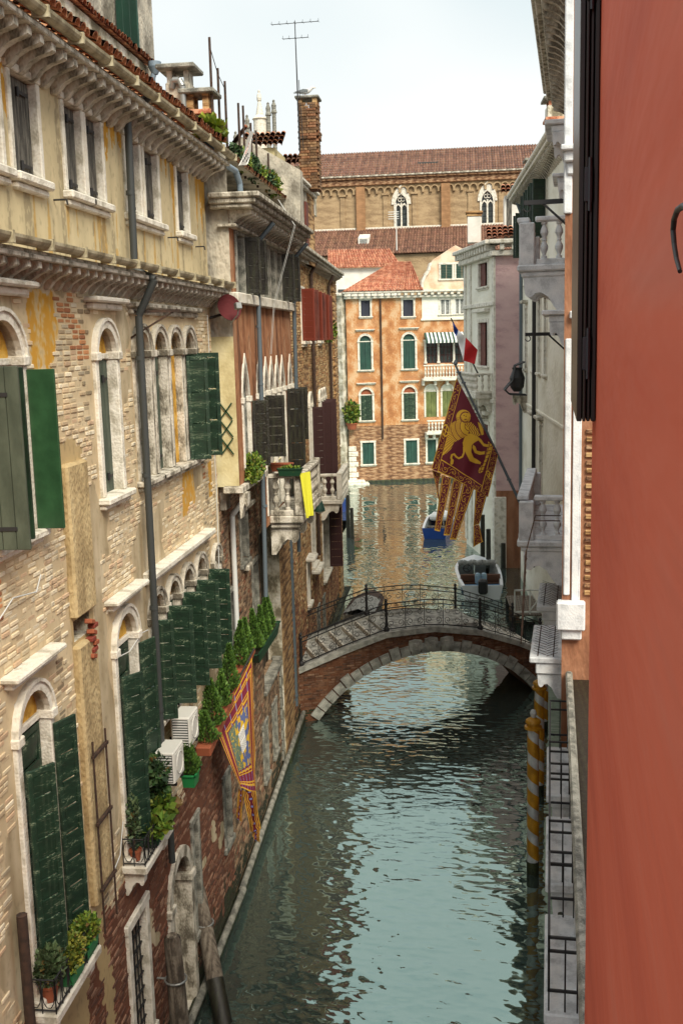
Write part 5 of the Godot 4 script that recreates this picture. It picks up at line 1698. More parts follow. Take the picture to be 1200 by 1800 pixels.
	put("aisle_roof", ai, M.darktiles, b)
	var ac := MB.new()
	ac.cb(-30, 24.85, 0.0, 20, 25.1, 0.25, 0.03)
	put("flashing", ac, M.stone, b)
	var aw := MB.new()
	aw.box(-30, 8, 7.6, 20, 21.1, 8.2)
	put("aisle_wall", aw, M.churchbrick, b)
	var dp := on(F, 640, 412, 4.0)
	var dm := MB.new()
	dm.prism(PackedVector2Array([Vector2(0, 0.1), Vector2(2.2, -0.5), Vector2(2.2, -1.4), Vector2(0, -1.0)]), -0.65, 0.65, Transform3D(Basis(Vector3(0, 0, 1), Vector3.UP, Vector3(-1, 0, 0)), Vector3(dp.x, dp.y, 3.0)))
	var dq := put("dormer", dm, M.cleanwhite, b)
	var dw := MB.new()
	dw.box(dp.x - 0.45, dp.y - 1.3, 5.2, dp.x + 0.45, dp.y - 0.65, 5.24)
	put("pane", dw, M.glass, dq)
	# aerial on the aisle roof
	var A := atz(697, 440, -122.0)
	var an := thing("rooftop_aerial", "thin white aerial mast standing before the church wall", "aerial")
	var am := MB.new()
	am.ring(A, A + Vector3(0, 5.2, 0), 0.07, 0.05, 5)
	for k in 4: am.ring(A + Vector3(-0.9, 4.2 - k * 0.25, 0), A + Vector3(0.3, 4.2 - k * 0.25, 0), 0.04, 0.04, 4)
	put("mast", am, M.whitepaint, an)
	# stone pinnacles of another church far behind
	var S := thing("church_pinnacle", "distant white stone pinnacles with statues rising over the tiled dormer", "pinnacle", "", T(atz(458, 245, -150.0)))
	var sp := MB.new()
	sp.lathe([Vector2(1.0, -3), Vector2(0.9, 2.5), Vector2(1.1, 2.7), Vector2(0.55, 3.2), Vector2(0.2, 5.0), Vector2(0.3, 5.1), Vector2(0.34, 5.5), Vector2(0.25, 6.0), Vector2(0.12, 6.1), Vector2(0.18, 6.4), Vector2(0, 6.6)], Vector3.ZERO, 8)
	put("spire", sp, M.stone, S)
	for q in [[-1.8, 0.0, 2.7], [1.2, 0.6, 3.6], [2.0, 2.0, 2.5], [-3.5, -0.6, 1.2]]:
		var st := MB.new()
		st.lathe([Vector2(0.3, -4), Vector2(0.28, q[2] - 0.6), Vector2(0.45, q[2] - 0.5), Vector2(0.3, q[2]), Vector2(0.35, q[2] + 0.5), Vector2(0.16, q[2] + 0.9), Vector2(0.2, q[2] + 1.1), Vector2(0, q[2] + 1.3)], Vector3(q[0], q[1] - 0.6, 0), 8)
		put("statue", st, M.greystone, S)
	# closing rows of houses so that the side canals do not end in nothing
	for q in [[Vector3(-34, 0, -92), 0.15, "long pale house far along the side canal on the left", M.whiteplaster, 12.0], [Vector3(26, 0, -96), -0.1, "broad pink house far along the side canal on the right", M.pinkwall, 12.5]]:
		var hs := thing("house", q[2], "house", "", T(q[0], q[1]))
		var hm2 := MB.new()
		hm2.box(-16, -1.5, -8, 16, q[4], 0)
		put("wall", hm2, q[3], hs)
		var hr := MB.new()
		tile_field(Vector3(-16.4, q[4], 0.4), Vector3(16.4, q[4], 0.4), Vector3(16.4, q[4] + 2, -4), Vector3(-16.4, q[4] + 2, -4), 0.5, 1.0, hr)
		put("roof", hr, M.tiles, hs)
func build_pink():
	var S := Fr.new(Vector3(1.43, 0, -52), Vector3(0.22, 0, 0.97))
	var b := thing("house", "pink side wall and white stone front of the house at the canal bend", "house", "", S.xf())
	var tall := [px_rect(S, 841, 462, 857, 504), px_rect(S, 841, 567, 857, 643), px_rect(S, 846, 745, 858, 800)]
	var w := MB.new()
	wall(w, -6.6, 0.0, -1.5, 15.2, tall)
	reveals(w, tall, 0.3)
	body(w, -6.6, 0.0, -1.5, 15.2, 4.0)
	put("wall", w, M.paleplaster, b)
	for h in tall:
		var win := rect_window(b, h[0], h[1], h[2], h[3], M.stone, M.glass, 0.18)
		shutter(win, plain_leaf((h[1] - h[0]) * 0.5, h[3] - h[2], 0.05, 2), Vector3(h[0], h[2], -0.12), 0.0, M.redwood)
		var hd := MB.new()
		hd.cb(h[0] - 0.4, h[3] + 0.5, -0.05, h[1] + 0.4, h[3] + 0.68, 0.3, 0.03)
		put("hood", hd, M.stone, win)
	var pil := MB.new()
	for s in [-6.4, -5.2, -0.25]: pil.cb(s - 0.2, 0.3, -0.05, s + 0.2, 15.2, 0.08, 0.02)
	for y in [4.2, 8.2, 12.9]: pil.cb(-6.6, y, -0.05, -0.02, y + 0.2, 0.14, 0.02)
	put("stone_courses", pil, M.stone, b)
	var cn := MB.new()
	cn.cb(-6.9, 15.2, -0.3, 0.2, 15.45, 0.3, 0.03); cn.cb(-7.0, 15.75, -0.3, 0.35, 15.95, 0.6, 0.03)
	var cp := put("cornice", cn, M.stone, b)
	for i in 13:
		var dn := MB.new()
		dn.cb(-6.8 + i * 0.55, 15.455, 0.0, -6.6 + i * 0.55, 15.745, 0.5, 0.02)
		put("dentil", dn, M.stone, cp)
	var bal := part("balcony", b)
	var bh := px_rect(S, 830, 655, 866, 688)
	var sl := MB.new()
	sl.cb(bh[0], bh[2] - 0.25, 0.0, bh[1], bh[2], 0.9, 0.03)
	for s in [bh[0] + 0.3, bh[1] - 0.3]: volute_console(sl, s, bh[2] - 0.252, 0.7, 0.7, 0.25)
	put("slab", sl, M.stone, bal)
	balustrade(bal, Vector3(bh[0], bh[2], 0.8), Vector3(bh[1], bh[2], 0.8), 1.0, 0.25, M.stone)
	balustrade(bal, Vector3(bh[1], bh[2], 0.05), Vector3(bh[1], bh[2], 0.7), 1.0, 0.25, M.stone)
	var ped := on(S, 848, 718)
	var pd := MB.new()
	for sg in [-1.0, 1.0]: pd.cbox(Vector3(ped.x + sg * 0.55, ped.y, 0.15), Vector3(0.66, 0.1, 0.2), 0.02, Basis(Vector3(0, 0, 1), -sg * 0.55))
	pd.cb(ped.x - 1.15, ped.y - 0.45, -0.05, ped.x + 1.15, ped.y - 0.3, 0.35, 0.02)
	put("pediment", pd, M.dirtystone, b)
	# blank side wall facing up the canal
	var P := Fr.new(Vector3(1.43, 0, -52), Vector3(1, 0, 0))
	var X := S.xf().affine_inverse() * P.xf()
	var sw := part("side_front", b, X)
	var p1 := MB.new()
	wall(p1, 0.0, 5.0, 3.9, 15.2, [])
	put("pink_wall", p1, M.pinkwall, sw)
	var p2 := MB.new()
	p2.box(0.002, -1.5, -4.0, 5.0, 3.9, 0.03)
	put("lower_wall", p2, M.brownwall, sw)
	var p4 := MB.new()
	p4.cb(-0.1, 0.0, -0.2, 0.5, 3.6, 0.1, 0.03)
	put("corner_stones", p4, M.stone, sw)
	var p3 := MB.new()
	p3.cb(-0.2, 15.2, -0.3, 5.0, 15.45, 0.3, 0.03); p3.cb(-0.3, 15.75, -0.3, 5.0, 15.95, 0.55, 0.03)
	put("stone_trim", p3, M.stone, sw)
	for i in 8:
		var dn := MB.new()
		dn.cb(0.2 + i * 0.55, 15.455, 0.0, 0.4 + i * 0.55, 15.745, 0.45, 0.02)
		put("dentil", dn, M.stone, sw)
	for j in 3:
		for i in 18: put("tile", tile_mesh(0.5, 0.13), M.roofbright, sw, Transform3D(Basis(Vector3.RIGHT, 0.42 + rng.randf_range(-0.03, 0.03)), Vector3(-0.3 + i * 0.26, 16.0 + j * 0.19, 0.45 - j * 0.42)))
	var top := MB.new()
	top.quad(Vector3(-7.0, 15.96, 0.5), Vector3(0.3, 15.96, 0.5), Vector3(0.3, 17.2, -4.0), Vector3(-7.0, 17.2, -4.0))
	put("roof", top, M.roofbright, b)
	var c0 := atz(833, 420, -54.0)
	var ch := thing("chimney", "white plastered chimney with brick cap on the pink house roof", "chimney", "", T(Vector3(c0.x, c0.y - 0.2, -54.0)))
	var c1 := MB.new()
	c1.cb(-0.33, 0, -0.33, 0.33, 1.25, 0.33, 0.02)
	put("stack", c1, M.cleanwhite, ch)
	var c2 := MB.new()
	c2.cb(-0.36, 1.25, -0.36, 0.36, 1.4, 0.36, 0.02); c2.cb(-0.42, 1.4, -0.42, 0.42, 1.5, 0.42, 0.02)
	put("cap_slab", c2, M.oldbrick, ch)
	var d0 := atz(897, 400, -53.0)
	var dm := thing("tiled_dormer", "little dormer with clay tile hood above the pink wall", "dormer", "", T(Vector3(d0.x, d0.y, -53.0)))
	var d1 := MB.new()
	d1.box(-0.3, -0.8, -1.5, 0.6, 1.5, 0.0)
	put("wall", d1, M.cleanwhite, dm)
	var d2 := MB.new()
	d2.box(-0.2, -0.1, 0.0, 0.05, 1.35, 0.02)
	put("shutter", d2, M.darkwood, dm)  # flat sheet coloured dark for the shade in the dormer opening, not boards
	for j in 2:
		for i in 5: put("tile", tile_mesh(0.5, 0.12), M.roofbright, dm, Transform3D(Basis(Vector3.RIGHT, 0.5), Vector3(-0.35 + i * 0.23, 1.55 + j * 0.22, 0.35 - j * 0.4)))
func build_cream():
	var F := Fr.new(Vector3(2.54, 0, -50), Vector3(0.04, 0, 1))
	var b := thing("house", "tall cream house with green shutters and curved eave past the bridge on the right bank", "house", "", F.xf())
	var holes := [[5.6, 6.3, 15.0, 17.0], [7.4, 8.1, 15.0, 17.0], [9.3, 10.0, 15.0, 17.0], [5.6, 6.3, 10.0, 12.8], [7.6, 8.3, 10.0, 12.8], [9.6, 10.3, 10.0, 12.8], [5.6, 6.4, 4.5, 8.0], [8.2, 9.0, 4.5, 8.0], [2.2, 2.9, 10.0, 12.6], [2.2, 2.9, 14.8, 16.6]]
	var w := MB.new()
	wall(w, 0.0, 16.5, -1.5, 17.4, holes)
	reveals(w, holes, 0.25)
	body(w, 0.0, 16.5, -1.5, 17.4, 8.0)
	put("wall", w, M.paleplaster, b)
	for i in holes.size():
		var h: Array = holes[i]
		var win := rect_window(b, h[0], h[1], h[2], h[3], M.stone, M.glass, 0.13)
		if i < 3 or i == 9:
			shutter(win, leaf(0.5, h[3] - h[2], 8), Vector3(h[0] - 0.03, h[2], 0.06), -1.9, M.darkgreen)
			shutter(win, leaf(0.5, h[3] - h[2], 8), Vector3(h[1] + 0.03, h[2], 0.06), -1.2, M.darkgreen)
		else:
			var hd := MB.new()
			hd.cb(h[0] - 0.25, h[3] + 0.22, -0.05, h[1] + 0.25, h[3] + 0.36, 0.25, 0.03)
			put("hood", hd, M.dirtystone, win)
	var ev := MB.new()
	ev.cb(0.5, 17.4, -0.3, 16.5, 17.52, 0.6, 0.02); ev.tube([Vector3(0.5, 17.6, 0.62), Vector3(16.5, 17.6, 0.62)], 0.09, 8)
	var ep := put("eave", ev, M.stone, b)
	var bm := bracket_mesh(0.5, 0.4, 0.14)
	for i in 42: put("bracket", bm, M.dirtystone, ep, Transform3D(Basis(), Vector3(0.7 + i * 0.38, 17.398, 0.0)))
	tile_row(b, 0.5, 16.4, 17.66, 0.5, 0.4, M.rooftile, 0.25, 2)
	for s in [6.9, 1.2]:
		var pp := MB.new()
		pp.tube([Vector3(s, 17.3, 0.3), Vector3(s, 16.8, 0.12), Vector3(s, 2.0, 0.12)], 0.08, 8)
		put("drainpipe", pp, M.iron if s > 2.0 else M.greypipe, b)
	for y in [8.4, 13.6]:
		var sc := MB.new()
		sc.cb(0.0, y, -0.05, 16.5, y + 0.12, 0.05, 0.02)
		put("string_course", sc, M.paleplaster, b)
	for s in [1.6, 8.8]:
		var c := thing("chimney", "pale square chimney with flat cap on the cream house roof" if s > 5.0 else "low mossy chimney at the far end of the cream house roof", "chimney", "", F.xf() * T(Vector3(s, 17.8, -0.5)))
		var h := 1.9 if s > 5.0 else 0.9
		var c1 := MB.new()
		c1.cb(-0.4, 0, -0.4, 0.4, h, 0.4, 0.02)
		put("stack", c1, M.whiteplaster, c)
		var c2 := MB.new()
		c2.cb(-0.48, h * 0.72, -0.48, 0.48, h * 0.78, 0.48, 0.02)
		for x in [-0.3, 0.3]: c2.box(x - 0.08, h, -0.35, x + 0.08, h + 0.2, 0.35)
		put("brick_band", c2, M.roofbright, c)
		var c3 := MB.new()
		c3.cb(-0.55, h + 0.2, -0.55, 0.55, h + 0.3, 0.55, 0.02)
		put("cap_slab", c3, M.greystone, c)
	# bulging iron window basket with a dark jar
	var gb := thing("window_basket", "black bulging iron window basket on the cream house", "window grille", "", F.xf() * T(Vector3(2.55, 9.0, 0.0)))
	var gm := MB.new()
	for i in 7:
		var s := -0.45 + i * 0.15
		gm.tube([Vector3(s, 1.3, 0.1), Vector3(s, 1.15, 0.5), Vector3(s, 0.5, 0.62), Vector3(s, 0.1, 0.95), Vector3(s, -0.1, 0.75), Vector3(s, -0.15, 0.02)], 0.03, 5)
	for q in [[1.3, 0.12], [0.6, 0.6], [0.1, 0.95], [-0.12, 0.5]]: gm.ring(Vector3(-0.5, q[0], q[1]), Vector3(0.5, q[0], q[1]), 0.03, 0.03, 5)
	put("basket", gm, M.iron, gb)
	var gj := MB.new()
	gj.lathe([Vector2(0.15, 0), Vector2(0.3, 0.2), Vector2(0.34, 0.6), Vector2(0.2, 0.95), Vector2(0.24, 1.05)], Vector3(0, 0.0, 0.4), 12)
	put("jar", gj, M.iron, gb)
	var ib := MB.new()
	volute_console(ib, 0.0, -0.15, 0.6, 0.8, 0.3)
	put("bracket", ib, M.dirtystone, gb)

# ---------- right bank ----------
func build_right():
	var RR := Fr.new(Vector3(0.3, 0, 0), Vector3(-0.0786, 0, 1))
	var r := thing("red_house", "smooth brick red plastered wall close beside the viewpoint", "house", "", RR.xf())
	var w := MB.new()
	wall(w, -8.0, 2.2, -1.5, 14.6, []); body(w, -8.0, 2.2, -1.5, 14.6, 6.0)
	put("wall", w, M.redwall, r)
	var sh := part("window_shutter", r)
	var s1 := MB.new()
	for q in [[0.0, 0.03], [0.036, 0.06], [0.066, 0.085], [0.09, 0.125]]: s1.cb(-9.6, 10.9, 0.004 + q[0], -7.35 - 0.02 * (int(q[0] * 100) % 2), 15.5, 0.004 + q[1], 0.006)
	put("leaf", s1, M.alu, sh)
	for y in [11.25, 12.35, 13.6]:
		var s2 := MB.new()
		s2.cb(-7.352, y, 0.045, -7.325, y + 0.22, 0.095, 0.004); s2.ring(Vector3(-7.33, y - 0.06, 0.06), Vector3(-7.33, y + 0.28, 0.06), 0.012, 0.012, 8)
		put("hinge", s2, stdm(rgb(44, 44, 52), 0.35), sh)
	var hk := MB.new()
	var pts := []
	for q in [[1212, 366], [1200, 362], [1190, 369], [1184, 385], [1182, 405], [1184, 430], [1188, 455], [1194, 477]]:
		var w2 := on(RR, q[0], q[1], 0.03)
		pts.append(Vector3(w2.x, w2.y, 0.03))
	hk.tube(pts, 0.008, 8, 0.005)
	hk.ring(Vector3(pts[0].x, pts[0].y, 0.0), pts[0], 0.008, 0.008, 8)
	put("shutter_dog", hk, M.iron, r)
	# low wing with gutter ledge and railed window slabs
	var FW := Fr.new(Vector3(0.4, 0, 0), Vector3(-0.0786, 0, 1))
	var lw := thing("low_wing", "low brown wing with stone gutter ledge between the red wall and the tall house", "house", "", FW.xf())
	var l1 := MB.new()
	wall(l1, -19.9, -8.02, -1.5, 4.98, []); body(l1, -19.9, -8.02, -1.5, 4.9, 5.0)
	put("wall", l1, M.brownwall, lw)
	var l2 := MB.new()
	l2.cb(-19.8, 4.98, -0.03, -8.05, 5.12, 0.1, 0.03); l2.cb(-19.8, 4.9, -0.6, -8.05, 5.02, -0.45, 0.03)
	put("coping", l2, M.greystone, lw)
	var l3 := MB.new()
	l3.box(-19.8, 4.9, -0.45, -8.05, 4.95, -0.03)
	put("gutter", l3, M.wetwood, lw)
	var l4 := MB.new()
	l4.cb(-19.8, -1.0, 0.0, -8.05, 0.5, 0.3, 0.05)
	put("footing", l4, M.algae, lw)
	for c in [-18.4, -15.4, -12.4]:
		var gd := part("balcony", lw)
		var sl := MB.new()
		sl.cb(c - 1.1, 3.55, 0.0, c + 1.1, 3.7, 0.44, 0.02); sl.cb(c - 1.0, 3.42, 0.0, c + 1.0, 3.548, 0.36, 0.02)
		for s in [c - 0.8, c + 0.8]: volute_console(sl, s, 3.418, 0.34, 0.6, 0.2)
		put("slab", sl, M.coolstone, gd)
		var rl := MB.new()
		for y in [3.95, 4.45, 4.62]:
			rl.box(c - 1.05, y, 0.37, c + 1.05, y + 0.03, 0.4)
			for s in [c - 1.05, c + 1.02]: rl.box(s, y, 0.0, s + 0.03, y + 0.03, 0.4)
		for i in 12: rl.ring(Vector3(c - 1.03 + i * 0.187, 3.7, 0.385), Vector3(c - 1.03 + i * 0.187, 4.64, 0.385), 0.011, 0.011, 5)
		for s in [c - 1.03, c + 1.03]:
			for z in [0.06, 0.2]: rl.ring(Vector3(s, 3.7, z), Vector3(s, 4.64, z), 0.011, 0.011, 5)
		put("railing", rl, M.iron, gd)
		var fr := MB.new()
		frame_rect(fr, c - 0.55, c + 0.55, 3.7, 4.75, 0.14, -0.05, 0.06)
		put("stone_frame", fr, M.coolstone, gd)
	# tall brown house with stone balconies
	var R2 := Fr.new(Vector3(-0.2, 0, 0), Vector3(-0.1, 0, 1))
	var b := thing("house", "tall brown plastered house with white stone balconies and window hoods", "house", "", R2.xf())
	var m1 := MB.new()
	wall(m1, -33.4, -19.9, -1.5, 18.4, [])
	m1.quad(Vector3(-33.4, -1.5, -6), Vector3(-33.4, -1.5, 0), Vector3(-33.4, 18.4, 0), Vector3(-33.4, 18.4, -6))
	put("wall", m1, M.brownwall, b)
	var E := Fr.new(R2.at(-19.9, 0), Vector3(1, 0, 0.1))
	var en := part("end_front", b, R2.xf().affine_inverse() * E.xf())
	var m2 := MB.new()
	wall(m2, 0.0, 5.0, -1.5, 18.4, [])
	put("end_wall", m2, M.brownwall, en)
	var st := MB.new()
	st.cb(-0.03, 13.6, -0.1, 0.12, 18.3, 0.05, 0.02); st.cb(0.02, 6.6, -0.1, 0.14, 11.4, 0.04, 0.02)
	put("corner_stones", st, M.coolstone, en)
	var q0 := on(E, 1005, 900)
	var q1 := on(E, 1020, 900)
	var yt := on(E, 1012, 560).y
	var yb := on(E, 1012, 1055).y
	var wp := part("window", en)
	var wf := MB.new()
	wf.cb(q0.x, yb, -0.05, q0.x + 0.12, yt, 0.05, 0.01); wf.cb(q0.x + 0.12, yb, -0.05, q1.x, yt, 0.02, 0.01)
	wf.cb(q0.x - 0.08, yt, -0.05, q1.x + 0.6, yt + 0.14, 0.12, 0.02)
	put("stone_frame", wf, M.coolstone, wp)
	var sl2 := MB.new()
	sl2.cb(-0.1, yb - 0.55, -0.05, q1.x + 0.1, yb, 0.22, 0.03); sl2.cb(-0.02, yb - 0.75, -0.05, q1.x + 0.04, yb - 0.552, 0.14, 0.03)
	put("sill", sl2, M.coolstone, wp)
	var bx := on(E, 1027, 900).x
	for i in 22:
		var bk := MB.new()
		var y := on(E, 1030, 1045).y + i * 0.145
		var o := 0.06 if i % 2 else 0.0
		bk.cb(bx + rng.randf_range(0, 0.02), y, -0.02, bx + 0.28, y + 0.085, 0.045 + rng.randf_range(0, 0.02), 0.012)
		put("brick", bk, [M.oldbrick, M.redbrickfar][i % 2], en)
	var hy := on(E, 992, 258).y
	var hb := MB.new()
	hb.cb(-0.08, hy - 0.1, -0.05, 0.32, hy, 0.3, 0.02); hb.cb(-0.02, hy - 0.28, -0.05, 0.26, hy - 0.102, 0.2, 0.02)
	hb.cb(0.02, hy - 0.5, -0.05, 0.2, hy - 0.282, 0.1, 0.03)
	put("hood", hb, M.coolstone, en)
	# hoods, sills and cornice along the canal front
	for q in [[-24.6, -22.6, 15.75, 0.45], [-23.4, -21.2, 11.95, 0.45], [-32.0, -30.0, 15.75, 0.45], [-32.0, -30.0, 11.9, 0.45]]:
		var hd := MB.new()
		hd.cb(q[0], q[2] - 0.1, -0.05, q[1], q[2], q[3], 0.02); hd.cb(q[0] + 0.06, q[2] - 0.24, -0.05, q[1] - 0.06, q[2] - 0.102, q[3] * 0.7, 0.02)
		for s in [q[0] + 0.25, q[1] - 0.12]: volute_console(hd, s, q[2] - 0.242, q[3] * 0.65, 0.45, 0.18)
		put("hood", hd, M.coolstone, b)
	for q in [[-26.6, -24.2, 5.25], [-22.6, -20.2, 5.25]]:
		var sd := part("spiked_sill", b)
		var a := MB.new()
		a.cb(q[0], q[2] - 0.12, -0.05, q[1], q[2], 0.62, 0.02); a.cb(q[0] + 0.05, q[2] - 0.35, -0.05, q[1] - 0.05, q[2] - 0.122, 0.5, 0.02)
		for s in [q[0] + 0.2, q[1] - 0.2]: volute_console(a, s, q[2] - 0.352, 0.46, 0.5, 0.2)
		put("slab", a, M.coolstone, sd)
		var sp := MB.new()
		for z in [0.15, 0.45]: sp.box(q[0] + 0.1, q[2], z, q[1] - 0.1, q[2] + 0.012, z + 0.02)
		for i in 26: sp.ring(Vector3(q[0] + 0.12 + i * (q[1] - q[0] - 0.24) / 25.0, q[2], 0.3), Vector3(q[0] + 0.12 + i * (q[1] - q[0] - 0.24) / 25.0, q[2] + 0.08, 0.08 if i % 2 else 0.55), 0.006, 0.004, 4)
		put("bird_spikes", sp, M.rust, sd)
	var cn := MB.new()
	cn.cb(-33.4, 18.3, -0.2, -19.9, 18.5, 0.7, 0.03); cn.cb(-33.4, 18.12, -0.2, -19.9, 18.298, 0.55, 0.03); cn.cb(-33.4, 18.5, -0.2, -19.8, 18.62, 0.8, 0.03)
	var cp := put("cornice", cn, M.dirtystone, b)
	var bm := bracket_mesh(0.5, 0.4, 0.16)
	for i in 24: put("bracket", bm, M.dirtystone, cp, Transform3D(Basis(), Vector3(-33.2 + i * 0.56, 18.118, 0.0)))
	for q in [[on(R2, 917, 420, 0.92).x, on(R2, 920, 388, 0.92).y, on(R2, 920, 470, 0.92).y, 3.5], [on(R2, 914, 872, 0.95).x, on(R2, 914, 872, 0.95).y, on(R2, 915, 945, 0.95).y, 5.0]]:
		var bal := part("balcony", b)
		var n: float = q[0]
		var f: float = n - q[3]
		var y0: float = q[2]
		var hh: float = q[1] - q[2]
		var sl := MB.new()
		sl.cb(f - 0.1, y0 - 0.14, 0.0, n + 0.1, y0, 1.02, 0.03); sl.cb(f, y0 - 0.26, 0.0, n + 0.03, y0 - 0.142, 0.94, 0.03)
		for s in [f + 0.2, (f + n) / 2, n - 0.12]: volute_console(sl, s, y0 - 0.262, 0.88, 0.75, 0.24)
		put("slab", sl, M.coolstone, bal)
		balustrade(bal, Vector3(f, y0, 0.9), Vector3(n - 0.12, y0, 0.9), hh, 0.26, M.coolstone, 0.2)
		balustrade(bal, Vector3(n - 0.1, y0, 0.0), Vector3(n - 0.1, y0, 0.62), hh, 0.3, M.coolstone, 0.2)
		for s in [f, n - 0.08]:
			var ps := MB.new()
			ps.cb(s - 0.14, y0, 0.66, s + 0.14, y0 + hh - 0.12, 0.98, 0.02)
			put("post", ps, M.coolstone, bal)
	for q in [[-20.4, 13.85, 0.75], [-25.5, 11.45, 0.95]]:
		var ib := MB.new()
		ib.box(q[0] - 0.04, q[1], 0.0, q[0] + 0.04, q[1] + 0.08, q[2]); ib.obox(Vector3(q[0], q[1] - 0.16, 0.22), Vector3(0.02, 0.02, 0.32), Basis(Vector3.RIGHT, -0.75))
		var hookp := []
		for i in 8: hookp.append(Vector3(q[0], q[1] - 0.06 + sin(-PI * i / 5.0) * 0.06, q[2] - 0.06 + cos(PI * i / 5.0) * 0.06))
		ib.tube(hookp, 0.012, 5)
		put("iron_bracket", ib, M.iron, b)
	var ag := MB.new()                                                   # thin iron frame hung before the lower windows
	for s in [-21.2, -20.6]:
		ag.tube([Vector3(s, 7.9, 0.05), Vector3(s, 7.9, 0.55), Vector3(s, 7.2, 0.72), Vector3(s, 5.4, 0.8)], 0.012, 5)
	for i in 7: ag.ring(Vector3(-21.2, 7.3 - i * 0.28, 0.7 + i * 0.015), Vector3(-20.6, 7.3 - i * 0.28, 0.7 + i * 0.015), 0.01, 0.01, 4)
	put("iron_frame", ag, M.rust, b)
	# landing stage between bridge and boats
	var dk := thing("landing_stage", "wooden landing stage with white cross braced rail beside the moored boats", "jetty", "", T(Vector3(2.55, 0, -42.5), 0.05))
	var d1 := MB.new()
	for i in 8: d1.cb(-0.85, 0.5, -1.6 + i * 0.4, 0.5, 0.56, -1.23 + i * 0.4, 0.01)
	put("deck", d1, M.greywood, dk)
	var d2 := MB.new()
	for x in [-0.8, 0.4]:
		for z in [-1.5, 1.5]: d2.ring(Vector3(x, -1.5, z), Vector3(x, 0.5, z), 0.08, 0.08, 7)
	put("pile", d2, M.wetwood, dk)
	var d3 := MB.new()
	for y in [0.62, 1.5]: d3.box(-0.8, y, 1.45, 0.45, y + 0.06, 1.5)
	for x in [-0.8, -0.2, 0.4]: d3.box(x, 0.56, 1.45, x + 0.05, 1.56, 1.5)
	for sg in [-1.0, 1.0]: d3.obox(Vector3(0.1, 1.08, 1.475), Vector3(0.55, 0.02, 0.015), Basis(Vector3(0, 0, 1), sg * 0.95))
	put("rail", d3, M.whitepaint, dk)

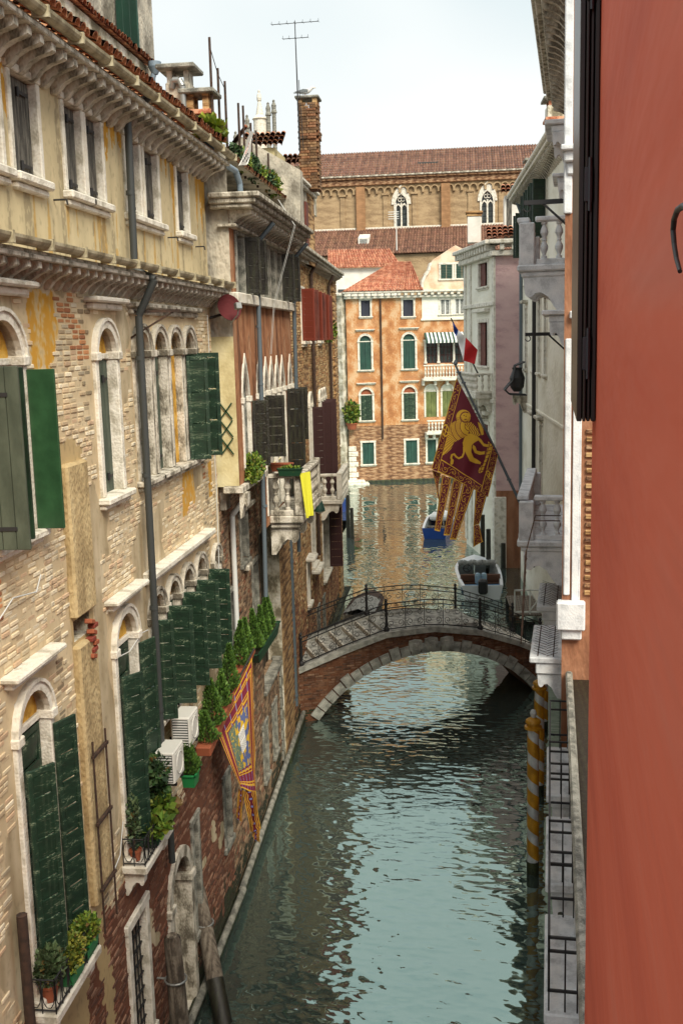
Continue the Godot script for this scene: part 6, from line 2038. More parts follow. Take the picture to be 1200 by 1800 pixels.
# ---------- bridge ----------
const DECK := [Vector2(-0.25, 1.64), Vector2(1.5, 2.2), Vector2(2.85, 2.57), Vector2(4.4, 2.6), Vector2(5.95, 2.32), Vector2(7.2, 1.86), Vector2(8.15, 1.42)]
func deck_y(s: float) -> float:
	for i in DECK.size() - 1:
		if s <= DECK[i + 1].x: return lerpf(DECK[i].y, DECK[i + 1].y, clampf((s - DECK[i].x) / (DECK[i + 1].x - DECK[i].x), 0, 1))
	return DECK[-1].y
func scroll(mb: MB, at: Vector3, r: float, turn: float, dir: float, P: Vector3):
	var prev := Vector3.ZERO
	for i in 13:
		var t := i / 12.0
		var a := turn + dir * t * TAU * 1.25
		var p := at + (P * cos(a) + Vector3.UP * sin(a)) * r * (1.0 - t * 0.8)
		if i > 0: mb.ring(prev, p, 0.009, 0.009, 4, false)
		prev = p
func build_bridge():
	var F := Fr.new(Vector3(-5.1, 0, -30.2), Vector3(7.1, 0, -2.9))
	var b := thing("footbridge", "arched brick and stone footbridge with wrought iron railings over the canal", "bridge", "", F.xf())
	var W := 2.3
	var R := 4.66
	var cx := 4.27
	var cy := -2.86
	var ext := R + 0.3
	# core with the arch cut out
	var poly := PackedVector2Array([Vector2(-0.25, -1.0)])
	for p in DECK: poly.append(p - Vector2(0, 0.16))
	poly.append(Vector2(8.15, -1.0))
	var a0 := acos(3.66 / R)
	poly.append(Vector2(cx + 3.66, -1.0))
	for i in 25:
		var a := lerpf(asin((0.0 - cy) / R), PI - asin((0.0 - cy) / R), i / 24.0)
		poly.append(Vector2(cx + cos(a) * R, cy + sin(a) * R))
	poly.append(Vector2(cx - 3.66, -1.0))
	var core := MB.new()
	core.prism(poly, -W, -0.03)
	put("core", core, M.brickbase, b)
	var cols := [rgb(118, 82, 62), rgb(104, 72, 56), rgb(132, 96, 74), rgb(92, 66, 52), rgb(146, 112, 88), rgb(112, 78, 60)]
	var skip := func(s: float, y: float) -> bool:
		var d := Vector2(s - cx, y - cy).length()
		return d < ext + 0.04 or y > deck_y(s) - 0.2
	var brick_col := func(s: float, y: float) -> Color: return pick(cols) if y > 0.35 else Color(0.02, 0.026, 0.012) * rng.randf_range(0.7, 1.5)
	lay_bricks(part("brickwork", b), -0.2, 8.1, 0.0, 2.5, skip, brick_col, func(s, y): return y > 0.35, 300, 0.25, 0.075, -0.03, brick_mats(cols))
	# voussoirs
	var n := 26
	for i in n:
		var t0 := lerpf(asin(-cy / R), PI - asin(-cy / R), float(i) / n)
		var t1 := lerpf(asin(-cy / R), PI - asin(-cy / R), float(i + 1) / n)
		var key: bool = i in [4, 9, 16, 21]
		var q := PackedVector2Array()
		var e := 0.004
		for k in [[R - 0.02, t0 + e], [ext + (0.07 if key else 0.0), t0 + e], [ext + (0.07 if key else 0.0), t1 - e], [R - 0.02, t1 - e]]: q.append(Vector2(cx + cos(k[1]) * k[0], cy + sin(k[1]) * k[0]))
		var v := MB.new()
		v.prism(q, -0.35, 0.05 if key else 0.02)
		if not key:
			var q2 := PackedVector2Array()
			for k in [[R + 0.12, t0 + e], [R + 0.19, t0 + e], [R + 0.19, t1 - e], [R + 0.12, t1 - e]]: q2.append(Vector2(cx + cos(k[1]) * k[0], cy + sin(k[1]) * k[0]))
			v.prism(q2, 0.0, 0.045)
		put("voussoir", v, M.bridgestone, b)
	for k in 3:
		var s := 3.75 + k * 0.52
		var y := cy + sqrt(R * R - pow(s - cx, 2.0)) + 0.02
		var sd := MB.new()
		sd.prism(PackedVector2Array([Vector2(s - 0.2, y + 0.42), Vector2(s - 0.22, y + 0.2), Vector2(s - 0.14, y + 0.07), Vector2(s, y), Vector2(s + 0.14, y + 0.07), Vector2(s + 0.22, y + 0.2), Vector2(s + 0.2, y + 0.42), Vector2(s, y + 0.46)]), 0.0, 0.1)
		sd.cbox(Vector3(s, y + 0.24, 0.11), Vector3(0.1, 0.12, 0.03), 0.03)
		put("carved_shield", sd, M.bridgestone, b)
	for side in [0.0, -W]:
		for i in DECK.size() - 1:
			var p: Vector2 = DECK[i]
			var q: Vector2 = DECK[i + 1]
			var c := MB.new()
			c.prism(PackedVector2Array([p - Vector2(0, 0.17), q - Vector2(0, 0.17), q, p]), side + (0.06 if side == 0.0 else -0.06), side + (-0.24 if side == 0.0 else 0.24))
			put("coping", c, M.bridgestone, b)
	# steps with white edges
	for q in [[-0.25, 2.85, 7], [5.95, 8.15, 6]]:
		for i in q[2]:
			var s0 := lerpf(q[0], q[1], float(i) / q[2])
			var s1 := lerpf(q[0], q[1], float(i + 1) / q[2])
			var up: bool = q[0] < 3.0
			var y := deck_y(s0 if up else s1) - 0.02
			var tr := MB.new()
			tr.cb(s0 + (0.07 if up else 0.0), y - 0.3, -W + 0.24, s1 - (0.0 if up else 0.07), y, -0.24, 0.01)
			var tp := put("step", tr, M.bridgestone, b)
			var ed := MB.new()
			var es := s0 if up else s1 - 0.07
			ed.cb(es, y - 0.15, -W + 0.24, es + 0.07, y + 0.012, -0.24, 0.01)
			put("step_edge", ed, M.stone, tp)
	var fl := MB.new()
	fl.cb(2.85, 2.3, -W + 0.24, 5.95, 2.52, -0.24, 0.01)
	put("landing", fl, M.bridgestone, b)
	# railings
	for side in [-0.1, -W + 0.1]:
		var rail := part("railing", b)
		for s in [0.15, 2.87, 5.97, 8.05]:
			var y := deck_y(s)
			var ps := MB.new()
			ps.lathe([Vector2(0.09, 0), Vector2(0.09, 0.08), Vector2(0.045, 0.14), Vector2(0.038, 0.8), Vector2(0.06, 0.84), Vector2(0.06, 0.88), Vector2(0.03, 0.92), Vector2(0.055, 0.97), Vector2(0.03, 1.02), Vector2(0, 1.03)], Vector3(s, y, side), 10)
			put("post", ps, M.iron, rail)
		for span in [[0.15, 2.87], [2.87, 5.97], [5.97, 8.05]]:
			var m := MB.new()
			var k := int((span[1] - span[0]) / 0.52)
			for i in k:
				var s0 := lerpf(span[0], span[1], float(i) / k)
				var s1 := lerpf(span[0], span[1], float(i + 1) / k)
				var A := Vector3(s0, deck_y(s0), side)
				var B := Vector3(s1, deck_y(s1), side)
				for hgt in [0.06, 0.72, 0.86]: m.obox((A + B) / 2 + Vector3.UP * hgt, Vector3(A.distance_to(B) / 2, 0.014, 0.018), Basis(Vector3(0, 0, 1), atan2(B.y - A.y, B.x - A.x)))
				m.ring(B, B + Vector3.UP * 0.86, 0.012, 0.012, 4)
				var P := (B - A).normalized()
				for g in [[0.25, 0.22, 0.12], [0.75, 0.22, 0.12], [0.25, 0.52, 0.12], [0.75, 0.52, 0.12]]:
					scroll(m, A.lerp(B, g[0]) + Vector3.UP * g[1], g[2], (PI / 2 if g[1] > 0.3 else -PI / 2), 1.0 if (g[0] < 0.5) == (g[1] > 0.3) else -1.0, P)
				scroll(m, A.lerp(B, 0.5) + Vector3.UP * 0.79, 0.06, 0.0, 1.0, P)
			put("panel", m, M.iron, rail)

# ---------- boats and posts ----------
func hull(L: float, Wd: float, H: float, mat: Material, trim: Material, nm: String, label: String, xf: Transform3D) -> Node3D:      # bow at +z
	var t := thing(nm, label, "boat", "boats moored along the canal", xf)
	var st := []
	for i in 11:
		var u := i / 10.0
		var w := Wd / 2 * (0.86 + 0.14 * sin(u * PI * 0.9)) * (1.0 if u < 0.55 else sqrt(maxf(0.0, 1.0 - pow((u - 0.55) / 0.45, 2.2))))
		st.append([u * L - L / 2, maxf(w, 0.02), H * (1.0 + 0.35 * u * u)])
	var out := MB.new()
	var inn := MB.new()
	var rim := MB.new()
	for i in 10:
		var a: Array = st[i]
		var c: Array = st[i + 1]
		for sg in [-1.0, 1.0]:
			var P := func(q: Array, k: int) -> Vector3:
				match k:
					0: return Vector3(0, -0.25, q[0])
					1: return Vector3(sg * q[1] * 0.82, -0.05, q[0])
					2: return Vector3(sg * q[1], q[2], q[0])
					3: return Vector3(sg * maxf(q[1] - 0.14, 0.0), q[2] + 0.01, q[0])
					4: return Vector3(sg * maxf(q[1] - 0.2, 0.0), 0.14, q[0])
				return Vector3(0, 0.14, q[0])
			for k in 2: out.quad_out(P.call(a, k), P.call(a, k + 1), P.call(c, k + 1), P.call(c, k), Vector3(0, 0.3, (a[0] + c[0]) / 2))
			if i < 7:
				for k in [3, 4]: inn.quad_out(P.call(a, k), P.call(a, k + 1), P.call(c, k + 1), P.call(c, k), Vector3(sg * 3.0, -3.0, (a[0] + c[0]) / 2))
				rim.quad_out(P.call(a, 2), P.call(a, 3), P.call(c, 3), P.call(c, 2), Vector3(0, -5, a[0]))
			else: rim.quad_out(P.call(a, 2), Vector3(0, a[2] + 0.06, a[0]), Vector3(0, c[2] + 0.06, c[0]), P.call(c, 2), Vector3(0, -5, a[0]))
	var s0: Array = st[0]
	out.prism(PackedVector2Array([Vector2(0, -0.25), Vector2(s0[1] * 0.82, -0.05), Vector2(s0[1], s0[2]), Vector2(-s0[1], s0[2]), Vector2(-s0[1] * 0.82, -0.05)]), s0[0] - 0.04, s0[0])
	put("hull", out, mat, t); put("inner_hull", inn, M.tarp, t); put("gunwale", rim, trim, t)
	return t
func build_boats():
	var p := onwater(841, 1054)
	var t := hull(5.4, 2.1, 0.62, M.boatwhite, M.boatwhite, "motorboat", "white open motorboat with blue seats moored behind the bridge", T(Vector3(p.x, 0.02, p.z - 2.7), PI + 0.06))
	var sc := MB.new()
	for x in [-0.5, 0.5]:
		sc.cb(x - 0.4, 0.15, -1.5, x + 0.4, 0.5, -0.9, 0.05); sc.cb(x - 0.4, 0.5, -1.5, x + 0.4, 0.85, -1.38, 0.05)
	put("seat", sc, stdm(rgb(96, 62, 44), 0.6), t)
	var s3 := MB.new()
	s3.cb(-0.9, 0.15, -2.5, 0.9, 0.5, -1.9, 0.06)
	put("bench", s3, stdm(rgb(70, 110, 140), 0.6), t)
	var ws := MB.new()
	ws.quad(Vector3(-0.85, 0.68, 0.5), Vector3(0.85, 0.68, 0.5), Vector3(0.7, 1.05, 0.2), Vector3(-0.7, 1.05, 0.2))
	put("windscreen", ws, M.glass, t)
	var sw := MB.new()
	for i in 12: sw.ring(Vector3(0.5 + cos(TAU * i / 12) * 0.19, 0.82 + sin(TAU * i / 12) * 0.17, -0.1), Vector3(0.5 + cos(TAU * (i + 1) / 12) * 0.19, 0.82 + sin(TAU * (i + 1) / 12) * 0.17, -0.1), 0.018, 0.018, 5, false)
	for i in 3: sw.ring(Vector3(0.5, 0.82, -0.1), Vector3(0.5 + cos(TAU * i / 3) * 0.18, 0.82 + sin(TAU * i / 3) * 0.17, -0.1), 0.012, 0.012, 4)
	put("steering_wheel", sw, M.iron, t)
	var fd := MB.new()
	for x in [-0.14, 0.14]: fd.lathe([Vector2(0.02, 0), Vector2(0.12, 0.06), Vector2(0.13, 0.4), Vector2(0.1, 0.5), Vector2(0.0, 0.54)], Vector3(x, 0.45, -1.75), 10)
	put("fender", fd, stdm(rgb(150, 180, 200), 0.4), t)
	var tp := MB.new()
	for i in 8: tp.ring(Vector3(-0.9 + i * 0.22, 0.86 + 0.06 * (i % 2), 0.75 + 0.05 * (i % 3)), Vector3(-0.68 + i * 0.22, 0.86 + 0.06 * ((i + 1) % 2), 0.75 + 0.05 * ((i + 1) % 3)), 0.13, 0.13, 8)
	put("folded_tarpaulin", tp, M.tarp, t)
	var mo := MB.new()
	mo.cb(-0.2, 0.3, -3.15, 0.2, 0.95, -2.75, 0.08)
	put("outboard_motor", mo, M.iron, t)
	p = onwater(770, 946)
	t = hull(5.0, 1.7, 0.6, M.boatblue, M.boatwhite, "motorboat", "blue and white motorboat half hidden by the hanging maroon flag", T(Vector3(p.x, 0.02, p.z - 2.3), PI - 0.08))
	var cb2 := MB.new()
	cb2.cb(-0.6, 0.55, 0.2, 0.6, 0.9, 1.6, 0.1)
	put("cabin", cb2, M.whitepaint, t)
	var b2 := MB.new()
	b2.cb(-0.6, 0.35, -1.2, 0.6, 0.45, -0.8, 0.03); b2.cb(-0.6, 0.35, -2.2, 0.6, 0.45, -1.8, 0.03)
	put("bench", b2, M.greywood, t)
	p = onwater(640, 1092)
	t = hull(3.6, 1.4, 0.4, M.greywood, M.rust, "rowing_boat", "wooden boat under a pale cover beside the left wall past the bridge", T(Vector3(p.x - 0.05, 0.02, p.z - 1.2), PI - 0.1))
	var cv := MB.new()
	for i in 8:
		var z0 := -1.6 + i * 0.3
		for sg in [-1.0, 1.0]: cv.quad_out(Vector3(sg * 0.62, 0.42, z0), Vector3(0, 0.6 + 0.04 * (i % 2), z0), Vector3(0, 0.6 + 0.04 * ((i + 1) % 2), z0 + 0.3), Vector3(sg * 0.62, 0.42, z0 + 0.3), Vector3(0, 0, z0))
	put("cover", cv, M.tarp, t)
	p = onwater(600, 900)
	t = hull(4.5, 1.5, 0.6, M.boatblue, stdm(rgb(60, 140, 200), 0.4), "rowing_boat", "bright blue covered boat just past the far corner of the brick house", T(Vector3(p.x - 0.6, 0.05, p.z - 2.0), 0.3))
	var c3 := MB.new()
	for i in 8:
		for sg in [-1.0, 1.0]: c3.quad_out(Vector3(sg * 0.65, 0.6, -2.0 + i * 0.35), Vector3(0, 0.95, -2.0 + i * 0.35), Vector3(0, 0.95, -1.65 + i * 0.35), Vector3(sg * 0.65, 0.6, -1.65 + i * 0.35), Vector3(0, 0, -2.0 + i * 0.35))
	put("cover", c3, stdm(rgb(50, 130, 196), 0.6), t)
	# striped mooring posts on the right
	var lab := ["yellow and white spiral mooring post standing clear before the railed slabs", "yellow and white spiral mooring post between the other two striped posts", "yellow and white spiral mooring post beside the bridge arch"]
	var spots := [[Vector3(1.36, 0, -21.5), 3.3], [Vector3(1.76, 0, -25.5), 2.8], [Vector3(2.2, 0, -30.0), 2.35]]
	for i in 3:
		var q: Array = spots[i]
		var o := thing("mooring_post", lab[i], "mooring post", "striped mooring posts", T(q[0]))
		var h: float = q[1]
		var s := MB.new()
		s.ring(Vector3(0, -1.5, 0), Vector3(0, h - 0.02, 0), 0.125, 0.118, 16)
		put("shaft", s, M.postwhite, o)
		var hx := MB.new()
		var steps := 160
		var turns := h / 0.62
		for k in steps:
			var y0 := 0.25 + (h - 0.25) * k / steps
			var y1 := 0.25 + (h - 0.25) * (k + 1) / steps
			var t0 := TAU * turns * k / steps
			var t1 := TAU * turns * (k + 1) / steps
			var e0 := Vector3(cos(t0), 0, sin(t0))
			var e1 := Vector3(cos(t1), 0, sin(t1))
			var up := Vector3.UP * 0.33
			var top0 := minf(y0 + 0.33, h - 0.03)
			var top1 := minf(y1 + 0.33, h - 0.03)
			if top0 <= y0 or top1 <= y1: continue
			var r := 0.127
			var a := e0 * r + Vector3.UP * y0
			var b := e1 * r + Vector3.UP * y1
			var c := e1 * r + Vector3.UP * top1
			var d := e0 * r + Vector3.UP * top0
			hx.tn(a, d, c, e0, e0, e1); hx.tn(a, c, b, e0, e1, e1)
		put("spiral_stripe", hx, M.postyellow, o)
		var cp := MB.new()
		cp.lathe([Vector2(0.125, 0), Vector2(0.185, 0.01), Vector2(0.185, 0.06), Vector2(0.14, 0.07), Vector2(0.14, 0.14), Vector2(0.17, 0.15), Vector2(0.15, 0.2), Vector2(0.05, 0.26), Vector2(0, 0.27)], Vector3(0, h - 0.03, 0), 16)
		put("cap", cp, M.postyellow, o)
		var kn := MB.new()
		kn.lathe([Vector2(0.05, 0), Vector2(0.06, 0.05), Vector2(0.075, 0.1), Vector2(0.05, 0.16), Vector2(0, 0.18)], Vector3(0, h + 0.22, 0), 12)
		put("knob", kn, M.postwhite, o)
		var wt := MB.new()
		wt.ring(Vector3(0, -1.0, 0), Vector3(0, 0.28, 0), 0.135, 0.131, 14)
		put("weed_band", wt, M.algae, o)
	# weathered wooden posts by the left wall, each with an iron collar
	for q in [[Vector3(-4.5, 0, -14.6), atz(303, 1650, -14.3), "thick grey wooden mooring post before the walled arch"], [onwater(392, 1795), atz(347, 1558, -17.4), "leaning grey wooden mooring post darkened by the water"]]:
		var o := thing("wooden_post", q[2], "mooring post", "weathered wooden posts by the left wall")
		var base: Vector3 = q[0]
		var top: Vector3 = q[1]
		var m := MB.new()
		var low := base + (base - top).normalized() * 1.2
		var k := base.lerp(top, 0.3)
		m.ring(k, top, 0.155, 0.13, 12); m.ring(top, top + (top - base).normalized() * 0.06, 0.13, 0.08, 12)
		put("shaft", m, M.greywood, o)
		var m2 := MB.new()
		m2.ring(low, k, 0.17, 0.156, 12)
		put("wet_foot", m2, M.wetwood, o)
		var m3 := MB.new()
		var cpt := base.lerp(top, 0.72)
		for i in 14: m3.ring(cpt + Vector3(cos(TAU * i / 14) * 0.165, 0, sin(TAU * i / 14) * 0.165), cpt + Vector3(cos(TAU * (i + 1) / 14) * 0.165, 0, sin(TAU * (i + 1) / 14) * 0.165), 0.018, 0.018, 5, false)
		m3.ring(cpt + Vector3(-0.16, 0, 0), Vector3(-4.78, cpt.y, cpt.z), 0.018, 0.018, 5)
		put("iron_collar", m3, M.zinc, o)
	for q in [[612, 945, 870], [619, 948, 893]]:
		var w0 := onwater(q[0], q[1])
		var o := thing("wooden_post", "tall thin dark mooring pole off the brick house corner" if q[2] < 880 else "shorter thin dark mooring pole off the brick house corner", "mooring post", "thin poles off the brick house")
		var m := MB.new()
		m.ring(w0 - Vector3(0, 1.5, 0), Vector3(w0.x, atz(q[0], q[2], w0.z).y, w0.z), 0.13, 0.1, 9)
		put("shaft", m, M.wetwood, o)
	for q in [[848, 1000, 905, -50.0], [858, 1012, 930, -47.0], [884, 1000, 955, -49.0]]:
		var w0 := onwater(q[0], q[1])
		var o := thing("wooden_post", ["dark mooring pole beside the hanging maroon flag tail", "stout mooring pole behind the white motorboat bow", "grey mooring pole at the corner of the pink house"][int(q[2] > 910) + int(q[2] > 940)], "mooring post", "poles along the pink house")
		var m := MB.new()
		m.ring(w0 - Vector3(0, 1.5, 0), Vector3(w0.x, atz(q[0], q[2], w0.z).y, w0.z), 0.14, 0.11, 9)
		put("shaft", m, M.wetwood, o)

# ---------- flags ----------
func swirl(u: float, v: float) -> bool:                       # gold scrollwork on a band: u along it, v across it from -1 to 1
	var k := floorf(u)
	var f := u - k - 0.5
	var sg := 1.0 if int(k) % 2 == 0 else -1.0
	var d := Vector2(f * 2.0, v * 1.1 - sg * 0.15)
	var r := d.length()
	var a := atan2(d.y * sg, d.x)
	if absf(r - 0.28 - 0.085 * (a + PI)) < 0.07 and r < 0.85: return true
	if absf(v - sg * 0.75 * cos(f * 6.28)) < 0.1 and absf(f) > 0.28: return true
	return r < 0.13
func flag_texture(T0: Vector2, R0: Vector2, B0: Vector2, L0: Vector2) -> ImageTexture:     # corners in design units; the cloth's own u runs T-R, v runs T-L
	var n := 384
	var ma := rgb(92, 16, 36)
	var go := rgb(206, 166, 48)
	var polys := []
	for q in [[340, 725, 372, 735, 400, 765, 428, 800, 412, 838, 352, 868, 318, 885, 296, 935, 262, 968, 214, 992, 246, 905, 268, 850, 276, 790, 300, 750],
			[412, 828, 446, 822, 486, 842, 496, 872, 462, 892, 444, 910, 440, 958, 456, 1000, 492, 1022, 512, 1036, 506, 1050, 470, 1046, 430, 1026, 402, 968, 384, 930, 378, 890, 392, 850],
			[452, 905, 470, 920, 480, 950, 512, 958, 540, 952, 536, 975, 500, 982, 466, 968, 448, 930],
			[490, 850, 512, 868, 532, 898, 560, 905, 556, 922, 528, 918, 504, 890, 486, 868],
			[562, 882, 588, 905, 584, 945, 548, 1030, 524, 1102, 502, 1118, 490, 1104, 500, 1078, 524, 1050, 540, 990, 556, 930],
			[400, 752, 440, 742, 486, 790, 508, 838, 488, 846, 448, 832, 420, 812, 398, 786],
			[486, 742, 505, 752, 524, 790, 530, 832, 514, 838, 500, 800]]:
		var pa := PackedVector2Array()
		for k in range(0, q.size(), 2): pa.append(Vector2(q[k], q[k + 1]))
		polys.append(pa)
	var tail := [Vector2(386, 925), Vector2(388, 962), Vector2(376, 992), Vector2(350, 1004), Vector2(330, 990), Vector2(318, 972), Vector2(302, 978), Vector2(296, 1000), Vector2(304, 1020), Vector2(300, 1040)]
	var out := PackedByteArray()
	out.resize(n * n * 3)
	var p := 0
	for j in n:
		var v := (j + 0.5) / n
		for i in n:
			var u := (i + 0.5) / n
			var d := T0.lerp(R0, u).lerp(L0.lerp(B0, u), v)
			var g := false
			var bw := 0.115
			if u < bw or u > 1.0 - bw * 1.15:
				var x := u / bw if u < bw else (1.0 - u) / (bw * 1.15)
				g = (x > 0.9) or (x < 0.08) or swirl(v * 9.0, (x - 0.48) * 2.6) or (absf(Vector2((v - 0.55) * 9.0, (x - 0.48) * 1.1).length() - 0.5) < 0.08)
				if absf(v - 0.55) < 0.045 and absf(Vector2((v - 0.55) * 9.0, (x - 0.48) * 1.1).length() - 0.5) >= 0.08: g = absf(x - 0.48) < 0.08 or absf(v - 0.55) < 0.006
			elif v > 1.0 - bw * 1.3:
				var x := (1.0 - v) / (bw * 1.3)
				g = (x > 0.9) or (x < 0.08) or swirl(u * 7.0, (x - 0.48) * 2.6)
			else:
				if d.distance_to(Vector2(384, 705)) < 52.0: g = true
				if not g:
					for q in polys:
						if Geometry2D.is_point_in_polygon(d, q):
							g = true
							break
				if not g:
					for k in tail.size() - 1:
						if d.distance_to(Geometry2D.get_closest_point_to_segment(d, tail[k], tail[k + 1])) < (6.5 if k < 8 else 11.0): g = true
				if g:                                            # dark drawing lines: feathers, mane, face, pages
					if Geometry2D.is_point_in_polygon(d, polys[0]):
						var e := d - Vector2(430, 770)
						var rr := e.length()
						var ang := e.angle()
						if fmod(ang * 14.0 + 60.0, 1.0) < 0.2 and rr > 70.0: g = false
						if fmod(rr / 34.0, 1.0) < 0.12 and rr < 140.0: g = false
					elif d.distance_to(Vector2(384, 705)) < 52.0:
						var e := d - Vector2(398, 706)
						if absf(e.length() - 36.0) < 3.5 and e.x < 20.0: g = false
						if (d - Vector2(402, 700)).length() < 4.0 or (d - Vector2(388, 694)).length() < 4.0 or ((d - Vector2(398, 722)) * Vector2(0.5, 1.4)).length() < 5.0: g = false
						if fmod(e.angle() * 5.0 + 30.0, 1.0) < 0.25 and e.length() > 24.0 and d.y > 705: g = false
					elif Geometry2D.is_point_in_polygon(d, polys[5]):
						if fmod(d.x * 0.06 + sin(d.y * 0.09) * 0.6 + 9.0, 1.0) < 0.32: g = false
					elif Geometry2D.is_point_in_polygon(d, polys[4]):
						if fmod((d.y + d.x * 0.3) / 26.0, 1.0) < 0.16 or absf(fmod((d.x + d.y * 0.32), 40.0) - 20.0) < 2.0: g = false
			var c := go if g else ma
			out[p] = c.r8; out[p + 1] = c.g8; out[p + 2] = c.b8
			p += 3
	return ImageTexture.create_from_image(Image.create_from_data(n, n, false, Image.FORMAT_RGB8, out))
func band_texture(kind := 0) -> ImageTexture:
	var w := 64
	var h := 320
	var im := Image.create(w, h, false, Image.FORMAT_RGB8)
	for j in h:
		for i in w:
			var x := (i + 0.5) / w * 2.0 - 1.0
			var v := (j + 0.5) / h
			var c := rgb(92, 16, 36)
			if kind == 0:
				if absf(absf(x) - 0.8) < 0.07 or v > 0.975 or swirl(v * 6.0, x * 1.4): c = rgb(206, 166, 48)
			else:
				var z := absf(fmod(v * 5.0, 1.0) - 0.5) * 2.0
				if absf(x) > 0.86: c = rgb(206, 160, 40)
				elif absf(absf(x) - 0.62 - z * 0.12) < 0.06 or absf(absf(x) - 0.3 - z * 0.2) < 0.06: c = rgb(206, 160, 40)
				elif absf(x) < 0.22 and z > 0.75: c = rgb(110, 118, 170)
			im.set_pixel(i, j, c)
	return ImageTexture.create_from_image(im)
func left_flag_texture() -> ImageTexture:
	var w := 256
	var h := 320
	var im := Image.create(w, h, false, Image.FORMAT_RGB8)
	var f := FastNoiseLite.new()
	f.seed = 3; f.frequency = 0.02
	for j in h:
		for i in w:
			var u := (i + 0.5) / w
			var v := (j + 0.5) / h
			var c := rgb(116, 30, 52)
			var e := minf(minf(u, 1.0 - u), minf(v, 1.0 - v) * 1.2)
			if e < 0.014: c = rgb(204, 158, 44)
			elif e < 0.24:
				var along := u * 6.0 if e > minf(u, 1.0 - u) else v * 6.0
				var x := (e - 0.03) / 0.21
				var z := absf(fmod(along, 1.0) - 0.5) * 2.0
				if absf(x - 0.14 - 0.3 * maxf(0.0, z - 0.7)) < 0.05 or absf(x - 0.86 + 0.3 * maxf(0.0, z - 0.7)) < 0.05 or absf(x - 0.28) < 0.03 or absf(x - 0.7) < 0.03: c = rgb(204, 158, 44)
				elif z > 0.9: c = rgb(128, 134, 180)
			else:
				c = rgb(86, 98, 142)
				var n := f.get_noise_2d(i * 1.4, j * 1.0)
				if v > 0.56: c = rgb(92, 112, 98)
				if n > 0.08 and v < 0.62: c = rgb(206, 166, 40)
				if v > 0.56 and absf(n) < 0.05: c = rgb(206, 166, 40)
				var q := Vector2(u - 0.48, v - 0.44).rotated(0.15)
				if absf(q.x) < 0.11 and absf(q.y) < 0.1:
					c = rgb(226, 226, 220)
					if absf(q.x) > 0.012 and absf(q.x) < 0.095 and absf(q.y) < 0.085 and fmod((q.y + 0.2) * 26.0, 1.0) < 0.42 and fmod((q.x + 0.3) * 47.0, 1.0) < 0.6: c = rgb(90, 90, 100)
			im.set_pixel(i, j, c)
	return ImageTexture.create_from_image(im)
func cloth(T0: Vector3, R0: Vector3, B0: Vector3, L0: Vector3, out: Vector3, wave: Callable, n := 28, uv0 := Vector2.ZERO, uv1 := Vector2.ONE) -> MB:     # a hanging sheet with both faces 4 mm apart
	var mb := MB.new()
	var P := []
	for j in n + 1:
		for i in n + 1:
			var u := float(i) / n
			var v := float(j) / n
			P.append(T0.lerp(R0, u).lerp(L0.lerp(B0, u), v) + out * wave.call(u, v))
	var N := func(i: int, j: int) -> Vector3:
		var a: Vector3 = P[j * (n + 1) + mini(i + 1, n)] - P[j * (n + 1) + maxi(i - 1, 0)]
		var b: Vector3 = P[mini(j + 1, n) * (n + 1) + i] - P[maxi(j - 1, 0) * (n + 1) + i]
		return b.cross(a).normalized()
	for side in [1.0, -1.0]:
		for j in n:
			for i in n:
				for t in [[[0, 0], [0, 1], [1, 1]], [[0, 0], [1, 1], [1, 0]]]:
					var V := []
					var Q := []
					var U := []
					for k in t:
						var nn: Vector3 = N.call(i + k[0], j + k[1]) * side
						V.append(P[(j + k[1]) * (n + 1) + i + k[0]] + nn * 0.002)
						Q.append(nn)
						U.append(uv0 + (uv1 - uv0) * Vector2(float(i + k[0]) / n, float(j + k[1]) / n))
					if (V[1] - V[0]).cross(V[2] - V[0]).dot(Q[0]) < 0.0:
						mb.tn(V[0], V[2], V[1], Q[0], Q[2], Q[1]); mb.u.append(U[0]); mb.u.append(U[1]); mb.u.append(U[2])
					else:
						mb.tn(V[0], V[1], V[2], Q[0], Q[1], Q[2]); mb.u.append(U[0]); mb.u.append(U[2]); mb.u.append(U[1])
	return mb
func tex_mat(t: Texture2D, rough := 0.75) -> StandardMaterial3D:
	var m := stdm(Color(1, 1, 1), rough)
	m.albedo_texture = t
	m.backlight_enabled = true
	m.backlight = Color(0.1, 0.08, 0.05)
	return m
func design(x: float, y: float) -> Vector2: return Vector2(720.0 + x / 4.09, 560.0 + y / 4.09)
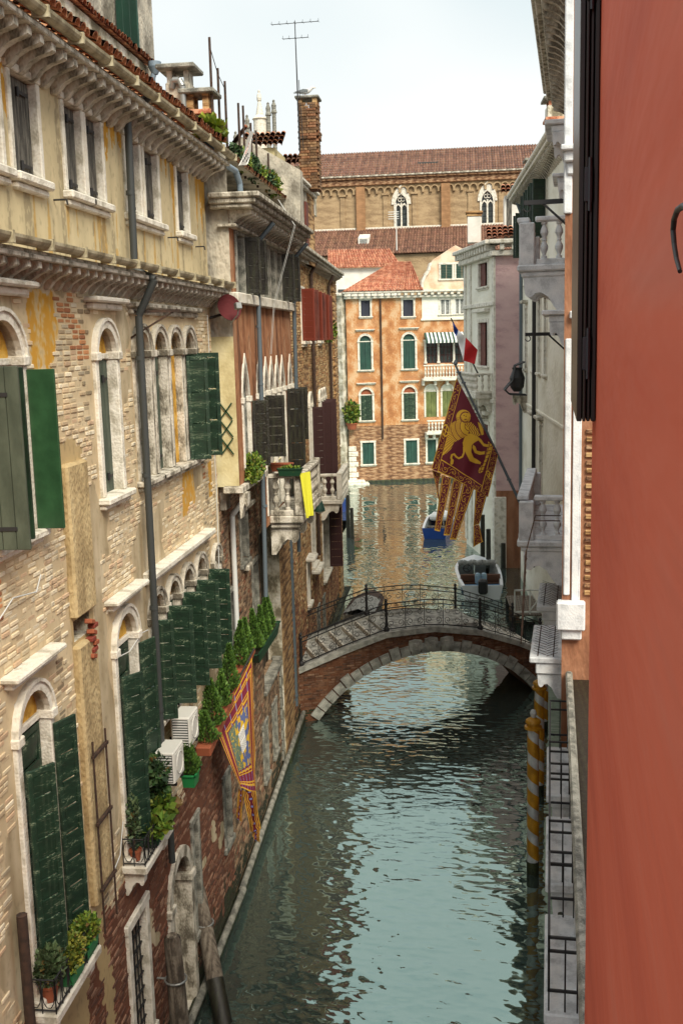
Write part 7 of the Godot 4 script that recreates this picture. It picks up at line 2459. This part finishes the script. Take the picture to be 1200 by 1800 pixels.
func build_flags():
	# large maroon flag with the gold winged lion
	var z := -24.3
	var fl := thing("flag", "large maroon flag with gold winged lion and long tails on a slanting grey pole", "flag")
	var base := atz(917, 892, -24.6)
	var tip := atz(800, 642, z)
	var pm := MB.new()
	pm.ring(base, tip, 0.035, 0.025, 10)
	pm.lathe([Vector2(0.03, 0), Vector2(0.055, 0.04), Vector2(0.03, 0.1), Vector2(0, 0.14)], tip, 8)
	for k in [0.2, 0.88, 0.95]: pm.ring(base.lerp(tip, k) - Vector3(0.0, 0.02, 0), base.lerp(tip, k) + Vector3(0, 0.02, 0), 0.05, 0.05, 8)
	put("pole", pm, M.greypipe, fl)
	var dT := Vector2(335, 425)
	var dR := Vector2(632, 985)
	var dB := Vector2(560, 1282)
	var dL := Vector2(156, 1075)
	var W := func(d: Vector2, dz: float) -> Vector3:
		var q := design(d.x, d.y)
		return atz(q.x, q.y, z + dz)
	var wav := func(u: float, v: float) -> float: return (0.09 * sin(u * 5.0 + v * 2.0) + 0.05 * sin(u * 11.0 - v * 5.0) + 0.02 * sin(u * 23.0 + v * 3.0)) * minf(1.0, v * 1.6)
	var cm := cloth(W.call(dT, 0.0), W.call(dR, 0.0), W.call(dB, 0.12), W.call(dL, 0.18), Vector3(0, 0, 1), wav)
	put("cloth", cm, tex_mat(flag_texture(dT, dR, dB, dL)), fl)
	var bt := tex_mat(band_texture(0))
	var tails := [[[160, 1115], [222, 1140], [192, 1250], [232, 1395]], [[232, 1150], [300, 1178], [216, 1530], [176, 1522]], [[310, 1180], [372, 1205], [285, 1560], [242, 1556]], [[382, 1212], [462, 1245], [330, 1592], [286, 1586]], [[470, 1262], [556, 1282], [498, 1480], [456, 1490]], [[456, 1490], [498, 1480], [526, 1602], [454, 1645]]]
	for i in tails.size():
		var q: Array = tails[i]
		var P := []
		for k in 4: P.append(W.call(Vector2(q[k][0], q[k][1] - (26.0 if k < 2 and i < 5 else 0.0)), 0.1 + 0.03 * (i % 2) + (0.02 if k > 1 else 0.0)))
		var tm := cloth(P[0], P[1], P[2], P[3], Vector3(0, 0, 1), func(u: float, v: float) -> float: return 0.03 * sin(u * 3.1 + v * 5.0 + i) * v, 14)
		put("tail", tm, bt, fl)
	# maroon and blue flag on the left wall
	var lf := thing("flag", "folded maroon and blue flag with gold borders and white book hanging off the left wall", "flag")
	var l0 := atz(346, 1335, -17.6)
	var l1 := atz(447, 1140, -18.6)
	var lp := MB.new()
	lp.ring(l0, l1, 0.022, 0.018, 8)
	lp.ring(Vector3(-4.78, l0.y - 0.1, l0.z + 0.15), l0, 0.03, 0.03, 6)
	put("pole", lp, M.iron, lf)
	var lt := tex_mat(left_flag_texture())
	var A := atz(443, 1156, -18.5)
	var B := atz(380, 1284, -18.0)
	var C := atz(424, 1388, -18.0)
	var D := atz(449, 1392, -18.5)
	put("cloth", cloth(A, D, C, B, Vector3(0.3, 0, 1).normalized(), func(u: float, v: float) -> float: return 0.06 * sin(u * 7.0 - v * 2.0) * u + 0.04 * sin(v * 5.0), 24), lt, lf)
	var A2 := atz(446, 1235, -18.55)
	put("fold", cloth(A2, atz(449, 1392, -18.6), atz(431, 1400, -18.35), atz(436, 1240, -18.4), Vector3(0, 0, 1), func(u: float, v: float) -> float: return 0.05 * sin(u * 9.0 + v * 3.0), 14, Vector2(0.0, 0.0), Vector2(1.0, 0.22)), lt, lf)
	var bt2 := tex_mat(band_texture(1))
	for q in [[[420, 1386], [428, 1390], [424, 1446], [415, 1434]], [[428, 1390], [449, 1392], [458, 1458], [440, 1462]], [[442, 1440], [457, 1450], [456, 1482], [444, 1470]]]:
		var P := []
		for k in 4: P.append(atz(q[k][0], q[k][1], -18.2))
		put("tail", cloth(P[0], P[1], P[2], P[3], Vector3(0, 0, 1), func(u: float, v: float) -> float: return 0.03 * sin(u * 5.0 + v * 6.0), 10), bt2, lf)
	# tricolour on the pink house balcony
	var tf := thing("flag", "blue white red tricolour on a short black pole above the stone balcony", "flag")
	var tm := MB.new()
	var t0 := atz(842, 662, -53.0)
	var t1 := atz(792, 559, -51.5)
	tm.ring(t0, t1, 0.04, 0.03, 8)
	put("pole", tm, M.iron, tf)
	for q in [[[795, 566], [805, 580], [802, 592], [797, 584], M.blue], [[805, 580], [818, 593], [814, 634], [802, 592], M.white], [[818, 593], [839, 615], [834, 640], [814, 634], M.red]]:
		var P := []
		for k in 4: P.append(atz(q[k][0], q[k][1], -51.4))
		var sheet := cloth(P[0], P[1], P[2], P[3], Vector3(0, 0, 1), func(u: float, v: float) -> float: return 0.12 * sin(u * 3.0 + v * 4.0) * u * (1.0 - u) * 4.0, 10)
		put("stripe", sheet, q[4], tf)
	# small white protest banner on the roof terrace
	var bn := thing("banner", "white banner with red stroke and black marks tied to a terrace pole", "banner")
	var im := Image.create(64, 128, false, Image.FORMAT_RGB8)
	for j in 128:
		for i in 64:
			var c := rgb(222, 222, 218)
			if absf(i - 34 + (j - 60) * 0.3) < 5 and j > 30 and j < 92: c = rgb(186, 60, 50)
			if j > 84 and j < 118 and ((i / 7 + j / 9) % 3 == 0) and i > 8 and i < 56: c = rgb(40, 40, 44)
			if j > 40 and j < 62 and (i / 5) % 3 == 1 and i > 14 and i < 44: c = rgb(170, 120, 110)
			im.set_pixel(i, j, c)
	put("cloth", cloth(atz(440, 232, -21.3), atz(446, 230, -21.6), atz(436, 288, -21.4), atz(420, 292, -21.0), Vector3(0, 0, 1), func(u: float, v: float) -> float: return 0.06 * sin(u * 6.0 + v * 7.0), 14), tex_mat(ImageTexture.create_from_image(im)), bn)

# ---------- plants and other things ----------
func build_things():
	var FA := Fr.new(Vector3(-4.8, 0, 0), Vector3(0, 0, -1))
	var lime := [Color(0.10, 0.19, 0.02), Color(0.16, 0.24, 0.03), Color(0.22, 0.26, 0.03), Color(0.06, 0.12, 0.02)]
	var yellowy := [Color(0.24, 0.25, 0.03), Color(0.30, 0.28, 0.04), Color(0.16, 0.2, 0.03), Color(0.08, 0.13, 0.02)]
	var deep := [Color(0.02, 0.05, 0.015), Color(0.03, 0.075, 0.02), Color(0.05, 0.1, 0.03)]
	var sage := [Color(0.09, 0.14, 0.06), Color(0.12, 0.17, 0.08), Color(0.06, 0.1, 0.04)]
	var P := func(s: float, y: float, o: float) -> Vector3: return FA.at(s, y, o)
	# near balcony
	planter("planter", "bright green trough on the iron balcony of the lowest near window", P.call(10.62, 4.33, 0.26), PI / 2, 0.42, 0.19, 0.19, M.plasticgreen)
	bush("potted_shrub", "yellow green bushy plant in the bright green trough", "plant", P.call(10.6, 4.5, 0.27), [[Vector3(0, 0.2, 0.0), Vector3(0.16, 0.18, 0.2)], [Vector3(0.05, 0.14, 0.12), Vector3(0.12, 0.12, 0.12)]], 1500, 0.045, yellowy)
	planter("planter", "green trough at the far end of the near iron balcony", P.call(11.12, 4.33, 0.26), PI / 2, 0.4, 0.18, 0.18, M.plasticgreen)
	bush("potted_shrub", "light green leafy plant in the trough at the balcony end", "plant", P.call(11.1, 4.5, 0.26), [[Vector3(0, 0.15, 0.0), Vector3(0.15, 0.15, 0.24)]], 1500, 0.045, lime)
	round_pot("flower_pot", "clay pot on the near iron balcony floor", P.call(10.22, 4.33, 0.16), 0.11, 0.2, M.pot)
	bush("potted_shrub", "feathery grey green plant in the clay pot on the balcony", "plant", P.call(10.24, 4.52, 0.16), [[Vector3(0, 0.2, 0), Vector3(0.15, 0.24, 0.15)]], 1300, 0.06, sage, "", 1.0)
	# second balcony
	round_pot("flower_pot", "dark green round pot on the second iron balcony", P.call(13.85, 4.33, 0.24), 0.15, 0.17, M.plasticdarkgreen)
	bush("potted_shrub", "large leaved bright green plant in the dark green pot", "plant", P.call(13.9, 4.48, 0.26), [[Vector3(0, 0.16, 0.02), Vector3(0.22, 0.16, 0.28)], [Vector3(0.1, 0.3, -0.2), Vector3(0.15, 0.18, 0.2)]], 330, 0.12, lime)
	round_pot("flower_pot", "small clay pot at the window end of the second balcony", P.call(14.2, 4.33, 0.14), 0.12, 0.2, M.pot)
	bush("potted_shrub", "tall dark glossy shrub before the second green shutters", "plant", P.call(14.2, 4.5, 0.2), [[Vector3(0, 0.5, 0), Vector3(0.2, 0.36, 0.26)], [Vector3(0.1, 0.85, 0.05), Vector3(0.14, 0.24, 0.18)], [Vector3(0.08, 0.2, -0.1), Vector3(0.16, 0.2, 0.2)]], 700, 0.085, deep)
	round_pot("flower_pot", "narrow pot with a sprig plant at the near end of the second balcony", P.call(13.4, 4.33, 0.14), 0.09, 0.16, M.pot)
	bush("potted_shrub", "thin grey sprig plant at the near end of the second balcony", "plant", P.call(13.4, 4.48, 0.14), [[Vector3(0, 0.4, 0), Vector3(0.08, 0.42, 0.1)]], 260, 0.06, sage, "", 0.8)
	# air conditioners
	for i in 2:
		var s := 14.42 if i == 0 else 15.36
		var a0 := P.call(s, 5.0 if i == 0 else 5.2, 0.16) as Vector3
		var ac := thing("air_conditioner", ["white air conditioner box on the wall beside the leafy balcony", "white air conditioner box half hidden by the small cypress"][i], "air conditioner", "air conditioners on the left wall", T(a0))
		var c1 := MB.new()
		c1.cb(0.0, 0, -0.55, 0.3, 0.5, 0, 0.02)
		put("casing", c1, M.plasticwhite, ac)
		var c2 := MB.new()
		for k in 10: c2.box(0.03, 0.05 + k * 0.042, 0.0, 0.27, 0.068 + k * 0.042, 0.014)
		put("grille", c2, M.whitepaint, ac)
		var c6 := MB.new()
		c6.box(0.025, 0.04, -0.002, 0.275, 0.46, 0.004)
		put("grille_recess", c6, M.pipe, ac)
		var c3 := MB.new()
		for k in 16: c3.ring(Vector3(0.31, 0.25 + cos(TAU * k / 16) * 0.17, -0.28 + sin(TAU * k / 16) * 0.17), Vector3(0.31, 0.25 + cos(TAU * (k + 1) / 16) * 0.17, -0.28 + sin(TAU * (k + 1) / 16) * 0.17), 0.012, 0.012, 4, false)
		c3.cb(0.3, 0.05, -0.5, 0.308, 0.45, -0.05, 0.004)
		put("fan_guard", c3, M.plasticwhite, ac)
		var c4 := MB.new()
		for zz in [-0.1, -0.45]: c4.box(-0.16, -0.05, zz - 0.02, 0.3, -0.002, zz + 0.02)
		put("wall_bracket", c4, M.iron, ac)
	# sill ledge and conifers in troughs along the left wall
	var row := [[335, 1362, 0.8, 0.18], [364, 1304, 0.62, 0.24], [375, 1275, 0.95, 0.25], [389, 1242, 0.72, 0.22], [401, 1213, 1.0, 0.23], [421, 1170, 1.05, 0.2], [432, 1150, 0.86, 0.18]]
	for i in row.size():
		var q: Array = row[i]
		var w := on(FA, q[0], q[1], 0.42)
		conifer(["small cypress in a green pot right beside the air conditioner", "low wide cypress at the start of the brown wall trough", "tall cypress next to the low wide one in the brown trough", "short cypress in the middle of the brown wall trough", "tallest cypress directly above the hanging left flag pole", "tall slim cypress before the last one of the brown trough", "slim cypress at the end of the brown trough before the green trough"][i], P.call(w.x, w.y, 0.42), q[2] * 0.85, q[3] * 0.85, "cypresses in troughs along the left wall")
	var w0 := on(FA, 335, 1362, 0.42)
	planter("planter", "bright green square pot holding the small cypress by the air conditioner", P.call(w0.x, w0.y - 0.16, 0.42), PI / 2, 0.32, 0.22, 0.2, M.plasticgreen)
	var w1 := on(FA, 366, 1300, 0.42)
	var w2 := on(FA, 434, 1146, 0.42)
	var sh := thing("plant_shelf", "long brown trough carrying the row of cypresses on the left wall", "trough", "", FA.xf())
	var sm := MB.new()
	var B := Basis(Vector3(0, 0, 1), atan2(w2.y - w1.y, w2.x - w1.x))
	sm.cbox(Vector3((w1.x + w2.x) / 2, (w1.y + w2.y) / 2 - 0.06, 0.4), Vector3(w1.distance_to(w2) / 2 + 0.3, 0.09, 0.13), 0.02, B)
	put("trough", sm, M.pot, sh)
	var sb := MB.new()
	for k in 5:
		var m := w1.lerp(w2, k / 4.0)
		sb.box(m.x - 0.02, m.y - 0.2, 0.0, m.x + 0.02, m.y - 0.16, 0.5)
	put("wall_bracket", sb, M.iron, sh)
	var L := Fr.new(Vector3(-4.83, 0, -19.86), Vector3(-0.029, 0, -1))
	for i in 4:
		var q: Array = [[452, 1140], [459, 1130], [467, 1118], [474, 1105]][i]
		var w := on(L, q[0], q[1], 0.4)
		conifer("bright cypress in the green trough near the bridge", L.at(w.x, w.y, 0.4), 0.85, 0.15, "cypresses in the green trough near the bridge")
	var e0 := on(L, 449, 1146, 0.4)
	var e1 := on(L, 478, 1103, 0.4)
	planter("planter", "long green trough with four cypresses on the wall near the bridge", (L.at(e0.x, e0.y, 0.4) + L.at(e1.x, e1.y, 0.4)) / 2 - Vector3(0, 0.2, 0), PI / 2, absf(e1.x - e0.x) + 0.4, 0.26, 0.24, M.plasticdarkgreen)
	bush("potted_shrub", "leafy green plant spilling over the ledge beside the blue drainpipe", "plant", Vector3(-4.3, 8.74, -20.9), [[Vector3(0, 0.25, 0), Vector3(0.2, 0.25, 0.4)], [Vector3(0.05, 0.1, 0.3), Vector3(0.16, 0.16, 0.2)]], 900, 0.07, lime)
	var tl := thing("trellis", "dark green lattice trellis on the cream wall", "trellis", "", T(Vector3(-4.6, 9.3, -19.97)))
	var tm := MB.new()
	for k in 3:
		for sg in [-1.0, 1.0]: tm.obox(Vector3(0.0, 0.2 + k * 0.34, 0), Vector3(0.012, 0.2, 0.01), Basis(Vector3(0, 0, 1), sg * 0.65))
	put("lattice", tm, M.plasticdarkgreen, tl)
	# roof terrace plants
	var U := Fr.new(Vector3(-4.4, 0, -20.0), Vector3(-0.006, 0, -1))
	planter("planter", "dark blue trough with a spiky plant on the roof terrace corner", U.at(0.15, 14.98, -0.32), PI / 2, 0.5, 0.28, 0.24, M.plasticblue)
	bush("potted_shrub", "spiky yellow green plant on the roof terrace corner", "plant", U.at(0.15, 15.2, -0.32), [[Vector3(0, 0.14, 0), Vector3(0.22, 0.16, 0.3)]], 420, 0.2, [Color(0.2, 0.26, 0.02), Color(0.28, 0.32, 0.03), Color(0.14, 0.2, 0.02)], "", 1.2)
	for i in 6:
		bush("potted_shrub", "small green plant among the tiles of the roof terrace edge", "plant", U.at(1.6 + i * 0.9, 15.05, -0.15), [[Vector3(0, 0.16, 0), Vector3(0.14, 0.18 + 0.05 * (i % 3), 0.3)]], 260 + 90 * (i % 3), 0.08, lime if i % 2 else deep, "plants on the roof terrace edge")
	bush("potted_shrub", "trailing plant growing on the brick house by the dark red shutters", "plant", Vector3(-5.25, 11.5, -41.5), [[Vector3(0, 0.3, 0), Vector3(0.25, 0.4, 0.5)]], 300, 0.12, lime)
	round_pot("flower_pot", "clay pot with a bushy plant on the far quay balcony", Vector3(-9.0, 4.4, -83.0), 0.45, 0.5, M.pot)
	bush("potted_shrub", "tall leafy plant on the balcony at the canal turn", "plant", Vector3(-9.0, 4.8, -83.0), [[Vector3(0, 0.9, 0), Vector3(0.6, 0.9, 0.6)]], 600, 0.25, lime)
	# dish
	var dh := thing("satellite_dish", "dark red satellite dish at the end of the lower cornice", "satellite dish", "", Transform3D(Basis(Vector3.UP, 0.75) * Basis(Vector3.RIGHT, PI / 2 - 0.25), Vector3(-4.42, 12.12, -19.72)))
	var dm := MB.new()
	dm.lathe([Vector2(0, 0), Vector2(0.1, 0.01), Vector2(0.18, 0.035), Vector2(0.245, 0.07), Vector2(0.252, 0.066), Vector2(0.18, 0.024), Vector2(0.1, 0.0), Vector2(0, -0.012)], Vector3.ZERO, 20)
	put("reflector", dm, M.dishred, dh)
	var da := MB.new()
	da.tube([Vector3(0, 0.02, 0.29), Vector3(0.02, 0.28, 0.2), Vector3(0.02, 0.34, 0.1)], 0.014, 5); da.cb(-0.05, 0.3, 0.0, 0.07, 0.4, 0.12, 0.01)
	put("feed_arm", da, M.zinc, dh)
	var db := MB.new()
	db.tube([Vector3(0, -0.01, 0), Vector3(0, -0.2, 0.05), Vector3(-0.25, -0.3, 0.1)], 0.025, 6)
	put("mount", db, M.iron, dh)
	# balcony things of the pointed-arch house
	var bx := U.at(3.1, 0, 0.72)
	planter("planter", "green trough hung on the front of the white baluster balcony", Vector3(bx.x - 0.2, 8.52, bx.z + 0.12), 0.0, 0.55, 0.18, 0.16, M.plasticdarkgreen)
	bush("potted_shrub", "low green plants in the trough on the baluster balcony", "plant", Vector3(bx.x - 0.2, 8.62, bx.z + 0.12), [[Vector3(0, 0.06, 0), Vector3(0.26, 0.06, 0.08)]], 260, 0.05, lime)
	planter("planter", "brown clay trough on the floor rail of the baluster balcony", Vector3(bx.x - 0.45, 8.58, bx.z - 0.25), 0.0, 0.5, 0.2, 0.17, M.pot)
	var tw := thing("towel", "bright yellow cloth hanging over the balcony rail", "cloth")
	var t0 := Vector3(bx.x + 0.02, 8.57, bx.z + 0.13)
	put("cloth", cloth(t0, t0 + Vector3(0.2, 0.02, -0.2), t0 + Vector3(0.26, -0.95, -0.1), t0 + Vector3(0.12, -1.0, 0.06), Vector3(0.6, 0, 0.8).normalized(), func(u: float, v: float) -> float: return 0.04 * sin(u * 9.0) * v, 16), M.yellowcloth, tw)
	var gl := thing("wall_lantern", "green bell shaped lantern on an arm under the far balcony", "lantern", "", T(atz(561, 893, -34.5)))
	var gm := MB.new()
	gm.lathe([Vector2(0.2, 0), Vector2(0.19, 0.08), Vector2(0.12, 0.3), Vector2(0.06, 0.42), Vector2(0.05, 0.52), Vector2(0, 0.55)], Vector3(0, -0.1, 0), 12)
	put("bell", gm, M.teal, gl)
	var ga := MB.new()
	ga.tube([Vector3(0, 0.42, 0), Vector3(-0.3, 0.5, 0), Vector3(-0.75, 0.48, 0)], 0.025, 6)
	put("arm", ga, M.teal, gl)
	var gg := MB.new()
	gg.lathe([Vector2(0, -0.06), Vector2(0.13, 0), Vector2(0.15, 0.06)], Vector3(0, -0.14, 0), 12)
	put("glass", gg, M.plasticwhite, gl)

func build_all():
	build_a()
	build_b()
	build_c()
	build_orange()
	build_church()
	build_pink()
	build_cream()
	build_right()
	build_bridge()
	build_boats()
	build_flags()
	build_things()
